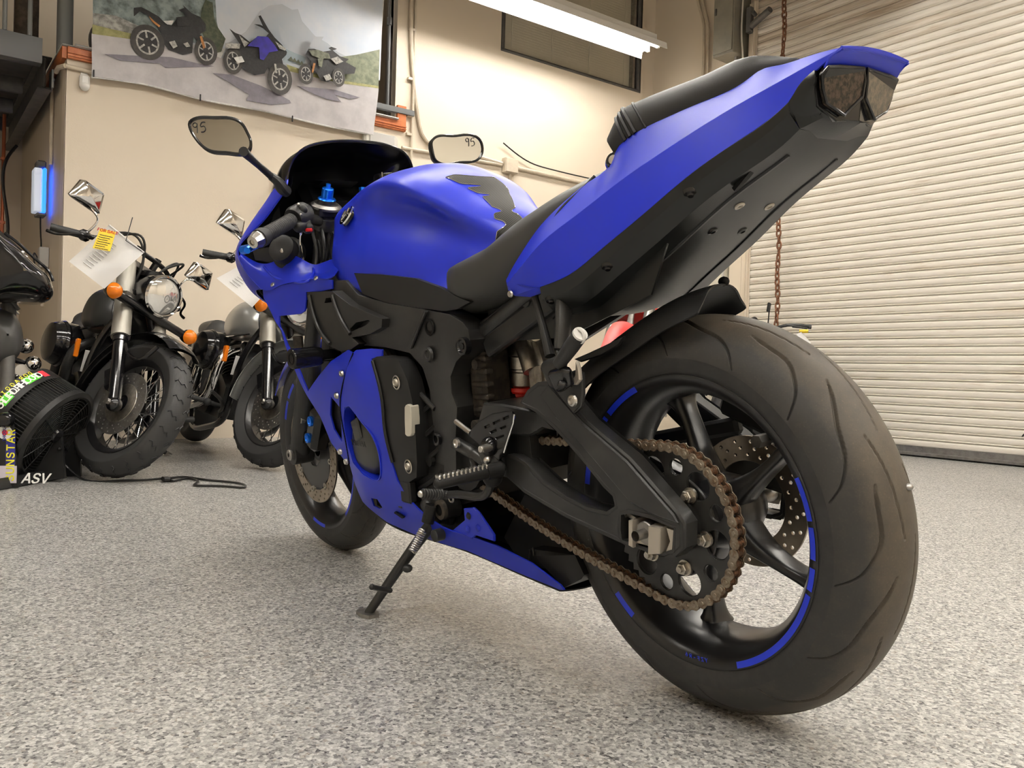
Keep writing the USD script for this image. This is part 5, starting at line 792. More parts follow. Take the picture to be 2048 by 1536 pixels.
part(HERO, 'air_duct', J(lathe([(.03, -.03), (.034, -.02), (.034, .03), (.028, .034), (.012, .034), (0, .03)][::1], A([(1.1382,0.19,0.8398)])[0], (-.55, .75, .35), 28), lathe([(.04, -.02), (.042, -.01), (.042, .0), (.034, .004)], A([(1.1382,0.19,0.8398)])[0], (-.55, .75, .35), 28), hull(A([(1.2632,0.23,0.8589),(1.2532,0.23,0.8326),(1.1985,0.2,0.8207),(1.156,0.2,0.8602)]), A([(1.2632,0.23,0.8589),(1.2532,0.23,0.8326),(1.1985,0.2,0.8207),(1.156,0.2,0.8602)]) + A([.05, -.03, 0]))), 'plastic_black', 35); part(HERO, 'cap_lug', box(A([(1.1184,0.215,0.8397)])[0], (.02, .006, .012), rot((0, 1, 0), 20), b=.002), 'alloy')
# ---- engine and everything around it
en = part(HERO, 'engine', J(hull(*[[(x, y, z) for y in (-.15, .14)] for x, z in ((.60, .27), (.86, .25), (.93, .36), (.9, .48), (.64, .5), (.56, .42))]), hull(*[[(x, y, z) for y in (-.13, .13)] for x, z in ((.70, .45), (.92, .42), (1.0, .62), (.82, .68))]), hull(*[[(x, y, z) for y in (-.12, .125)] for x, z in ((.80, .62), (1.0, .58), (1.03, .68), (.84, .74))]), hull(*[[(x, y, z) for y in (-.11, .115)] for x, z in ((.62, .48), (.75, .46), (.80, .6), (.66, .62))])), 'engine_black', 25, label='black engine block')
ec = A([(0.8755,0.165,0.3777)])[0]
cv = part(en, 'engine_cover', lathe([(0, .012), (.02, .012), (.045, .009), (.062, .003), (.07, -.006), (.072, -.03)][::-1], ec + A([0, -.005, -.004]), (0, 1, 0), 48), 'cover_grey', 40, label='dark grey round engine cover'); part(cv, 'cover_rib', J(box(ec + A([.012, .007, .034]), (.035, .008, .05), rot((0, 1, 0), 20), b=.003)), 'cover_grey')
part(cv, 'cover_text', text('YAMAHA', .012, ec + A([.012, .006, -.004]), (-1, 0, 0), (0, 0, 1), .0012, True), 'ink', 0)
part(en, 'gearbox', J(hull(*[[(x, y, z) for y in (-.1, .1)] for x, z in ((.46, .3), (.60, .26), (.62, .46), (.5, .48))]), cyl((.53, .06, .37), (.53, .125, .37), .065), hull(*[[(x, y, z) for y in (-.02, .10)] for x, z in ((.46, .47), (.6, .47), (.6, .62), (.5, .6))])), 'engine_black', 25)
part(en, 'grimy_casting', J(box((.49, .07, .52), (.05, .07, .14), b=.008), [box((.475, .1, .47 + .025 * k), (.05, .02, .012), b=.003) for k in range(5)], cyl((.48, .1, .44), (.48, .125, .44), .012), cyl((.47, .1, .56), (.47, .12, .56), .01), box((.455, .09, .40), (.03, .04, .09), b=.004)), 'engine_grime', 30, label='brown grimy engine casting')
part(en, 'oil_pan', hull(*[[(x, y, z) for y in (-.1, .1)] for x, z in ((.52, .24), (.56, .19), (.84, .17), (.9, .26))]), 'engine_black'); part(en, 'exhaust', J(tube([(.95, -.03, .42), (.93, -.03, .2), (.78, -.03, .15), (.5, -.03, .17), (.25, -.06, .2)], .04, 16, sm=30), tube([(.95, .05, .42), (.92, .05, .22), (.8, .02, .16)], .025, 12, sm=16)), 'engine_black', 35)
part(en, 'exhaust_can', J(hull(*[[(x, y, z) for y in (-.12, .06)] for x, z in ((.24, .17), (.26, .28), (.42, .3), (.50, .2), (.45, .155))])), 'plastic_black')
part(en, 'radiator', box((1.0, 0, .52), (.03, .34, .34), rot((0, 1, 0), -14), b=.008), 'engine_black'); part(en, 'radiator_hose', J(tube([(1.0, .12, .64), (.95, .15, .62), (.9, .15, .56), (.86, .12, .52)], .018, 12, sm=20), tube([(.80, .13, .6), (.74, .14, .56), (.70, .13, .48)], .013, 10, sm=16)), 'hose'); part(en, 'radiator_end', box((1.02, .165, .55), (.05, .02, .2), rot((0, 1, 0), -14), b=.005), 'plastic_black')
part(en, 'tan_bracket', box(A([(1.2898,0.12,0.6054)])[0], (.05, .01, .05), b=.003), 'engine_grime')
part(en, 'air_box', hull(*[[(x, y, z) for y in (-.11, .11)] for x, z in ((.55, .66), (.9, .70), (.95, .78), (.6, .78))]), 'cowl_inside')
cc = A([(0.7659,0.183,0.5749),(0.74,0.183,0.5814),(0.673,0.18,0.5781),(0.6573,0.179,0.5719),(0.6439,0.178,0.5533),(0.6313,0.177,0.5308),(0.6251,0.174,0.4916),(0.625,0.172,0.4292),(0.6337,0.17,0.3603),(0.6445,0.168,0.3271),(0.6908,0.168,0.3076),(0.7163,0.17,0.3114),(0.7281,0.174,0.3513),(0.7364,0.18,0.4279),(0.7318,0.182,0.4934),(0.7378,0.183,0.5342)])
cb = part(HERO, 'coolant_cover', panel(cc, th=.035, e=.012), 'plastic_black', 30, label='black coolant bottle cover with white level window')
part(cb, 'level_window', prism(A([(0.647,0.178,0.4766),(0.6422,0.178,0.481),(0.6337,0.178,0.4834),(0.626,0.178,0.4817),(0.6227,0.178,0.4778),(0.6232,0.178,0.4509),(0.6278,0.178,0.4237),(0.6327,0.178,0.4181),(0.6412,0.178,0.4154),(0.6492,0.178,0.4158),(0.6547,0.178,0.4196),(0.6516,0.178,0.4492)])[:, [0, 2]], .16, .1805, 'y', .001), 'gauge_white')
for q in A([(0.672,0.181,0.5271),(0.6653,0.174,0.3492)]): part(cb, 'cover_bolt', J(lathe([(.012, .0005), (.013, .0015), (.0155, 0)][::-1], q, (0, 1, 0), 20), lathe([(0, .003), (.004, .003), (.0055, .005), (.0075, .0045), (.009, 0)][::-1], q, (0, 1, 0), 16)), 'alloy' )
part(cb, 'lower_tab', J(box(A([(0.6969,0.16,0.29)])[0], (.04, .02, .05), b=.004), box(A([(0.7359,0.155,0.2605)])[0], (.02, .015, .03), b=.003)), 'plastic_black'); part(cb, 'bevel_edge', tube(A([(0.7563,0.186,0.572),(0.7383,0.186,0.526),(0.7316,0.185,0.4884),(0.7353,0.183,0.4284),(0.7249,0.177,0.3521)]), .004, 8, sm=16), 'plastic_black')
part(en, 'side_bolt', lathe([(.0, .004), (.006, .004), (.01, .012), (.016, .01), (.02, -.01)][::-1], A([(0.6642,0.145,0.5474)])[0], (0, 1, 0), 12), 'gloss_black'); part(en, 'clutch_rod', tube(A([(0.6351,0.15,0.5037),(0.5864,0.145,0.4711)]), .006, 8), 'satin_black')
part(en, 'cylinder_clutter', J([box((.60 + .05 * k, .12, .42 + .04 * (k % 3)), (.035, .03, .03), b=.004) for k in range(5)], [cyl((.62 + .05 * k, .11, .36), (.62 + .05 * k, .15, .36), .011, 8) for k in range(4)], [tube([(.58, .13, .5 - .05 * k), (.64, .145, .46 - .05 * k), (.70, .13, .44 - .05 * k)], .006, 8, sm=10) for k in range(4)]), 'engine_black', 25)
fs = part(HERO, 'frame_slider', J(lathe([(0, 0), (.0225, 0), (.024, -.003), (.024, -.06), (.02, -.075), (.0, -.075)][::1], A([(0.9795,0.275,0.5842)])[0], (-.05, 1, .0), 28), cyl(A([(0.9795,0.275,0.5842)])[0] - A([0, .07, 0]), A([(0.9795,0.275,0.5842)])[0] - A([0, .14, 0]), .014)), 'gloss_black', label='black round frame slider'); part(fs, 'recess', lathe([(.010, .0008), (.014, .0008)][::-1], A([(0.9795,0.275,0.5842)])[0], (-.05, 1, 0), 20), 'cowl_inside')
# ---- rearsets, levers, side stand
hg = part(HERO, 'heel_guard', prism(A([(0.4301,0.165,0.4441),(0.4053,0.165,0.4598),(0.3608,0.165,0.4772),(0.3196,0.165,0.484),(0.3022,0.165,0.484),(0.2957,0.165,0.4791),(0.3003,0.165,0.4647),(0.3218,0.165,0.432),(0.3391,0.165,0.3997),(0.3572,0.165,0.3879),(0.386,0.165,0.4035),(0.4156,0.165,0.4197),(0.4386,0.165,0.4301)])[:, [0, 2]], .162, .167, 'y', .001, [h[:, [0, 2]] for h in (A([(0.3286,0.165,0.471),(0.3104,0.165,0.4765),(0.3094,0.165,0.473),(0.3276,0.165,0.4675)]), A([(0.3599,0.165,0.4609),(0.3379,0.165,0.4677),(0.3368,0.165,0.4651),(0.3588,0.165,0.4573)]), A([(0.3874,0.165,0.4517),(0.3695,0.165,0.4575),(0.3685,0.165,0.4539),(0.3863,0.165,0.4481)]), A([(0.3399,0.165,0.4522),(0.3214,0.165,0.458),(0.3203,0.165,0.4554),(0.3387,0.165,0.4496)]), A([(0.3715,0.165,0.4427),(0.3507,0.165,0.4497),(0.3497,0.165,0.4461),(0.3687,0.165,0.4401)]), A([(0.3559,0.165,0.4329),(0.3294,0.165,0.4413),(0.3283,0.165,0.4387),(0.3532,0.165,0.4304)]))]), 'gloss_black', 25, label='gloss black slotted heel guard plate')
part(hg, 'guard_edge', tube(A([(0.2916,0.168,0.4806),(0.2965,0.168,0.4645),(0.318,0.168,0.431),(0.331,0.168,0.4092)]), .0022, 6), 'chrome')
rs2 = part(HERO, 'rearset_bracket', J(hull(*[ball(p, .013, 1).vertices for p in A([(0.4946,0.16,0.4103),(0.4421,0.16,0.3975)])]), hull(*[ball(p, .011, 1).vertices for p in A([(0.4421,0.16,0.3975),(0.4065,0.16,0.3848)])]), hull(*[ball(p, .012, 1).vertices for p in A([(0.4037,0.16,0.4058),(0.3507,0.165,0.3794),(0.3758,0.165,0.3627)])]), hull(*[ball(p, .009, 1).vertices for p in A([(0.4455,0.158,0.3939),(0.4338,0.158,0.3596)])])), 'satin_black', 30, label='black rearset bracket')
part(rs2, 'pivot_bolt', lathe([(0, .003), (.003, .003), (.0045, .006), (.0085, .005), (.0095, 0)][::-1], A([(0.468,0.175,0.4159)])[0], (0, 1, 0), 18), 'steel'); part(rs2, 'shift_pivot', J(lathe([(0, .01), (.006, .01), (.0075, .006), (.008, -.02)][::-1], A([(0.366,0.185,0.4161)])[0], (0, 1, 0), 16)), 'steel'); part(rs2, 'rubber_bush', ball(A([(0.3755,0.168,0.4161)])[0], .018, 2, (1, .8, 1)), 'gloss_black'); part(rs2, 'linkage', tube(A([(0.5052,0.15,0.4513),(0.4492,0.155,0.4335)]), .0055, 8), 'steel'); part(rs2, 'ball_joint', ball(A([(0.3595,0.185,0.3957)])[0], .008, 1), 'steel')
pg0, pg1 = A([(0.3458,0.2,0.3771),(0.3607,0.29,0.3726)])
dpg = unit(pg1 - pg0); fp = part(HERO, 'foot_peg', J(hull(ball(pg0, .012, 1).vertices, ball(pg1, .0105, 1).vertices), cyl(pg0 - dpg * .03, pg0, .014), ball(A([(0.3553,0.18,0.3633)])[0], .018, 2)), 'engine_black', 30, label='rider foot peg with worn silver teeth')
up_ = unit(A([0, 0, 1]) - dpg * dpg[2])
for k in range(12): part(fp, 'peg_tooth', box(pg0 + (pg1 - pg0) * (k / 11) + up_ * .011, (.017, .0045, .008), np.c_[np.cross(dpg, up_), dpg, up_], b=.001), 'steel')
st0, st1 = A([(0.3929,0.19,0.3281),(0.5031,0.235,0.3242)])
sl = part(HERO, 'shift_lever', J(tube(A([(0.3605,0.175,0.3755),(0.3747,0.18,0.3332),(0.4418,0.185,0.3205),(0.5041,0.19,0.3132)]), .008, 10, sm=16), tube(A([(0.4951,0.19,0.3144),(0.498,0.195,0.315)]), .009, 10)), 'satin_black', label='gear shift lever with ribbed rubber toe peg')
tp0, tp1 = A([(0.4996,0.195,0.3157),(0.4995,0.235,0.3247)]); dt = unit(tp1 - tp0); part(sl, 'toe_rubber', J(*[lathe([(.0085, -.001), (.0105, .001), (.0105, .003), (.0085, .005)], tp0 + dt * (.004 + .0058 * k), dt, 16) for k in range(8)], cyl(tp0, tp0 + dt * .05, .0085, 16)), 'rubber'); part(sl, 'tip', ball(tp0 + dt * .052, .0072, 2), 'steel')
ft = RFOOT = A([.735, .262, .045])
piv = A([(0.6356,0.14,0.2319)])[0]
ss = part(HERO, 'side_stand', J(tube([piv, piv * .5 + ft * .5 + A([.004, -.004, .0]), ft + A([0, 0, -.006])], [.0135, .011, .0095], 12, sm=12), hull(ball(piv, .017, 1).vertices, ball(piv + A([.02, .0, .03]), .017, 1).vertices)), 'satin_black', 35, label='black side stand with a chromed spring')
part(ss, 'stand_foot', xf(J(hull(*[[(x, y, z) for z in (-.004, .004)] for x, y in ((-.03, -.012), (-.012, -.02), (.02, -.016), (.032, 0), (.02, .016), (-.012, .02), (-.03, .012))])), rot((1, 0, 0), 7.5), ft + A([.005, 0, -.007])), 'alloy_dull')
part(ss, 'stand_tang', J(tube(A([(0.6674,0.24,0.0988),(0.6572,0.26,0.1087),(0.6578,0.285,0.1205)]), .0055, 8), ball(A([(0.658,0.286,0.1208)])[0], .0065, 1)), 'satin_black'); part(ss, 'stand_stop', cyl(A([(0.5913,0.17,0.212)])[0] - A([0, .02, 0]), A([(0.5913,0.17,0.212)])[0], .013, 16), 'satin_black'); part(ss, 'stand_joint', ball(A([(0.6594,0.2,0.1373)])[0], .011, 1, (1, 1, .8)), 'satin_black')
sa, sb = A([(0.6333,0.17,0.2175),(0.6343,0.2,0.1775)]); dd_ = sb - sa; e1, e2, e3 = basis(dd_); part(ss, 'stand_spring', tube([sa + dd_ * t + .0075 * (math.cos(t * 22 * PI) * e1 + math.sin(t * 22 * PI) * e2) for t in np.linspace(0, 1, 176)], .0021, 6), 'steel', 40)
part(ss, 'stand_bracket', J(hull(*[ball(p, .012, 1).vertices for p in A([(0.6678,0.12,0.2279),(0.6176,0.12,0.2733),(0.6205,0.11,0.2277)])]), tube(A([(0.6136,0.155,0.2704),(0.6209,0.165,0.2344)]), [.014, .013], 12), cyl(A([(0.5921,0.15,0.262)])[0] - A([0, .04, 0]), A([(0.5921,0.15,0.262)])[0], .022)), 'engine_black', 30); part(ss, 'bracket_bolt', J(*[lathe([(.005, .002), (.008, .003), (.0095, 0)][::-1], q, (0, 1, 0), 14) for q in A([(0.5526,0.145,0.2905)])]), 'alloy_dull'); part(ss, 'switch_ring', lathe([(.012, .003), (.02, .002), (.021, -.006)][::-1], A([(0.5888,0.152,0.2629)])[0], (0, 1, 0), 24), 'engine_grime')
# ---- passenger peg hanger
pp0, pp1 = A([(0.1381,0.19,0.5714),(0.0748,0.2,0.6166)])
ph = part(HERO, 'passenger_peg_hanger', J(tube(A([(0.1777,0.135,0.6801),(0.1662,0.15,0.6384),(0.1601,0.165,0.5912)]), [.017, .016, .014], 12, flat=.6), tube(A([(0.2487,0.14,0.6844),(0.22,0.15,0.6318),(0.1944,0.16,0.581)]), [.006, .007, .009], 10), hull(*[ball(p, .014, 1).vertices for p in A([(0.1931,0.165,0.5626),(0.1674,0.165,0.5686),(0.1779,0.165,0.5408)])])), 'satin_black', 30, label='black passenger foot peg hanger')
part(ph, 'peg', tube([pp0, pp0 * .4 + pp1 * .6, pp1], [.0105, .0125, .0125], 16), 'rubber'); part(ph, 'peg_end', J(cyl(pp1, pp1 + unit(pp1 - pp0) * .004, .0118, 16), tube(pp1 + unit(pp1 - pp0) * -.002 + A([[.0118 * math.cos(t), .004, .0105 * math.sin(t)] for t in np.linspace(0, 5, 14)]) - A([0, .004, 0]), .003, 6)), 'white_paint')
part(ph, 'lower_bracket', prism(A([(0.2039,0.16,0.5537),(0.1754,0.16,0.5484),(0.1354,0.16,0.5588),(0.1193,0.16,0.5551),(0.1206,0.16,0.5194),(0.1273,0.16,0.4992),(0.1451,0.16,0.4878),(0.1709,0.16,0.5093),(0.1938,0.16,0.5291)])[:, [0, 2]], .152, .162, 'y', .003), 'satin_black'); part(ph, 'peg_clevis', J(hull(*[ball(p, .01, 1).vertices for p in A([(0.1581,0.185,0.5532),(0.1229,0.19,0.5583),(0.1255,0.185,0.5428),(0.1512,0.18,0.5352)])])), 'gloss_black'); part(ph, 'clevis_pin', ball(A([(0.1228,0.2,0.5399)])[0], .008, 1), 'gloss_black')
part(ph, 'bracket_bolt', lathe([(0, .001), (.0045, .001), (.006, .005), (.009, .004), (.0105, 0)][::-1], A([(0.1418,0.163,0.5101)])[0], (0, 1, 0), 18), 'steel'); part(ph, 'worn_plate', prism(A([(0.1147,0.175,0.5748),(0.109,0.175,0.5624),(0.1085,0.175,0.5452),(0.1186,0.175,0.5371),(0.1326,0.175,0.5383),(0.1193,0.175,0.5528)])[:, [0, 2]], .168, .176, 'y', .002), 'raw_alloy')
# linings of the far side's bodywork, seen from within
def lining(out, th=.0012, off=-.0056, holes=()): return mir(panel(A(out) + A([0, off, 0]), th=th, e=.02, holes=holes))
part(sf, 'lining', lining(SF, holes=[SFv]), 'cowl_inside'); part(lo, 'lining', lining(LF, holes=[LFh, LFs]), 'cowl_inside')
inn2 = cwg + A([-.004, 0, 0]); inn2[..., 1] = np.maximum(cwg[..., 1] - .009, -.001); inn2[..., 0] -= .006 * np.linspace(0, 1, len(cwg))[:, None]
part(cw, 'lining', grid(inn2), 'cowl_inside', 40); part(cw, 'lining', mir(grid(inn2)), 'cowl_inside', 40)
# ================================================================== cruisers, parked along the back wall
mat('tank_grey', (.075, .075, .073), .45); mat('matte_tank', (.02, .021, .02), .42); mat('silver_paint', (.42, .43, .42), .3, .6); mat('fork_grey', (.30, .285, .25), .42, .5); mat('seat_black', (.02, .02, .02), .5); mat('signal_amber', (.75, .19, .008), .12, trans=.2, emit=((1, .25, .01), .12)); mat('paper_yellow', (.85, .62, .05), .7); mat('paper_white', (.78, .77, .75), .6)
def pouch_mat():
    n = {'t': ('transparent_bsdf', {}), 'p': ('principled_bsdf', dict(base_color=(.78, .77, .76), roughness=.25)), 'm': ('mix_closure', dict(fac=.62))}
    MAT['pouch'] = usdkit.material(stage, '/World/Looks/pouch', n, [('t.BSDF', 'm.closure1'), ('p.BSDF', 'm.closure2')], surface='m.closure')
pouch_mat()
mat('headlight_glass', (.8, .8, .78), .05, .75)
def spoked_wheel(par, name, c, R, W, rimr, steerR=None, tread=True, rimmat='wheel_black', spoke='chrome', ns=36, tyre='rubber', F=lambda m: m, disc=0, dr=.148, hubm='gloss_black'):
    Rs = rimr + (R - rimr) * .45; t = np.linspace(-1.45, 1.45, 22)
    pr = [(rimr + .004, -W * .3)] + [(Rs + (R - Rs) * math.cos(a), W / 2 * math.sin(a)) for a in t] + [(rimr + .004, W * .3)]
    w = part(par, name, F(lathe([(rimr + .006, -W * .33), (rimr + .006, -W * .29), (rimr - .012, -W * .2), (rimr - .014, W * .2), (rimr + .006, W * .29), (rimr + .006, W * .33), (rimr - .004, W * .31), (rimr - .022, W * .18), (rimr - .022, -W * .18), (rimr - .004, -W * .31)], c, (0, 1, 0), 64, closed=True)), rimmat, 40)
    ty = [lathe(pr, c, (0, 1, 0), 96)]
    part(w, 'tyre', F(J(*ty)), tyre, 50)
    if tread:
        gm = []
        for k in range(26):
            for s in (-1, 1):
                a = 2 * PI * (k + (.5 if s > 0 else 0)) / 26; q = []
                for da, tt in ((0, .12), (.05, .3), (.03, .5), (.10, .75), (.08, .98)):
                    r = Rs + (R - Rs) * math.cos(tt) + .0012; q.append(A(c) + A([r * math.cos(a + da), s * W / 2 * math.sin(tt) * 1.004, r * math.sin(a + da)]))
                gm.append(tube(q, .0034, 4))
        part(w, 'tread_groove', F(J(*gm)), 'ink', 0, kind='stuff')
    sp_ = []
    for k in range(ns):
        a = 2 * PI * k / ns; s = 1 if k % 2 else -1; b = a + (.62 if (k // 2) % 2 else -.62)
        sp_.append(cyl(A(c) + A([.04 * math.cos(b), s * .035, .04 * math.sin(b)]), A(c) + A([(rimr - .018) * math.cos(a), s * .004, (rimr - .018) * math.sin(a)]), .0024, 5))
    part(w, 'spokes', F(J(*sp_)), spoke, 30, kind='stuff'); part(w, 'hub', F(lathe([(.0, -.06), (.03, -.06), (.05, -.05), (.05, -.03), (.035, -.02), (.035, .02), (.05, .03), (.05, .05), (.03, .06), (0, .06)][::-1], c, (0, 1, 0), 28)), hubm, 40)
    if disc:
        part(w, 'brake_disc', F(xf(prism(annulus(dr, dr * .62, 60, sum([ring_holes((0, 0), dr * f, .0035, 18, o) for f, o in ((.72, 0), (.82, 7), (.92, 13))], [])), -.0025, .0025, 'y', .0005), t=A(c) + A([0, disc * .062, 0]))), 'alloy_dull', 30); part(w, 'disc_carrier', F(xf(prism(annulus(dr * .63, .04, 40), -.004, .004, 'y', .001), t=A(c) + A([0, disc * .062, 0]))), 'alloy', 30)
    return w
def cruiser(name, label, front, az, lean, steer, tankm, fenderm, chromed):
    rake = math.radians(32); P0 = A([1.79, 0, 0]); kx = A([-math.sin(rake), 0, math.cos(rake)]); R = trimesh.transformations.rotation_matrix(math.radians(steer), kx)[:3, :3]
    ROT = lambda p: (A(p) - P0) @ R.T + P0
    def F(m): return T(ROT(m.vertices), m.faces)
    c = A([1.64, 0, .322]); cf = ROT(c)
    la = math.radians(lean); a_ = math.radians(az); L2 = rot((0, 0, 1), az) @ rot((1, 0, 0), -lean)
    # lowest points of both tyres decide the height
    foot = L2 @ (cf + A([0, 0, -.322])); loc = A([front[0] - foot[0], front[1] - foot[1], 0]); u = kx
    t = thing(name, label, 'motorcycle', loc + A([0, 0, .006]), az, -lean); y_ = A([0, 1, 0])
    spoked_wheel(t, 'front_wheel', c, .322, .128, .222, F=F, disc=-1)
    for s in (1, -1):
        b = c + y_ * s * .105 + A([.02, 0, -.02])
        fk = part(t, 'fork_leg', F(J(cyl(b, b + u * .36, .029, 20), ball(b, .034, 2), cyl(b + u * .33, b + u * .37, .033, 20))), 'gloss_black', 35)
        part(fk, 'fork_cover', F(J(cyl(b + u * .36, b + u * .585, .042, 24), cyl(b + u * .60, b + u * .80, .042, 24))), 'fork_grey', 35); part(fk, 'axle_bolt', F(cyl(b - y_ * s * .01, b + y_ * s * .045, .014, 6)), 'steel', 20); part(fk, 'top_cap', F(cyl(b + u * .80, b + u * .825, .036, 20)), 'alloy_dull', 30)
    part(t, 'front_fender', F(shell(A([[c + A([(.352 - .03 * abs(v) ** 3) * math.cos(q), .092 * v, (.352 - .03 * abs(v) ** 3) * math.sin(q) + .012]) for v in np.linspace(-1, 1, 15)] for q in np.radians(np.linspace(58, 186, 30))]), .003)), fenderm, 40)
    part(t, 'fender_stay', F(J(*[tube([c + A([.10, s * .1, .28]), c + A([.02, s * .105, .2]), c + A([-.12, s * .1, .26])], .009, 8, sm=10) for s in (1, -1)])), 'gloss_black'); part(t, 'brake_caliper', F(J(box(c + A([-.10, -.085, .09]), (.07, .06, .11), rot((0, 1, 0), -35), b=.012), box(c + A([-.05, -.1, .1]), (.05, .02, .05), b=.006))), 'gloss_black')
    part(t, 'brake_hose', F(tube([c + A([-.12, -.1, .16]), c + A([-.2, -.13, .3]), c + A([-.28, -.14, .42]), c + A([-.33, -.1, .6])], .006, 8, sm=24)), 'hose')
    ya = c + u * .57
    part(t, 'lower_yoke', F(hull(*[ya + A([dx, s * .13, dz]) for s in (1, -1) for dx in (-.05, .05) for dz in (-.03, .025)])), 'alloy_dull', 20); part(t, 'upper_yoke', F(hull(*[c + u * .80 + A([dx, s * .13, dz]) for s in (1, -1) for dx in (-.05, .04) for dz in (-.012, .012)])), 'alloy_dull', 20)
    h0 = c + u * .66 + A([.13, 0, .0])
    hl_ = part(t, 'headlight', F(lathe([(0, -.13), (.04, -.125), (.08, -.09), (.098, -.03), (.102, .03), (.1, .045), (.092, .05)], h0, (1, 0, .0), 36)), 'gloss_black', 40, label='round headlight in a black shell'); part(hl_, 'lens', F(lathe([(.0, .062), (.04, .059), (.075, .05), (.09, .042)][::-1], h0, (1, 0, 0), 36)), 'headlight_glass', 40); part(hl_, 'lens_ring', F(lathe([(.09, .05), (.096, .056), (.103, .046), (.1, .04)], h0, (1, 0, 0), 36)), 'chrome'); part(hl_, 'reflector_facet', F(J(*[box(h0 + A([.052, .018 * k, .01 * (k % 2)]), (.004, .006, .09), b=.001) for k in range(-2, 3)])), 'lens_chrome')
    part(t, 'headlight_bracket', F(J(box(c + u * .64 + A([.07, 0, -.02]), (.1, .16, .03)), box(c + u * .74 + A([.06, 0, .03]), (.16, .05, .03)))), 'gloss_black')
    sg = c + u * .575 + A([.095, 0, -.03]); sb = part(t, 'signal_bar', F(J(cyl(sg - y_ * .21, sg + y_ * .21, .021, 16), [lathe([(0, -.05), (.026, -.045), (.036, -.02), (.038, 0)], sg + y_ * s * .235 + A([.03, 0, 0]), (1, 0, 0), 24) for s in (1, -1)])), 'gloss_black', 35)
    for s in (1, -1): part(sb, 'amber_lens', F(lathe([(0, .034), (.016, .031), (.03, .02), (.0375, 0)][::-1], sg + y_ * s * .235 + A([.03, 0, 0]), (1, 0, 0), 24)), 'signal_amber', 40, label='amber turn signal lens')
    top = c + u * .82; hb = [top + A([-.15, -.37, -.03]), top + A([-.09, -.27, .0]), top + A([-.01, -.11, .055]), top + A([-.005, 0, .06]), top + A([-.01, .11, .055]), top + A([-.09, .27, .0]), top + A([-.15, .37, -.03])]
    hbp = part(t, 'handlebar', F(tube(hb, .0125, 12, sm=50)), 'gloss_black', 40); part(hbp, 'riser', F(J(*[tube([top + A([-.02, s * .06, 0]), top + A([-.01, s * .06, .08])], .017, 12) for s in (1, -1)])), 'gloss_black')
    for s in (1, -1):
        g0, g1 = top + A([-.10, s * .285, -.004]), top + A([-.175, s * .405, -.04]); part(hbp, 'grip', F(cyl(g0, g1, .018, 16)), 'rubber', 30); part(hbp, 'switchgear', F(box(g0, (.05, .05, .05), rot((0, 0, 1), -s * 32), b=.012)), 'gloss_black')
        mr = part(t, 'mirror', F(xf(J(hull([(x * f, y * f, z) for x, y in ((-.085, -.045), (-.07, -.05), (.07, -.05), (.085, -.04), (.06, .05), (.05, .055), (-.05, .055), (-.07, .045)) for f, z in ((1, 0), (1.0, .014), (.75, .03), (.2, .038))])), rot((0, 1, 0), 90) @ rot((0, 0, 1), 90) if 0 else A([[0, 0, 1], [1, 0, 0], [0, 1, 0]]), g0 + A([.01, s * .085, .165]))), 'chrome', 30, label='chrome rear view mirror'); part(mr, 'mirror_stalk', F(tube([g0 + A([.01, 0, .02]), g0 + A([.04, s * .01, .10]), g0 + A([.03, s * .05, .12]), g0 + A([.02, s * .07, .145])], .0055, 8, sm=18)), 'chrome')
        part(hbp, 'lever', F(tube([g0 + A([.05, 0, -.0]), g0 + A([.055, s * .05, -.02]), g1 + A([.05, 0, -.03]), g1 + A([.045, s * .03, -.035])], [.008, .006, .006, .008], 8, sm=14)), 'gloss_black')
    for k in range(4): part(hbp, 'cable', F(tube([top + A([-.08, (.24 - .02 * k) * (1 if k % 2 else -1), .02]), top + A([.03 + .02 * k, .12 * (1 if k % 2 else -1), .1]), top + A([.06, .06 * (1 if k % 2 else -1), .02]), c + u * .68 + A([-.02, .04 * (1 if k % 2 else -1), 0])], .006, 8, sm=24)), 'hose')
    tank_ = body([(x, [(0, zt), (w * .5, zt - .012), (w * .88, zt - .06), (w, zm), (w * .9, zb + .02), (w * .6, zb), (0, zb + .03)]) for x, zt, w, zm, zb in ((1.33, .80, .05, .76, .72), (1.30, .85, .11, .77, .68), (1.22, .89, .165, .775, .655), (1.10, .90, .185, .77, .65), (.95, .88, .175, .765, .66), (.82, .84, .12, .76, .68), (.74, .80, .05, .75, .70))], 30, 40)
    tp = part(t, 'fuel_tank', tank_, tankm, 50); part(tp, 'tank_cap', lathe([(0, .016), (.03, .015), (.036, .008), (.04, 0)][::-1], (1.12, -.05, .893), (.02, 0, 1), 24), 'chrome'); [part(tp, 'tank_seam', tube([(1.28, s * .115, .685), (1.1, s * .186, .655), (.9, s * .16, .665)], .005, 6, sm=14), 'chrome' if chromed else 'gloss_black') for s in (1, -1)]
    part(t, 'seat', body([(x, [(0, zt), (w * .7, zt + .005), (w, zt - .03), (w * .9, zt - .08), (0, zt - .09)]) for x, zt, w in ((.80, .75, .10), (.68, .70, .15), (.52, .69, .17), (.40, .74, .16), (.34, .80, .12), (.22, .80, .12), (-.02, .80, .10), (-.08, .78, .05))], 22, 34), 'seat_black', 45)
    part(t, 'rear_fender', shell(A([[A([.38 * math.cos(q) + .0, .11 * v, .33 + (.40 - .05 * abs(v) ** 3) * math.sin(q) - .0]) for v in np.linspace(-1, 1, 13)] for q in np.radians(np.linspace(35, 185, 24))]), .004), fenderm, 40)
    spoked_wheel(t, 'rear_wheel', A([0, 0, .322]), .322, .165, .205, tread=False)
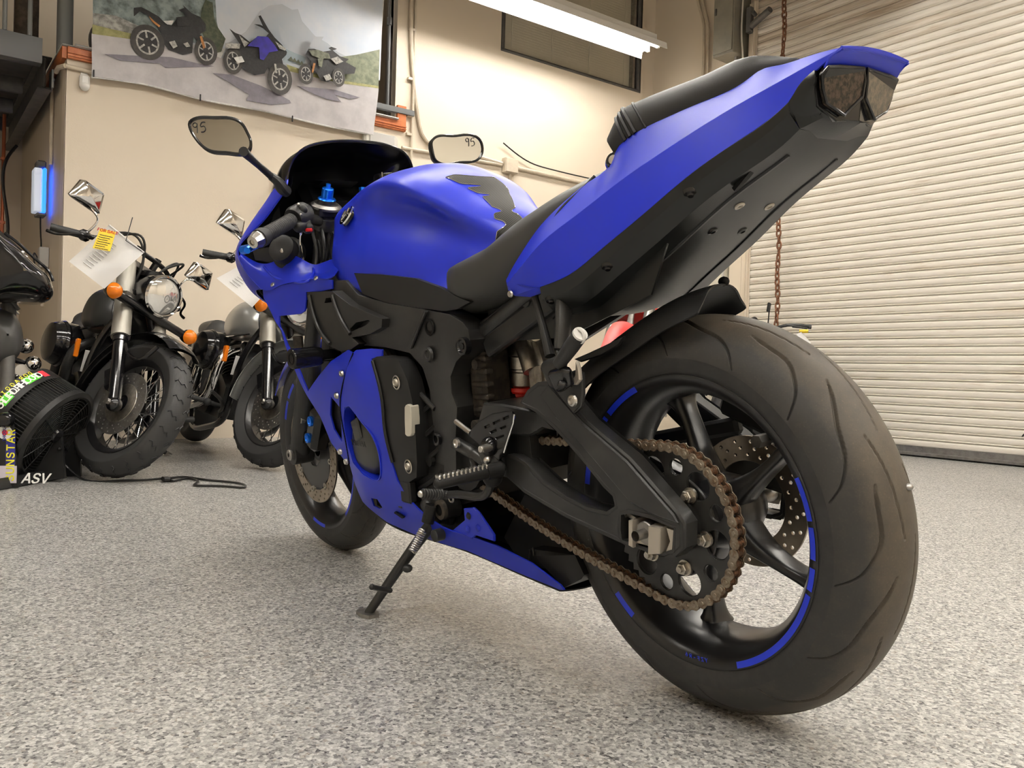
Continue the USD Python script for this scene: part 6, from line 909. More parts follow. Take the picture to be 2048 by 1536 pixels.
    e = part(t, 'engine', J(hull(*[[(x, y, z) for y in (-.14, .14)] for x, z in ((.55, .22), (1.05, .2), (1.1, .38), (.95, .45), (.6, .42))]), cyl((.82, -.17, .32), (.82, .17, .32), .11, 28)), 'engine_black', 30)
    for (bx_, tx) in ((.92, 1.08), (.78, .66)):
        p, q = A([bx_, 0, .42]), A([tx, 0, .66]); d = unit(q - p)
        part(e, 'cylinder', J(*[lathe([(.0, -.003), (.085, -.003), (.085, .003), (0, .003)][::-1], p + (q - p) * f, d, 28) for f in np.linspace(0, .8, 11)], cyl(p, q, .066, 20)), 'engine_black', 30); part(e, 'rocker_cover', hull(*[q + A([dx, dy, dz]) for dx in (-.08, .08) for dy in (-.075, .075) for dz in (-.03, .035)]), 'chrome' if chromed else 'gloss_black', 20)
    ac = part(t, 'air_cleaner', J(lathe([(0, .07), (.06, .068), (.095, .055), (.11, .02), (.11, -.06), (.07, -.09), (0, -.09)][::-1], (1.0, -.25, .57), (.25, -1, 0), 36), lathe([(.112, -.012), (.117, 0), (.112, .012)], (1.0, -.25, .57), (.25, -1, 0), 36)), 'gloss_black', 40); part(ac, 'reflector', box((1.14, -.19, .56), (.05, .02, .09), b=.004), 'signal_amber')
    part(t, 'radiator', box((1.22, 0, .48), (.05, .24, .34), rot((0, 1, 0), -20), b=.01), 'gloss_black')
    for k, (x0, dz) in enumerate(((1.08, 0), (.66, .05))): part(t, 'exhaust_pipe', tube([(x0, -.08, .62), (x0 + .03, -.19, .55), (x0 - .02, -.21, .36), (x0 - .2, -.22, .27 + dz), (.35, -.22, .25 + dz), (-.1, -.22, .26 + dz)], [.024, .026, .028, .034, .042, .042], 16, sm=40), 'chrome' if chromed else 'satin_black', 40)
    part(t, 'frame', J(*[tube([(1.42, s * .03, .82), (1.30, s * .14, .52), (1.22, s * .15, .22), (1.0, s * .16, .15), (.55, s * .16, .15), (.35, s * .13, .32), (.2, s * .11, .55)], .018, 10, sm=40) for s in (1, -1)], [tube([(1.40, s * .03, .86), (.9, s * .06, .68), (.3, s * .11, .6), (-.2, s * .12, .62)], .016, 10, sm=20) for s in (1, -1)], cyl(c + u * .55 + A([-.055, 0, 0]), c + u * .80 + A([-.055, 0, 0]), .035)), 'gloss_black', 35)
    for s in (1, -1): part(t, 'foot_peg', J(tube([(1.12, s * .16, .27), (1.16, s * .3, .29), (1.13, s * .42, .30)], [.012, .014, .016], 12), ball((1.16, s * .24, .28), .022, 2)), 'rubber'); part(t, 'peg_bracket', tube([(1.1, s * .15, .24), (1.28, s * .2, .3), (1.33, s * .27, .34)], .01, 8, sm=10), 'satin_black')
    p1 = A([.72, .17, .2]); wpos = L2 @ A([.66, .42, 0]); part(t, 'side_stand', J(tube([p1, (.70, .33, .075), (.66, .425, .085 - .0)], [.013, .012, .01], 10, sm=10), hull([(.64, .41, .072), (.64, .45, .079), (.72, .45, .079), (.72, .41, .072), (.68, .43, .092)])), 'satin_black'); part(t, 'licence_label', box((1.27, -.16, .50), (.004, .02, .11), rot((0, 1, 0), 20)), 'paper_white')
    part(t, 'swing_arm', J(*[tube([(.5, s * .12, .3), (0, s * .13, .322)], .022, 10) for s in (1, -1)], [cyl((.12, s * .13, .36), (.3, s * .13, .62), .022, 12) for s in (1, -1)]), 'gloss_black'); part(t, 'tail_lamp', box((-.4, 0, .62), (.05, .12, .06), b=.015), 'red')
    return t, loc, L2, ROT, c, u
CR1 = cruiser('cruiser_motorcycle', 'matte black cruiser motorcycle with amber signals and a yellow tag beside the fan', (3.20, .28), 178, 9.5, 30, 'matte_tank', 'gloss_black', False)
CR2 = cruiser('cruiser_motorcycle', 'cruiser motorcycle with a silver tank and chrome pipes behind the blue bike', (3.33, -.47), 177, 9.5, 24, 'silver_paint', 'silver_paint', True)
# paper pouches and tag hanging from the mirrors
def pouch(pts, lab, fold):
    q = A(pts); o = q.mean(0); n = unit(np.cross(q[1] - q[0], q[-1] - q[0])); t = thing('document_pouch', lab, 'document pouch', o)
    G = [[q[0] * (1 - a) * (1 - b) + q[1] * a * (1 - b) + q[2] * a * b + q[3] * (1 - a) * b + n * .012 * math.sin(3 * a + 2 * b) - o for a in np.linspace(0, 1, 14)] for b in np.linspace(0, 1, 14)]
    part(t, 'sleeve', shell(A(G), .0015), 'pouch', 40); H = A(G)[2:12, 2:12] + n * .004; part(t, 'paper', grid(H), 'paper_white', 40)
    for k in range(9): part(t, 'print_line', tube(A(G)[3 + k - (k > 8), 3:3 + 4 + (k * 5) % 5] - n * .004 + (A(G)[3, 3] - A(G)[3, 3]), .0018, 4), 'plastic_grey')
    part(t, 'seal_strip', tube(A(G)[0], .004, 6), 'pouch'); part(t, 'cord', tube([A(G)[0, 13], A(G)[0, 13] * .5 + A([0, 0, .06]), A(G)[0, 9] + A([.03, 0, .12])], .002, 6), 'hose')
    return t
pouch(A([(3.0371,0.3711,1.1065),(3.0018,0.2368,1.0007),(3.0401,0.3823,0.8338),(3.0753,0.5163,0.9422)]), 'clear plastic document pouch hanging from the black cruiser behind a yellow tag', 0)
pouch(A([(3.3344,-0.3393,1.0578),(3.2929,-0.4968,0.9988),(3.3305,-0.3541,0.8196),(3.3744,-0.1874,0.9565)]), 'clear plastic document pouch hanging in front of the silver cruiser', 0)
yq = A([(2.986,0.4148,1.08),(2.9683,0.3564,1.0705),(2.9701,0.3775,0.9866),(2.9893,0.4409,0.9961)]); yn = unit(np.cross(yq[1] - yq[0], yq[3] - yq[0]))
yt = thing('price_tag', 'yellow paper tag hung over the document pouch of the black cruiser', 'tag', yq.mean(0)); part(yt, 'card', slab(yq - yq.mean(0), yn, .002), 'paper_yellow', 0)
ex, ey = unit(yq[1] - yq[0]), unit(yq[0] - yq[3]); fn = unit(np.cross(ex, ey)); part(yt, 'heading', text('FOR SALE', .0125, ey * .033 + fn * .0015, ex, ey, .0008, True), 'red', 0)
for k in range(7): part(yt, 'text_line', box(ey * (.018 - .0095 * k) + fn * .0016 - ex * (.004 * (k % 3)), (.05 - .006 * (k % 3), .0022, .0008), np.c_[ex, ey, fn]), 'ink', 0)
# ================================================================== touring bike at the left edge
tb = thing('touring_motorcycle', 'gloss black touring motorcycle fairing and dark grey tank cut by the left edge', 'motorcycle', (3.75, 1.4, 0))
TO = A([3.75, 1.4, 0])
fo = A([(3.2931,0.8539,1.1287),(3.2851,0.8006,1.0868),(3.277,0.7466,1.04),(3.2688,0.6918,0.999),(3.2618,0.6453,0.9543),(3.2548,0.5983,0.9112),(3.2499,0.566,0.8794),(3.2472,0.5482,0.8332),(3.2469,0.5457,0.8031),(3.2493,0.5622,0.7803),(3.2557,0.6049,0.7689),(3.2654,0.6694,0.7711),(3.2762,0.7415,0.7621),(3.2921,0.8471,0.7406)]) - TO
fc = fo.mean(0); FG = []
for f, d in ((1, .16), (1.0, .06), (.985, .0), (.93, -.06), (.8, -.12), (.55, -.165), (.25, -.19), (.03, -.195)): FG.append([fc + (p - fc) * f + A([d, 0, 0]) for p in spl(fo, 70, True)])
tf_ = part(tb, 'fairing', grid(A(FG), cv=True), 'gloss_black', 60, label='gloss black fairing'); part(tf_, 'fairing_ridge', tube(spl([fc + (p - fc) * .9 + A([-.09, 0, .02]) for p in fo[2:8]], 30), .006, 8), 'gloss_black'); part(tf_, 'screen', slab(A([(3.385,0.85,1.2371),(3.3711,0.7576,1.0945),(3.3543,0.6451,0.9912),(3.3536,0.6409,0.9697),(3.371,0.7569,1.0516),(3.3847,0.8477,1.1102)]) - TO, (-1, .15, 0), .006), 'gloss_black'); part(tf_, 'chrome_bolt', J(*[ball(q, .009, 1) for q in A([(3.3192,0.6583,0.9863),(3.3172,0.645,0.9681)]) - TO]), 'chrome')
gt = A([(3.4754,0.8361,0.7761),(3.4588,0.7251,0.7526),(3.452,0.6797,0.7377),(3.4479,0.6524,0.6993),(3.4451,0.6339,0.629),(3.4452,0.6349,0.5776),(3.448,0.6532,0.5323),(3.4552,0.7016,0.493),(3.4746,0.8306,0.4607)]) - TO; gc = gt.mean(0)
part(tb, 'fuel_tank', grid(A([[gc + (p - gc) * f + A([d, 0, 0]) for p in spl(gt, 60, True)] for f, d in ((.7, .3), (.95, .2), (1, .1), (.98, .02), (.9, -.05), (.7, -.1), (.4, -.13), (.03, -.14))]), cv=True), 'tank_grey', 60)
q = A([(3.3991,0.6406,0.5107),(3.3931,0.6006,0.5076),(3.3959,0.6192,0.5845),(3.3993,0.6418,0.4731),(3.4007,0.6511,0.5656),(3.4063,0.6887,0.7725),(3.4017,0.6581,0.7415)]) - TO
part(tb, 'turn_signal', ball(q[1], .034, 2), 'chrome', 40); part(tb, 'turn_signal', ball(q[2] + A([.1, 0, 0]), .034, 2), 'chrome', 40); part(tb, 'signal_stalk', J(tube([q[0] + A([0, .06, .02]), q[0], q[1]], .012, 8), tube([q[4], q[2] + A([.1, 0, 0])], .01, 8)), 'gloss_black'); part(tb, 'reflector', lathe([(0, .012), (.03, .01), (.034, 0)][::-1], q[3], (-1, 0, 0), 20), 'plastic_beige')
part(tb, 'fork', J(cyl(q[5] + A([.05, 0, .1]), q[5] + A([-.1, .02, -.6]), .028, 16), tube([q[5] + A([0, .03, .05]), q[6]], .008, 8)), 'steel_dark'); part(tb, 'engine', J(hull(*[A([(3.4692,0.7944,0.4836),(3.4524,0.6827,0.4869),(3.4466,0.6437,0.4322),(3.4469,0.6458,0.3429),(3.4489,0.6594,0.2535),(3.4685,0.79,0.2316)]) - TO + A([d, 0, 0]) for d in (0, .4)]), [ball(p, .03, 1) for p in A([(3.4031,0.6675,0.4328),(3.3997,0.6446,0.4222),(3.4057,0.685,0.3664),(3.4008,0.6518,0.4)]) - TO]), 'engine_black', 25)
part(tb, 'engine_bolt', J(*[ball(p, .008, 1) for p in A([(3.3786,0.6938,0.3936),(3.3743,0.6651,0.451)]) - TO]), 'chrome'); part(tb, 'mirror_stay', tube(A([(3.5517,0.6783,0.776),(3.5482,0.6545,0.7435),(3.5464,0.6426,0.7306)]) - TO, .006, 6), 'chrome')
part(tb, 'wheel', J(lathe([(.22, -.05), (.26, -.065), (.3, -.05), (.32, 0), (.3, .05), (.26, .065), (.22, .05)], A([.0, .12, .322]), (.1, 1, 0), 40)), 'rubber', 50); part(tb, 'side_stand', tube([(.2, -.1, .3), (.1, -.25, .0)], .012, 8), 'satin_black')
# ================================================================== floor fan with stickers
fan = thing('floor_fan', 'black drum floor fan covered with bright racing stickers', 'fan', A([(3.0575,0.6325,0)])[0]); FO = A([(3.0575,0.6325,0)])[0]
vd = unit(A([-.8894, 1.1082, .5255]) - FO - A([0, 0, .25])); rt_ = unit(np.cross(A([0, 0, 1]), vd)) ; up2 = np.cross(vd, rt_)
fcn = A([(3.246,0.5866,0.2438)])[0] - FO; fn_ = unit(.74 * rt_ - .53 * up2 + .42 * vd)
ua, wa, _ = basis(fn_); RD = .215
part(fan, 'drum', lathe([(RD - .012, -.115), (RD, -.115), (RD, -.04), (RD - .004, -.04)], fcn, fn_, 72), 'plastic_black', 40); part(fan, 'front_ring', lathe([(RD - .004, .06), (RD, .06), (RD, .085), (RD - .02, .092), (RD - .03, .085)], fcn, fn_, 72), 'plastic_black', 40); part(fan, 'inner_drum', lathe([(RD - .016, -.1), (RD - .016, .07)], fcn, fn_, 60), 'cowl_inside', 40)
for k in range(90):
    b = 2 * PI * k / 90; o = fcn + (RD - .003) * (math.cos(b) * ua + math.sin(b) * wa); part(fan, 'vent_bar', tube([o - fn_ * .042, o + fn_ * .062], .0026, 5), 'plastic_black')
for k in range(14): r = .03 + .013 * k; part(fan, 'grille_ring', tube([fcn + fn_ * .085 + r * (math.cos(b) * ua + math.sin(b) * wa) for b in np.linspace(0, 2 * PI, 40, endpoint=False)], .002, 5, closed=True), 'plastic_black')
for k in range(12): b = 2 * PI * k / 12; part(fan, 'grille_spoke', tube([fcn + fn_ * .088 + r * (math.cos(b) * ua + math.sin(b) * wa) for r in (.02, RD - .02)], .0025, 5), 'plastic_black')
part(fan, 'hub_cap', lathe([(0, .012), (.03, .01), (.036, 0)][::-1], fcn + fn_ * .086, fn_, 24), 'gloss_black')
for k in range(5): b = 2 * PI * k / 5; e1_ = math.cos(b) * ua + math.sin(b) * wa; e2_ = np.cross(fn_, e1_); part(fan, 'blade', slab([fcn + e1_ * .03 - e2_ * .02, fcn + e1_ * .19 - e2_ * .05 + fn_ * .02, fcn + e1_ * .19 + e2_ * .06 - fn_ * .02, fcn + e1_ * .03 + e2_ * .02], fn_ * .95 + e2_ * .3, .003), 'engine_black', 0)
SPn = A([(3.1154,0.7907,0.2956),(3.0779,0.7159,0.3013),(3.0692,0.6983,0.257),(3.0619,0.6837,0.0024),(3.1128,0.7856,0.0017)]) - FO; part(fan, 'side_plate', slab(SPn, (-.9, .45, 0), .02), 'plastic_black', 20); part(fan, 'far_plate', slab(SPn * A([1, 1, 1]) + A([.28, -.28, 0]), (-.9, .45, 0), .02), 'plastic_black', 20)
bq = A([(2.9723,0.7883,0),(3.0953,0.6802,0),(3.1963,0.603,0),(3.3044,0.4747,0),(4.6455,0.2833,0),(3.906,0.5432,0)]) - FO; part(fan, 'base', hull(*[bq[:4] + A([0, 0, .004]), bq[:4] + A([.02, 0, .045]), [fcn * A([1, 1, 0]) + A([.2, -.05, .004]), fcn * A([1, 1, 0]) + A([.2, -.05, .03])]]), 'plastic_black', 20); part(fan, 'base_wedge', slab(A([(3.2895,0.6631,-0.0211),(3.247,0.5968,-0.0044),(3.1801,0.4935,0.0177),(3.2228,0.5045,0.2051),(3.2469,0.5469,0.178),(3.2731,0.6176,0.0585),(3.295,0.6526,0.0469)]) - FO, (-.8, .55, .15), .02), 'plastic_black', 20)
kn = A([(3.0471,0.7341,0.279)])[0] - FO; part(fan, 'pivot_knob', lathe([(0, .03), (.02, .028), (.03, .015), (.032, -.01)][::-1], kn, (-.9, .45, 0), 24), 'gloss_black', 40); part(fan, 'fan_cord_clip', ball(fcn + fn_ * .1 + A([0, 0, -.05]), .008, 1), 'plastic_black')
mat('sticker_green', (.08, .55, .02), .5); mat('sticker_yellow', (.8, .75, .03), .5); mat('sticker_white', (.8, .8, .78), .5); mat('sticker_red', (.7, .03, .05), .5); mat('sticker_navy', (.02, .02, .2), .5); mat('sticker_pale', (.6, .55, .62), .5)
def drum_text(s_, h, b0, db, off, m, bold=True):
    for i, ch_ in enumerate(s_):
        if ch_ == ' ': continue
        b = math.radians(b0 + db * i); rr_ = math.cos(b) * ua + math.sin(b) * wa; tn = np.cross(fn_, rr_); part(fan, 'sticker_letter', text(ch_, h, fcn + rr_ * (RD + .0004) + fn_ * off, tn * DS, fn_ * -1 * DS * -1 if 0 else -fn_ * (1 if DS > 0 else -1), .0008, bold), m, 0)
upn = unit(A([0, 0, 1]) * .75 - rt_ * .65 + fn_ * 0); bb = math.degrees(math.atan2(upn @ wa, upn @ ua)); tn0 = np.cross(fn_, math.cos(math.radians(bb)) * ua + math.sin(math.radians(bb)) * wa); DS = 1 if tn0 @ rt_ < 0 else -1; sg_ = 1 if DS > 0 else -1
STK = lambda a0, a1, o0, o1, m: part(fan, 'sticker', grid([[fcn + (RD + .0003) * (math.cos(b) * ua + math.sin(b) * wa) + fn_ * o for b in np.radians(np.linspace(a0, a1, 16))] for o in (o0, o1)]), m, 40)
STK(bb - 22 * sg_, bb - 4 * sg_, -.1, -.062, 'sticker_green'); STK(bb + 16 * sg_, bb + 30 * sg_, -.1, -.062, 'sticker_green'); STK(bb - 36 * sg_, bb - 27 * sg_, -.1, -.06, 'sticker_red')
drum_text('OTRO OIHIFLOFILTRO'[::1], .028, bb - 24 * sg_, 3.3 * sg_, -.068, 'sticker_white'); drum_text('DORAGGING', .017, bb - 18 * sg_, 6.2 * sg_, -.098, 'sticker_yellow')
px_ = unit(A([-.9, .45, 0])); rx_ = unit(np.cross(A([0, 0, 1]), px_)); o_ = SPn.mean(0) + px_ * .0105
part(fan, 'sticker', box(o_ + rx_ * .02 - A([0, 0, .115]), (.07, .07, .001), np.c_[rx_, A([0, 0, 1]), px_]), 'sticker_pale', 0); part(fan, 'sticker', box(o_ + rx_ * .03 - A([0, 0, .04]), (.035, .2, .0008), np.c_[rx_, A([0, 0, 1]), px_]), 'sticker_navy', 0)
for i, ch_ in enumerate('SUNSTAR'): part(fan, 'sticker_letter', text(ch_, .03, o_ + rx_ * (.045) + A([0, 0, -.13 + .031 * i]), A([0, 0, 1]), -rx_, .0012, True), 'sticker_yellow', 0)
part(fan, 'sticker', lathe([(0, .001), (.028, .001)][::-1], o_ + rx_ * .008 + A([0, 0, .055]), px_, 24), 'sticker_white', 0); part(fan, 'sticker', lathe([(0, .0018), (.011, .0018)][::-1], o_ + rx_ * .008 + A([0, 0, .055]), px_, 18), 'sticker_red', 0)
part(fan, 'sticker_letter', text('SHOGUN', .012, o_ + rx_ * .012 + A([0, 0, .055]), A([0, 0, 1]), -rx_, .0022, True), 'sticker_navy', 0)
an = unit(A([-.8, .55, .15])); ax_ = unit(np.cross(A([0, 0, 1]), an)); part(fan, 'sticker_letter', text('ASV', .04, A([(3.0658,0.6552,0.0187)])[0] - FO + an * .02 + ax_ * .045, ax_, np.cross(an, ax_), .0015, True, slant=.25), 'sticker_white', 0)
solo('fan_cord', tube(np.vstack([A([(3.209,0.5669,0.16)]), A([(3.2935,0.4693,0.05)]), A([(3.2119,0.4216,0.006),(3.0913,0.3134,0.006),(3.085,0.1708,0.006),(3.0938,0.1027,0.006),(2.9964,0.0954,0.006),(3.0594,0.0226,0.006),(2.9721,-0.0033,0.006),(2.8139,0.0459,0.006),(2.7597,-0.037,0.006),(2.6758,-0.1101,0.006),(2.749,-0.1392,0.006),(2.8926,-0.1003,0.006),(3.0185,-0.0276,0.006),(3.1221,0.0322,0.006),(3.1036,0.0808,0.006)])]), .005, 6, sm=160), 'hose', 'thin black power cord looped on the floor in front of the cruisers', 'cord')
pl = A([(3.0298,0.1167,0.012)])[0]; solo('cord_plug', J(box((0, 0, 0), (.05, .035, .02), b=.006), cyl((.02, .008, 0), (.045, .008, 0), .003), cyl((.02, -.008, 0), (.045, -.008, 0), .003)).apply_translation(pl), 'hose', 'small black plug of the cord lying on the floor', 'plug')
# ================================================================== printed banner
def bmat(n, c, c2=None, sc=20, lo=.4, hi=.65): mat('print_' + n, c, .55, noise=(sc, c2 or tuple(v * .7 for v in c), lo, hi))
for n_, c_, c2_, sc_ in (('sky', (.66, .69, .75), (.52, .60, .72), 2.2), ('haze', (.50, .53, .58), (.42, .48, .55), 3), ('rock', (.25, .31, .31), (.07, .09, .09), 14), ('scree', (.16, .16, .15), (.42, .42, .4), 22), ('road', (.52, .50, .51), (.42, .40, .415), 7), ('verge', (.33, .31, .13), (.2, .21, .07), 30), ('meadow', (.2, .22, .14), (.1, .12, .07), 24), ('tree', (.035, .05, .025), (.09, .1, .06), 40), ('shade', (.17, .155, .19), (.21, .195, .23), 30), ('black', (.008, .008, .01), (.022, .022, .024), 60), ('tyre', (.03, .027, .026), (.05, .045, .04), 40), ('blue', (.035, .02, .36), (.02, .015, .2), 20), ('olive', (.16, .17, .12), (.07, .08, .05), 40), ('metal', (.5, .49, .46), (.2, .2, .19), 60), ('gold', (.5, .22, .06), (.3, .12, .03), 40), ('white', (.78, .78, .76), (.6, .6, .6), 30), ('lake', (.30, .38, .44), (.38, .44, .48), 5)): bmat(n_, c_, c2_, sc_)
BN_ = thing('motorcycle_banner', 'large vinyl banner printed with three motorcycles on a mountain road', 'banner', (5.165, -.96, 2.93)); BO = A([5.165, -.96, 2.93]); LAY = [0]
wav = lambda q: .006 * np.sin(q[:, 0] * 7 + q[:, 1] * 2) + .01 * np.exp(-((q[:, 1] + .5) / .12) ** 2) * np.sin(q[:, 0] * 11)
def pr_(name, pts, m, e=.06, par=None):
    LAY[0] += 1; k = LAY[0]; m_ = sheet(A(pts) - BO[1:], lambda q: wav(q) - .0007 * k, th=.0005, e=e); v = m_.vertices; return part(par or BN_, name, T(v[:, [1, 0, 2]], m_.faces[:, ::-1]), 'print_' + m, 0)
TR = [(-1.99, 3.56), (.075, 3.56)]
def ellw(c, rx, ry, tilt, n=28): a = np.linspace(0, 2 * PI, n, endpoint=False); return [(c[0] + rx * math.cos(t), c[1] + ry * math.sin(t) + tilt * rx * math.cos(t)) for t in a]
LOB = A([(0.0971,2.354),(-0.2277,2.3807),(-0.5833,2.3611),(-1.0122,2.3702),(-1.432,2.3597),(-1.9183,2.3655)]).tolist()
pr_('banner_sheet', LOB + TR, 'white', .05)
pr_('printed_sky', A([(0.093,2.6466),(-0.7141,2.7519),(-1.2071,2.7699),(-1.9619,2.8045)]).tolist() + [(-1.975, 3.55), (.065, 3.55)], 'sky')
pr_('printed_haze', A([(-0.7163,2.6618),(-0.7734,2.7971),(-0.8935,2.9096),(-0.9939,3.0806),(-1.0562,3.1393),(-1.1525,3.1768),(-1.2299,3.1562),(-1.2739,3.1737),(-1.3097,3.0931),(-1.414,3.0135),(-1.5189,2.9863),(-1.6025,2.9418),(-1.6988,2.9215),(-1.7027,2.7897)]), 'haze'); pr_('printed_lake', A([(-1.1607,2.8639),(-1.2604,2.8464),(-1.3505,2.8366),(-1.3295,2.778),(-1.1747,2.7516)]), 'lake')
pr_('printed_mountain', np.vstack([A([(0.0932,2.6558),(-0.1493,2.6767),(-0.5761,2.747),(-0.6745,2.7419),(-0.7228,2.8044),(-0.6899,2.9265),(-0.6764,3.0731),(-0.6627,3.2292),(0.1004,3.0004)])]), 'rock'); pr_('printed_scree', A([(0.0939,2.7713),(-0.0412,2.7897),(-0.1743,2.7593),(-0.2564,2.7235),(-0.1493,2.6767),(0.0917,2.6609)]), 'scree')
pr_('printed_meadow', A([(-1.5802,2.8926),(-1.7585,2.9583),(-1.9521,3.0454),(-1.9484,2.7505),(-1.6444,2.7266),(-1.5133,2.7675)]), 'meadow')
pr_('printed_road', np.vstack([A([(0.1013,2.638),(-0.1497,2.6626),(-0.519,2.703),(-0.7158,2.6818),(-1.2088,2.7069),(-1.6328,2.713),(-1.9512,2.7398),(-1.9194,2.3702),(-1.4319,2.364),(-1.012,2.3743),(-0.5831,2.3671),(-0.2276,2.3864),(0.0956,2.3608)])]), 'road')
pr_('printed_verge', A([(0.0983,2.6961),(-0.0172,2.6942),(-0.1489,2.6956),(-0.1497,2.6597),(0.0979,2.6352)]), 'verge'); pr_('printed_verge', A([(-1.1967,2.7463),(-1.2969,2.7382),(-1.6442,2.7321),(-1.9507,2.7567),(-1.9487,2.7381),(-1.6329,2.7097),(-1.2089,2.7017)]), 'verge')
pr_('printed_fir', A([(-0.6078,3.0537),(-0.6572,3.0477),(-0.6694,2.951),(-0.6906,2.8966),(-0.7526,2.8221),(-0.7248,2.7243),(-0.6853,2.7045),(-0.6147,2.7668),(-0.5733,2.8654),(-0.585,2.9876)]), 'tree', .03)
for k in range(4): pr_('printed_fir', A([(-1.209,2.7809),(-1.2281,2.812),(-1.2511,2.7805)]) * A([1, 1]) + A([-.028 * k, -.004 * k]), 'tree')
for s_ in ([(95,380),(300,390),(560,400),(760,445),(860,462),(640,470),(520,475),(480,445),(200,425)], [(850,508),(980,520),(1180,600),(1380,700),(1390,718),(1250,735),(1080,700),(1100,660),(960,570)], [(1430,600),(1550,610),(1700,625),(1870,680),(1800,690),(1700,660),(1740,710),(1640,690),(1540,650)]): pr_('printed_shadow', A([(0.0265,2.5195),(-0.152,2.5539),(-0.3885,2.602),(-0.5795,2.6039),(-0.6777,2.6103),(-0.4652,2.552),(-0.353,2.5206),(-0.3155,2.5407),(-0.0649,2.4996)]) if s_[0][0] == 95 else A([(-0.6689,2.5621),(-0.799,2.5802),(-1.0076,2.5456),(-1.2256,2.4885),(-1.2372,2.4719),(-1.0856,2.422),(-0.9059,2.4201),(-0.9256,2.4655),(-0.7801,2.5251)]) if s_[0][0] == 850 else A([(-1.278,2.6061),(-1.4132,2.6256),(-1.5872,2.6479),(-1.7925,2.632),(-1.7081,2.6027),(-1.5882,2.6098),(-1.637,2.5654),(-1.5191,2.5621),(-1.403,2.5803)]), 'shade')
def pbike(body_, col, wheels_, extra):
    b = pr_('printed_motorcycle', body_, 'black', .03)
    for (c, rx, ry, tl) in wheels_:
        c = A(c); pr_('printed_tyre', ellw(c, rx, ry, tl), 'tyre', .04, b); pr_('printed_rim', ellw(c, rx * .68, ry * .70, tl), 'metal', .04, b); pr_('printed_disc', ellw(c, rx * .58, ry * .6, tl), 'black', .04, b)
        for k in range(6): a = k * PI / 3 + .3; d = A([math.cos(a) * rx * .6, math.sin(a) * ry * .6 + tl * rx * .6 * math.cos(a)]); o = A([-d[1], d[0]]) * .09; pr_('printed_spoke', [c - d + o, c + d + o, c + d - o, c - d - o], 'metal', .05, b) if k < 3 else None
        pr_('printed_hub', ellw(c, rx * .25, ry * .25, tl), 'black', .04, b)
    for p, m in extra: pr_('printed_panel', p, m, .03, b)
w1_ = A([(-0.2351,2.6605),(-0.6163,2.6974)]); w2_ = A([(-0.8019,2.6723),(-1.14,2.6173)]); w3_ = A([(-1.3339,2.6989),(-1.5942,2.7339)])
pbike(A([(-0.1452,2.8655),(-0.1896,2.8825),(-0.235,2.8712),(-0.2994,2.8504),(-0.3464,2.8148),(-0.3837,2.8101),(-0.4199,2.8734),(-0.4761,2.9034),(-0.4566,2.9226),(-0.428,2.9294),(-0.4653,2.9544),(-0.4554,2.9712),(-0.5136,2.9333),(-0.5719,2.9245),(-0.6118,2.8856),(-0.6129,2.8411),(-0.5747,2.8062),(-0.6045,2.7841),(-0.5664,2.7446),(-0.5318,2.7753),(-0.5248,2.6649),(-0.4632,2.635),(-0.3688,2.6458),(-0.3308,2.6848),(-0.267,2.659),(-0.2661,2.6972),(-0.3203,2.7401),(-0.2729,2.8048),(-0.2266,2.8402),(-0.1813,2.8517),(-0.1465,2.8089)]), 'black', [(w1_[0], .108, .115, -.02), (w1_[1], .078, .095, -.05)], [(A([(-0.3276,2.8243),(-0.3969,2.8477),(-0.3836,2.815),(-0.3558,2.8076)]), 'white'), (A([(-0.4105,2.8709),(-0.4667,2.8959),(-0.5149,2.8794),(-0.4968,2.8352),(-0.4212,2.8152)]), 'black'), (A([(-0.5703,2.7853),(-0.5847,2.7939),(-0.6109,2.721),(-0.5965,2.7075)]), 'gold'), (A([(-0.3677,2.6942),(-0.4047,2.7133),(-0.4243,2.6792),(-0.3966,2.6576)]), 'metal'), (A([(-0.4615,2.7082),(-0.4898,2.7251),(-0.5095,2.7006),(-0.4811,2.6885)]), 'metal'), (A([(-0.2358,2.8332),(-0.2729,2.8048),(-0.31,2.7858),(-0.3011,2.7737),(-0.2547,2.7999)]), 'gold')])
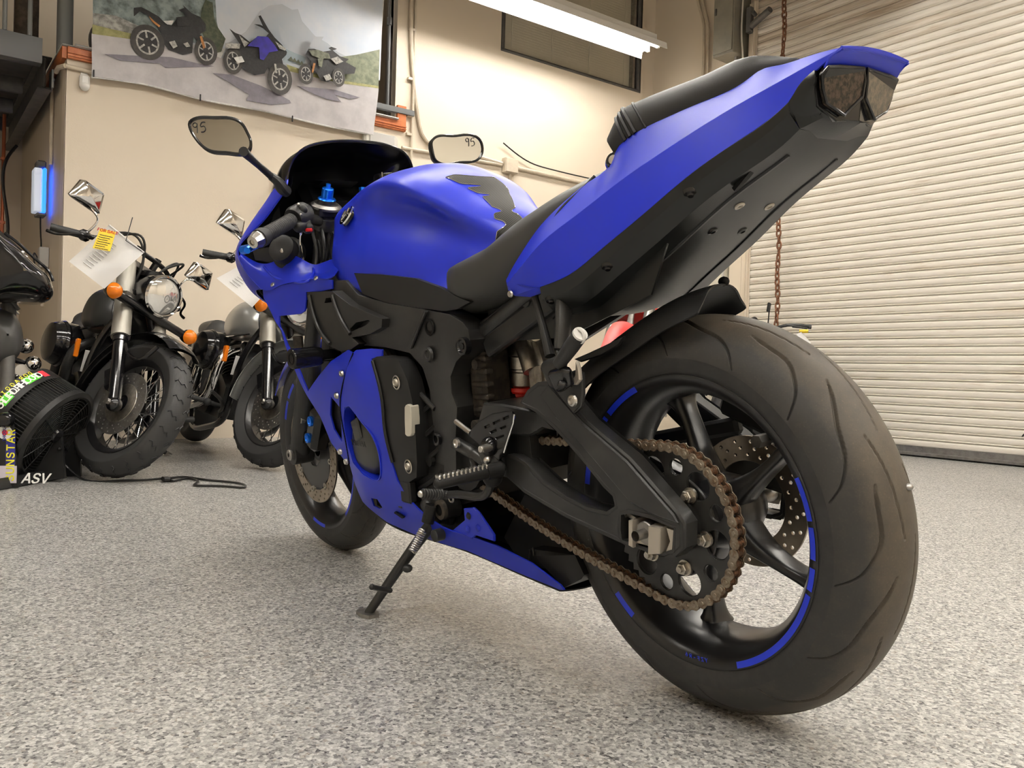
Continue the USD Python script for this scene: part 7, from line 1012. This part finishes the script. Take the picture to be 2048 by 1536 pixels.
pbike(A([(-0.771,2.8927),(-0.8122,2.873),(-0.8533,2.8684),(-0.9163,2.8334),(-0.9673,2.8825),(-1.0304,2.8987),(-1.051,2.93),(-1.0077,2.955),(-0.9441,2.9691),(-0.986,2.9751),(-1.0073,2.9704),(-0.974,3.0338),(-0.9896,3.0432),(-1.0226,2.9952),(-1.0503,2.9558),(-1.0944,2.9099),(-1.1496,2.8716),(-1.1891,2.8288),(-1.1842,2.8065),(-1.1524,2.7672),(-1.1643,2.728),(-1.1214,2.7073),(-1.1012,2.6503),(-1.0468,2.6793),(-1.0266,2.633),(-0.9534,2.6057),(-0.8799,2.6297),(-0.8377,2.6708),(-0.8158,2.7265),(-0.7943,2.772),(-0.8446,2.805)]), 'blue', [(w2_[0], .066, .092, -.03), (w2_[1], .092, .115, -.1)], [(A([(-0.9266,2.836),(-0.9673,2.8855),(-1.0411,2.8983),(-1.0961,2.8477),(-1.1185,2.8166),(-1.0546,2.7904),(-1.0137,2.7233),(-0.9871,2.7273),(-0.9798,2.8082),(-0.8964,2.7976)]), 'blue'), (A([(-1.0952,2.8788),(-1.1776,2.8471),(-1.1726,2.83),(-1.1289,2.8349)]), 'metal'), (A([(-0.8329,2.8631),(-0.8748,2.8331),(-0.9062,2.8206),(-0.876,2.7823)]), 'metal'), (A([(-0.8014,2.6925),(-0.8571,2.7163),(-0.8786,2.6806),(-0.8277,2.6582)]), 'white'), (A([(-1.0909,2.7158),(-1.1048,2.7191),(-1.1173,2.654),(-1.1012,2.6503)]), 'metal'), (A([(-1.1134,3.009),(-1.1691,2.9607),(-1.1882,2.8602),(-1.1494,2.882),(-1.1261,2.939)]), 'haze'), (A([(-0.7435,2.7794),(-0.8447,2.7999),(-0.8405,2.7632),(-0.7394,2.7431)]), 'metal')])
pbike(A([(-1.3278,2.8417),(-1.349,2.8897),(-1.3942,2.901),(-1.4632,2.8965),(-1.5323,2.9244),(-1.5086,2.9349),(-1.5315,2.9514),(-1.5787,2.9469),(-1.5439,2.9273),(-1.6038,2.8983),(-1.6756,2.8937),(-1.6523,2.8661),(-1.7375,2.8421),(-1.7267,2.7953),(-1.6431,2.7704),(-1.583,2.7948),(-1.5611,2.735),(-1.5157,2.6811),(-1.4577,2.6788),(-1.4219,2.7246),(-1.3867,2.7594),(-1.354,2.7089),(-1.3742,2.7994)]), 'olive', [(w3_[0], .058, .076, -.02), (w3_[1], .052, .07, -.02)], [(A([(-1.3495,2.8738),(-1.4172,2.8959),(-1.5098,2.8917),(-1.5225,2.8567),(-1.4418,2.8372),(-1.373,2.8421)]), 'olive'), (A([(-1.5225,2.8567),(-1.5804,2.8871),(-1.6286,2.8604),(-1.5704,2.8246)]), 'metal'), (A([(-1.419,2.8317),(-1.4647,2.8428),(-1.4551,2.7755),(-1.4262,2.7795)]), 'olive'), (A([(-1.3858,2.7915),(-1.403,2.7902),(-1.3879,2.7167),(-1.3741,2.7189)]), 'gold'), (A([(-1.3488,2.9003),(-1.3919,2.9863),(-1.4603,3.0039),(-1.4168,2.912)]), 'haze'), (A([(-1.4683,2.7137),(-1.5141,2.7405),(-1.5384,2.708),(-1.4924,2.6812)]), 'metal')])
for q in A([(0.0858,2.3798),(-0.585,2.3695),(-1.2491,2.3575)]): part(BN_, 'zip_tie', box(A([-.02, 0, 0]) + A([0, *(q - BO[1:])]), (.012, .008, .045), b=.002), 'ink')
part(BN_, 'hem', J(tube(A([[.0, *(A(q) - BO[1:] + A([0, .004]))] for q in spl(LOB, 40)]), .006, 6)), 'print_white')
# ================================================================== bikes along the shutter, seen past the rear wheel
mat('orange_red', (.42, .008, .006), .42, spec=.35); mat('plastic_white', (.72, .71, .68), .4)
def dirt_bike(name, label, loc, az, lean, R, WB, col, rimm, seat_z, tagm=None):
    t = thing(name, label, 'motorcycle', loc, az, -lean); k = R / .33
    spoked_wheel(t, 'front_wheel', A([WB, 0, R]), R, .085 * k, R * .74, tread=False, rimmat=rimm, ns=28); spoked_wheel(t, 'rear_wheel', A([0, 0, R * .96]), R * .96, .11 * k, R * .68, tread=False, rimmat=rimm, ns=28)
    tp_ = A([WB - .42 * k, 0, R + .62 * k]); hd = A([WB - .36 * k, 0, R + .5 * k])
    part(t, 'fork', J(*[cyl((WB, s * .085 * k, R), tp_ + A([0, s * .085 * k, 0]), .022 * k, 12) for s in (1, -1)]), 'alloy_dull'); part(t, 'front_fender', shell(A([[(WB + x, .055 * k * v, z - .02 * v * v) for v in np.linspace(-1, 1, 9)] for x, z in ((-.3 * k, R * 2 + .1 * k), (0, R * 2 + .09 * k), (.2 * k, R * 2 + .04 * k), (.4 * k, R * 2 - .06 * k))]), .003), col, 40)
    part(t, 'shroud', J(*[panel([(WB - .38 * k, .09 * k, R + .50 * k), (WB - .48 * k, .13 * k, R + .26 * k), (WB - .60 * k, .12 * k, R + .30 * k), (WB - .78 * k, .09 * k, R + .42 * k), (WB - .62 * k, .09 * k, R + .56 * k)], th=.006, side=s) for s in (1, -1)]), col, 30); part(t, 'tank', hull(*[[(x, y, z) for y in (-.08 * k, .08 * k)] for x, z in ((WB - .4 * k, R + .5 * k), (WB - .5 * k, R + .6 * k), (WB - .8 * k, R + .5 * k), (WB - .7 * k, R + .38 * k))]), col, 30)
    part(t, 'seat', body([(x, [(0, z), (.06 * k, z - .01), (.07 * k, z - .05), (0, z - .07)]) for x, z in ((WB - .62 * k, R + .60 * k), (WB - .9 * k, R + .58 * k), (.1, R + .6 * k), (-.1, R + .62 * k))], 14, 20), 'seat_black', 40); part(t, 'rear_fender', shell(A([[(x, .09 * k * v, z - .02 * v * v) for v in np.linspace(-1, 1, 9)] for x, z in ((.3, R + .5 * k), (.05, R + .56 * k), (-.2, R + .62 * k), (-.42 * k, R + .64 * k))]), .003), col, 40)
    part(t, 'side_panel', J(*[panel([(.45 * k, .1 * k, R + .5 * k), (.5 * k, .12 * k, R + .25 * k), (.15 * k, .11 * k, R + .36 * k), (-.05, .09 * k, R + .52 * k)], th=.006, side=s) for s in (1, -1)]), col, 30); part(t, 'frame', J(*[tube([hd, (WB - .45 * k, s * .06 * k, R * .7), (WB * .45, s * .1 * k, R * .62), (WB * .36, s * .09 * k, R + .1 * k), (WB * .3, s * .08 * k, R + .42 * k), hd], .015 * k, 8, sm=36) for s in (1, -1)]), 'alloy_dull' if col == 'orange_red' else 'satin_black'); part(t, 'engine', J(hull(*[[(x, y, z) for y in (-.12 * k, .12 * k)] for x, z in ((WB * .36, R * .7), (WB * .62, R * .66), (WB * .66, R * 1.1), (WB * .4, R * 1.2))]), cyl((WB * .55, 0, R * 1.1), (WB * .6, 0, R + .36 * k), .07 * k)), 'engine_black'); part(t, 'swing_arm', J(*[tube([(WB * .38, s * .07 * k, R * 1.05), (0, s * .075 * k, R * .96)], .02 * k, 8) for s in (1, -1)]), 'alloy_dull'); part(t, 'shock', tube([(WB * .36, 0, R * 1.0), (WB * .3, 0, R + .42 * k)], .03 * k, 10), 'spring_red' if col != 'orange_red' else 'gauge_white')
    part(t, 'exhaust', tube([(WB * .62, -.05, R + .3 * k), (WB * .7, -.09 * k, R * 1.0), (WB * .5, -.1 * k, R * .9), (.3 * k, -.12 * k, R + .35 * k), (-.1, -.13 * k, R + .45 * k)], [.02, .022, .025, .04, .042], 12, sm=24), 'alloy'); part(t, 'foot_peg', J(*[box((WB * .38, s * .2 * k, R * .92), (.05 * k, .12 * k, .02), b=.003) for s in (1, -1)]), 'alloy')
    hb_ = [tp_ + A([-.08 * k, s * .4 * k, .17 * k]) if abs(s) == 1 else tp_ + A([0.01, s * .4 * k, .1 * k if abs(s) < .4 else .15 * k]) for s in (-1, -.6, -.25, 0, .25, .6, 1)]; h = part(t, 'handlebar', tube(hb_, .012 * k, 10, sm=36), 'satin_black'); part(h, 'riser', J(*[cyl(tp_ + A([0, s * .05, 0]), tp_ + A([0, s * .05, .1 * k]), .015) for s in (1, -1)]), 'satin_black')
    for s in (1, -1): part(h, 'grip', cyl(tp_ + A([-.045 * k, s * .28 * k, .16 * k]), tp_ + A([-.085 * k, s * .41 * k, .17 * k]), .017 * k, 12), 'rubber'); part(h, 'lever', tube([tp_ + A([.02, s * .25 * k, .155 * k]), tp_ + A([.01, s * .4 * k, .15 * k])], .006, 6), 'satin_black')
    part(t, 'number_plate', hull(*[[tp_ + A([.05 + d, y * k, z * k]) for y, z in ((-.08, .12), (.08, .12), (.09, -.02), (.05, -.12), (-.05, -.12), (-.09, -.02))] for d in (0, .008)]), 'plastic_white' if tagm is None else 'gloss_black'); part(t, 'side_stand', tube([(WB * .4, .12 * k, R * .8), (WB * .34, .12 * k + R * .55, R * .8 - R * .8 + (.12 * k + R * .55) * math.tan(math.radians(lean)) + .002)], .011, 8), 'satin_black')
    return t, tp_, k
P1, P2, P3 = A([(2.2873,-2.159,0)])[0], A([(2.6211,-3.1248,0)])[0], A([(2.6325,-3.9799,0)])[0]
dirt_bike('dirt_motorcycle', 'red dirt motorcycle half hidden behind the black hugger', P1 + A([1.06, -.78, .004]), 132, 8, .36, 1.40, 'orange_red', 'alloy_dull', .9)
dirt_bike('dirt_motorcycle', 'blue dirt motorcycle with blue rims seen through the rear wheel spokes', P2 + A([.3, -.75, .004]), 115, 8, .27, 1.1, 'blue', 'anodized_blue', .8)
mb = dirt_bike('mini_motorcycle', 'small black motorcycle with upright mirror and white tag before the shutter', (3.887, -4.491, .004), 183.6, 12.4, .2742, .932, 'gloss_black', 'wheel_black', .7, 1)
mt_, mtp, mk = mb; gA = mtp + A([-.06, -.33 * mk, .16 * mk]); part(mt_, 'mirror_stalk', tube([gA + A([0, .1, 0]), gA + A([0, .08, .16])], .005, 6), 'gloss_black'); part(mt_, 'mirror', box(gA + A([.02, .04, .16]), (.02, .03, .075), b=.004), 'gloss_black'); part(mt_, 'signal', ball(gA + A([.03, -.14, -.0]), .03, 2), 'gloss_black')
tgq = A([(2.2161,-3.2968,0.8132),(2.1951,-3.321,0.826),(2.157,-3.365,0.7611),(2.1778,-3.341,0.7421)])
tg_ = thing('hang_tag', 'white hang tag with a yellow top on the small black motorcycle', 'tag', tgq.mean(0)); part(tg_, 'card', slab(tgq - tgq.mean(0), (-.75, .65, 0), .002), 'paper_white', 0); part(tg_, 'top_band', box((0, 0, .045), (.05, .02, .02)), 'paper_yellow', 0)
# small motorcycle cut by the right edge of the picture
P4 = A([(0.8637,-3.1689,0)])[0]; em = dirt_bike('mini_motorcycle', 'small motorcycle at the right edge with only its dark front tyre in view', P4 + A([-.62, -.62, .004]), 50, 6, .175, .72, 'gloss_black', 'wheel_black', .6, 1)
